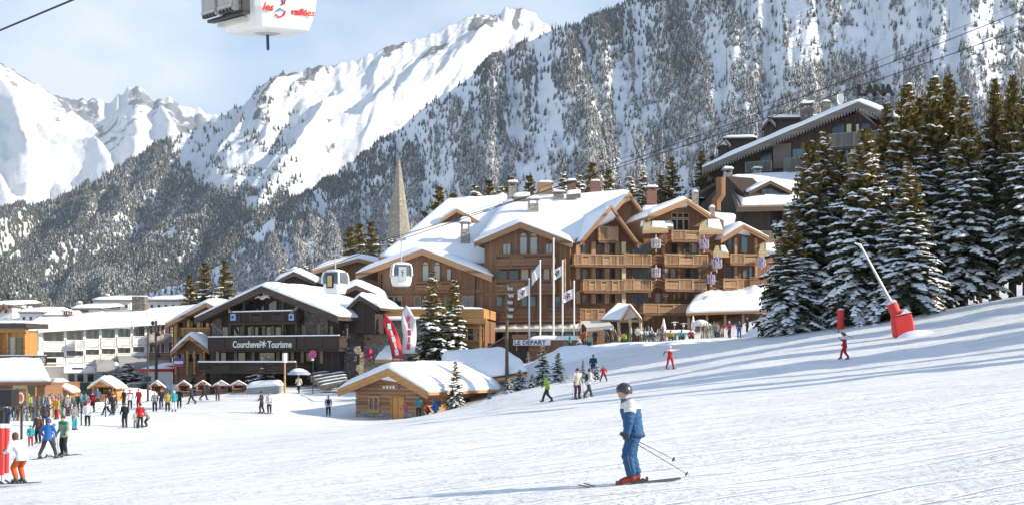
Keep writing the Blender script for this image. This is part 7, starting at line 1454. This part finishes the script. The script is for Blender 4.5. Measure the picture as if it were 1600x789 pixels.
pp(1047, 87, 1.74, 185, 'wave', 'red', 'red', 'ski instructor in red with white shoulders, one arm stretched out', head=('hat', 'white'), yoke='white', skis='red'); pp(1320, 72, 1.66, 70, 'carry', 'red', 'red', 'skier in red and white climbing with skis on the shoulder', head=('helmet', 'brown'), yoke='white')
pp(1155, 112, 1.72, 170, 'stand', 'steel', 'blue', 'person in blue trousers at the right end of the terrace', head=('hat', 'black')); pp(1187, 112, 1.72, 160, 'stand', 'orange', 'pants_green', 'person in orange jacket and green trousers by the bush', head=('hat', 'orange'))
pp(467, 112.5, 1.75, 170, 'stride', 'cream', 'dark', 'person in yellowish jacket under the blue-white parasol', head=('hair', 'brown')); pp(45, 100, 1.72, 170, 'stand', 'lime', 'dark', 'person in lime jacket behind the ski racks', head=('hat', 'lime')); pp(89, 86, 1.65, 150, 'stand', 'yellow', 'red', 'person in yellow jacket among the ski racks', head=('hat', 'red')); pp(80, 92, 1.7, 150, 'stand', 'red', 'dark', 'person in red jacket among the ski racks', head=('hat', 'black'))
for (px, d, ps, hd, t, l, lab) in ((891, 117.5, 'stand', 90, 'teal', 'dark', 'person in turquoise at the left end of the porch terrace'), (884, 118, 'squat', 120, 'grey', 'dark', 'seated person in grey beside the turquoise one'), (910, 118, 'stand', 200, 'orange', 'dark', 'person in orange beside the canvas tent'), (930, 117.5, 'stand', 150, 'navy', 'dark', 'person in navy under the canvas tent'), (996, 117, 'stand', 190, 'cream', 'brown', 'person in cream before the entrance porch'), (1018, 116.5, 'squat', 200, 'dark', 'grey', 'seated person in dark clothes right of the porch'), (1064, 116, 'squat', 200, 'teal', 'dark', 'seated person in turquoise before the terrace ski rack'), (1080, 116, 'squat', 160, 'pink', 'dark', 'seated person in pink before the terrace ski rack'), (1048, 116.5, 'squat', 170, 'yellow', 'brown', 'seated person in yellow beside the snowy table'), (975, 116.5, 'squat', 160, 'lime', 'dark', 'seated person in lime before the porch')):
    pp(px, d, 1.72, hd, ps, t, l, lab, head=('hat', 'black'))
for (px, d, ht, hd, ps, t, l, hc, lab) in ((12, 78, 1.7, 160, 'stand', 'navy', 'dark', 'white', 'person in navy behind the red padded posts'), (22, 88, 1.7, 200, 'stand', 'plum', 'black', 'grey', 'person in plum jacket at the nearest ski rack'), (36, 92, 1.6, 90, 'stand', 'cream', 'brown', 'red', 'person in cream jacket at the second ski rack'), (70, 80, 1.7, 20, 'stand', 'dark', 'navy', 'blue', 'person in dark jacket with blue hat at the racks'), (105, 90, 1.65, 250, 'stand', 'grey', 'plum', 'white', 'person in grey with plum trousers beside the third rack'), (120, 97, 1.7, 180, 'stand', 'black', 'dark', 'yellow', 'person in black with yellow hat by the rear rack'), (128, 104, 1.7, 90, 'stand', 'teal', 'black', 'black', 'person in teal jacket left of the right honey hut'), (152, 108, 1.7, 10, 'stand', 'steel', 'dark', 'grey', 'person in steel blue at the counter of the right honey hut'), (170, 108, 1.7, 330, 'stand', 'brown', 'black', 'black', 'person in brown at the right corner of the right honey hut'), (183, 103, 1.2, 180, 'squat', 'white', 'white', 'white', 'crouching child in white before the right honey hut'),
    (252, 106, 1.7, 170, 'stand', 'dark', 'navy', 'red', 'person in dark jacket with red hat below the first small hut'), (300, 108, 1.7, 90, 'stride', 'navy', 'black', 'white', 'person in navy walking left below the small huts'), (340, 110, 1.7, 200, 'stand', 'plum', 'dark', 'cream', 'person in plum below the fourth small hut'), (1140, 113.5, 1.7, 120, 'stand', 'pink', 'dark', 'white', 'person in pink left of the one in blue trousers'), (1168, 115, 1.75, 90, 'stand', 'dark', 'black', 'grey', 'dark figure in the shade of the snowed canopy'), (1120, 114.5, 1.7, 200, 'stand', 'grey', 'black', 'red', 'person in grey right of the terrace ski rack'), (955, 116.5, 1.7, 90, 'stand', 'brown', 'dark', 'white', 'person in brown before the tent and porch'), (920, 117, 1.7, 100, 'squat', 'teal', 'navy', 'black', 'seated person in teal before the canvas tent'), (905, 117.3, 1.7, 250, 'squat', 'cream', 'dark', 'red', 'seated person in cream left of the canvas tent')):
    pp(px, d, ht, hd, ps, t, l, lab, head=('hat', hc))
# skis over the shoulder of the climber
cx = Vector(((1320-CX)*72/FPX, 72, 0)); cx.z = G(cx.x, 72)+1.48
o = link('ski', ski_data(1)); o.location = cx+Vector((.45, -.15, -.12)); o.rotation_euler = (R(22), 0, R(78)); o.scale = (1.6, 1, 2); tag(o, 'dark ski carried on the shoulder of the climbing skier', 'ski'); 

# ---------------------------------------------------------------- lift cabins and cables
def ring(w, dp, z, n=28, p=4.0): return [Vector((math.copysign(abs(math.cos(t))**(2/p), math.cos(t))*w, math.copysign(abs(math.sin(t))**(2/p), math.sin(t))*dp, z)) for t in np.linspace(0, 2*math.pi, n, endpoint=False)]
def loft(rings, cap=True):
    mb = MB(); n = len(rings[0])
    for r_ in rings: mb.v.extend(tuple(p) for p in r_)
    for i in range(len(rings)-1):
        for k in range(n): mb.f.append((i*n+k, i*n+(k+1) % n, (i+1)*n+(k+1) % n, (i+1)*n+k)); mb.m.append(0)
    if cap: mb.f.append(tuple(reversed(range(n)))); mb.m.append(0); e = (len(rings)-1)*n; mb.f.append(tuple(e+k for k in range(n))); mb.m.append(0)
    return mb
CABW = mat('cabin_white', (.80, .79, .78), .3, .03, 2, spec=.5); CABG = mat('cabin_grey', (.36, .35, .35), .45, .06, 3); NAVY = mat('navy', (0.02, 0.04, 0.12), 0.6); LRED = mat('logo_red', (.62, .03, .03), .5); LTEAL = mat('logo_teal', (.03, .3, .38), .5); LBLUE = mat('logo_blue', (.03, .06, .3), .5)
def cabin(loc, rz, label, hang, sc=1.0, w=.95, dp=.95, logo=False, pict=None, group='lift cabins', hang_dx=0.0):
    o = empty('lift_cabin', loc, rz, label, 'lift cabin', group); o.scale = (sc, sc, sc)
    link('lower_shell', loft([ring(w*.62, dp*.62, 0), ring(w*.80, dp*.80, .03), ring(w*.93, dp*.93, .38), ring(w*1.0, dp*1.0, .86)]).mesh('lower_shell', CABW, smooth=False), o)
    link('sill_band', loft([ring(w*1.015, dp*1.015, .86), ring(w*1.02, dp*1.02, .95)]).mesh('sill_band', CABG), o)
    gl = link('glazing', loft([ring(w*.985, dp*.985, .95), ring(w*.95, dp*.95, 1.6), ring(w*.84, dp*.84, 1.98)]).mesh('glazing', glass('cabin_glass', (.10, .12, .14), .08), smooth=False), o)
    for sx in (-1, 1):
        for sy in (-1, 1): q = MB(); q.tube([(sx*w*.93, sy*dp*.93, .93), (sx*w*.90, sy*dp*.90, 1.6), (sx*w*.79, sy*dp*.79, 2.0)], [.10, .09, .09], 6); link('pillar', q.mesh('pillar', CABW), o)
    link('roof', loft([ring(w*.86, dp*.86, 1.97), ring(w*.82, dp*.82, 2.1), ring(w*.6, dp*.6, 2.2)]).mesh('roof', CABW), o)
    q = MB(); q.tube([(0, 0, 2.15), (0, 0, hang-.1)], .06, 8); q.box((-.35, -.12, 2.18), (.35, .12, 2.3)); q.box((-.45, -.1, hang-.12), (.45, .1, hang+.06)); link('hanger', q.mesh('hanger', METAL_G), o)
    if pict is not None:
        q = MB(); q.box((-.36, -dp*1.03-.03, .5), (.36, -dp*1.03+.05, 1.75)); p = link('picture_panel', q.mesh('picture_panel', mat('panel_grey', (.45, .46, .48), .4) if pict else METAL_D), o); q = MB()
        if pict: q.tube([Vector((.1, -dp*1.03-.05, 1.5)), Vector((-.08, -dp*1.03-.05, 1.35)), Vector((.1, -dp*1.03-.05, 1.2)), Vector((-.02, -dp*1.03-.05, 1.05)), Vector((.08, -dp*1.03-.05, .9))], .03, 5); link('squiggle', q.mesh('squiggle', METAL_D), p)
        else: q.box((-.24, -dp*1.03-.05, .62), (.24, -dp*1.03-.02, 1.63)); link('inner_pane', q.mesh('inner_pane', mat('panel_ochre', (.55, .38, .16), .5)), p)
    return o
s1 = 100/FPX; cabin(W(627, 447, 100), R(12), 'white lift cabin with grey picture panel, hanging before the hotel left gable', (447-374)*s1/.92, .92, .98, .98, pict=True); s2 = 96/FPX; cabin(W(524, 459, 96), R(-22), 'white lift cabin with dark-framed ochre panel, left of two hanging over the roofs', (459-398)*s2/.9, .9, .95, .95, pict=False)
def big_cabin():
    d = 23.0; c = W(418, 53, d); w, dp = .84, 1.0; rz = R(36); o = cabin(c, rz, 'large white lift cabin with ski racks, cut by the top of the picture', 4.0, 1.0, w, dp)
    # ski racks on the left side
    for k in (-1, 1):
        q = MB(); y0 = k*.42-.34; x = -w*1.06
        for j in range(11): q.box((x-.17, y0+j*.062, .34), (x-.15, y0+j*.062+.04, .98))
        for z in (.36, .92): q.box((x-.18, y0, z), (x-.13, y0+.68, z+.04))
        for e in (y0, y0+.66): q.box((x-.17, e, .34), (x+.06, e+.02, .40)); q.box((x-.17, e, .90), (x+.06, e+.02, .96))
        r_ = link('ski_basket', q.mesh('ski_basket', mat('rack_grey', (.50, .46, .43), .5, .1)), o); f = MB(); f.box((x-.145, y0-.03, .30), (x-.03, y0+.71, 1.0)); link('rack_backing', f.mesh('rack_backing', mat('rack_liner', (.42, .38, .36), .6, .1)), r_)
        q = MB()
        for j in range(4): q.box((x-.18, y0+.07+j*.16, .27), (x-.10, y0+.13+j*.16, .335))
        link('rack_feet', q.mesh('rack_feet', IRON), r_)
    q = MB(); q.box((-w*1.02-.05, -dp*.92, .24), (-w*.9, -dp*.86, 1.0)); q.box((-w*1.02-.05, -.04, .24), (-w*.9, .04, 1.0)); q.box((-w*1.02-.05, -dp*.92, .22), (-w*.9, dp*.85, .28)); link('rack_frame', q.mesh('rack_frame', METAL_D), o)
    q = MB(); q.tube([(0, 0, .01), (0, 0, -.30)], .03, 10); q.ell((0, 0, -.3), (.03, .03, .03), 8, 6); link('guide_pin', q.mesh('guide_pin', NAVY), o); q = MB(); q.tube([(0, 0, .0), (0, 0, -.03)], [.27, .16], 14); link('pin_plate', q.mesh('pin_plate', CABG), o)
    link('step_grating', (lambda m: (m.box((-w*.95, -dp*.6, .12), (-w*.78, dp*.6, .2)), m)[1])(MB()).mesh('step_grating', mat('pale_grating', (.6, .57, .5), .7)), o)
    # lettering on the front face (local -y)
    def put(t, m, x, z, size, sh): 
        ob = text_obj(t, m, None, (0, 0, 0), (1, 0, 0), size, .012, shear=sh, offset=.004, up=(0, -.37, 1)); ob.parent = o; ob.location = (x, -FY(z)-.008, z); return ob
    FY = lambda z: dp*(.80+.13*(z-.03)/.35 if z < .38 else .93+.07*(z-.38)/.48)
    put('les', LRED, -.40, .37, .21, .25); put('vallées', LRED, .33, .33, .19, .25)
    o.rotation_mode = 'QUATERNION'; o.rotation_quaternion = (Matrix.Rotation(R(9), 3, 'X')@Matrix.Rotation(rz, 3, 'Z')).to_quaternion(); DZ = -.2
    y = -dp*.97-.02
    for pts, m, r_ in (([(-.14, y, .78), (-.02, y, .86), (.10, y, .80), (.08, y, .70), (-.02, y, .66)], LRED, .022), ([(-.10, y, .82), (0, y, .80), (.04, y, .70)], LBLUE, .018), ([(-.13, y+.01, .50), (-.04, y+.02, .58), (.06, y+.02, .54)], LTEAL, .022), ([(-.14, y+.03, .44), (-.03, y+.03, .38), (.09, y+.03, .44), (.11, y+.02, .54)], LRED, .022)): q = MB(); q.tube([Vector((p[0]*.75-.12, -FY(p[2]*.8-.1)-.008, p[2]*.8-.1)) for p in pts], r_*.8, 6); link('logo_stroke', q.mesh('logo_stroke', m), o)
    return o
big_cabin()
def cable(pts, label, r=.03, sag=.3):
    P = [W(*p) for p in pts]; o = empty('lift_cable', P[0], 0, label, 'cable', 'lift cables'); path = []
    for a, b in zip(P, P[1:]):
        for k in range(12): t = k/12; path.append(a.lerp(b, t)-Vector((0, 0, sag*4*t*(1-t))))
    path.append(P[-1]); mb = MB(); mb.tube(path, r, 5); mb.build('wire', METAL_D, o)
cable([(330, 462, 145), (627, 374, 100), (1640, 0, 78)], 'lift cable rising right from the cabin with the grey panel', .03, .5); cable([(260, 470, 150), (524, 398, 96), (1640, 30, 78)], 'lift cable rising right from the cabin with the ochre panel', .03, .5)
cable([(330, 462, 145), (700, 343, 97), (1640, -14, 78)], 'upper return cable above the hotel', .016, .5)
cable([(-420, 225, 50), (0, 48, 30), (418, -127, 23), (900, -330, 19)], 'thick cable crossing the top left corner to the large cabin', .026, .0)
# ---------------------------------------------------------------- air
def haze():
    mb = MB(); mb.box((-9000, -500, -220), (9000, 10500, 2600))
    m = bpy.data.materials.new('haze_air'); m.use_nodes = True; t = m.node_tree; t.nodes.clear()
    o = N(t, 'ShaderNodeOutputMaterial'); v = N(t, 'ShaderNodeVolumePrincipled'); v.inputs['Color'].default_value = (0.72, 0.84, 1.0, 1); v.inputs['Density'].default_value = 0.000048
    v.inputs['Anisotropy'].default_value = 0.2
    Lk(t, v.outputs[0], o.inputs['Volume']); ob = mb.build('haze', m); ob['kind'] = 'stuff'
haze()
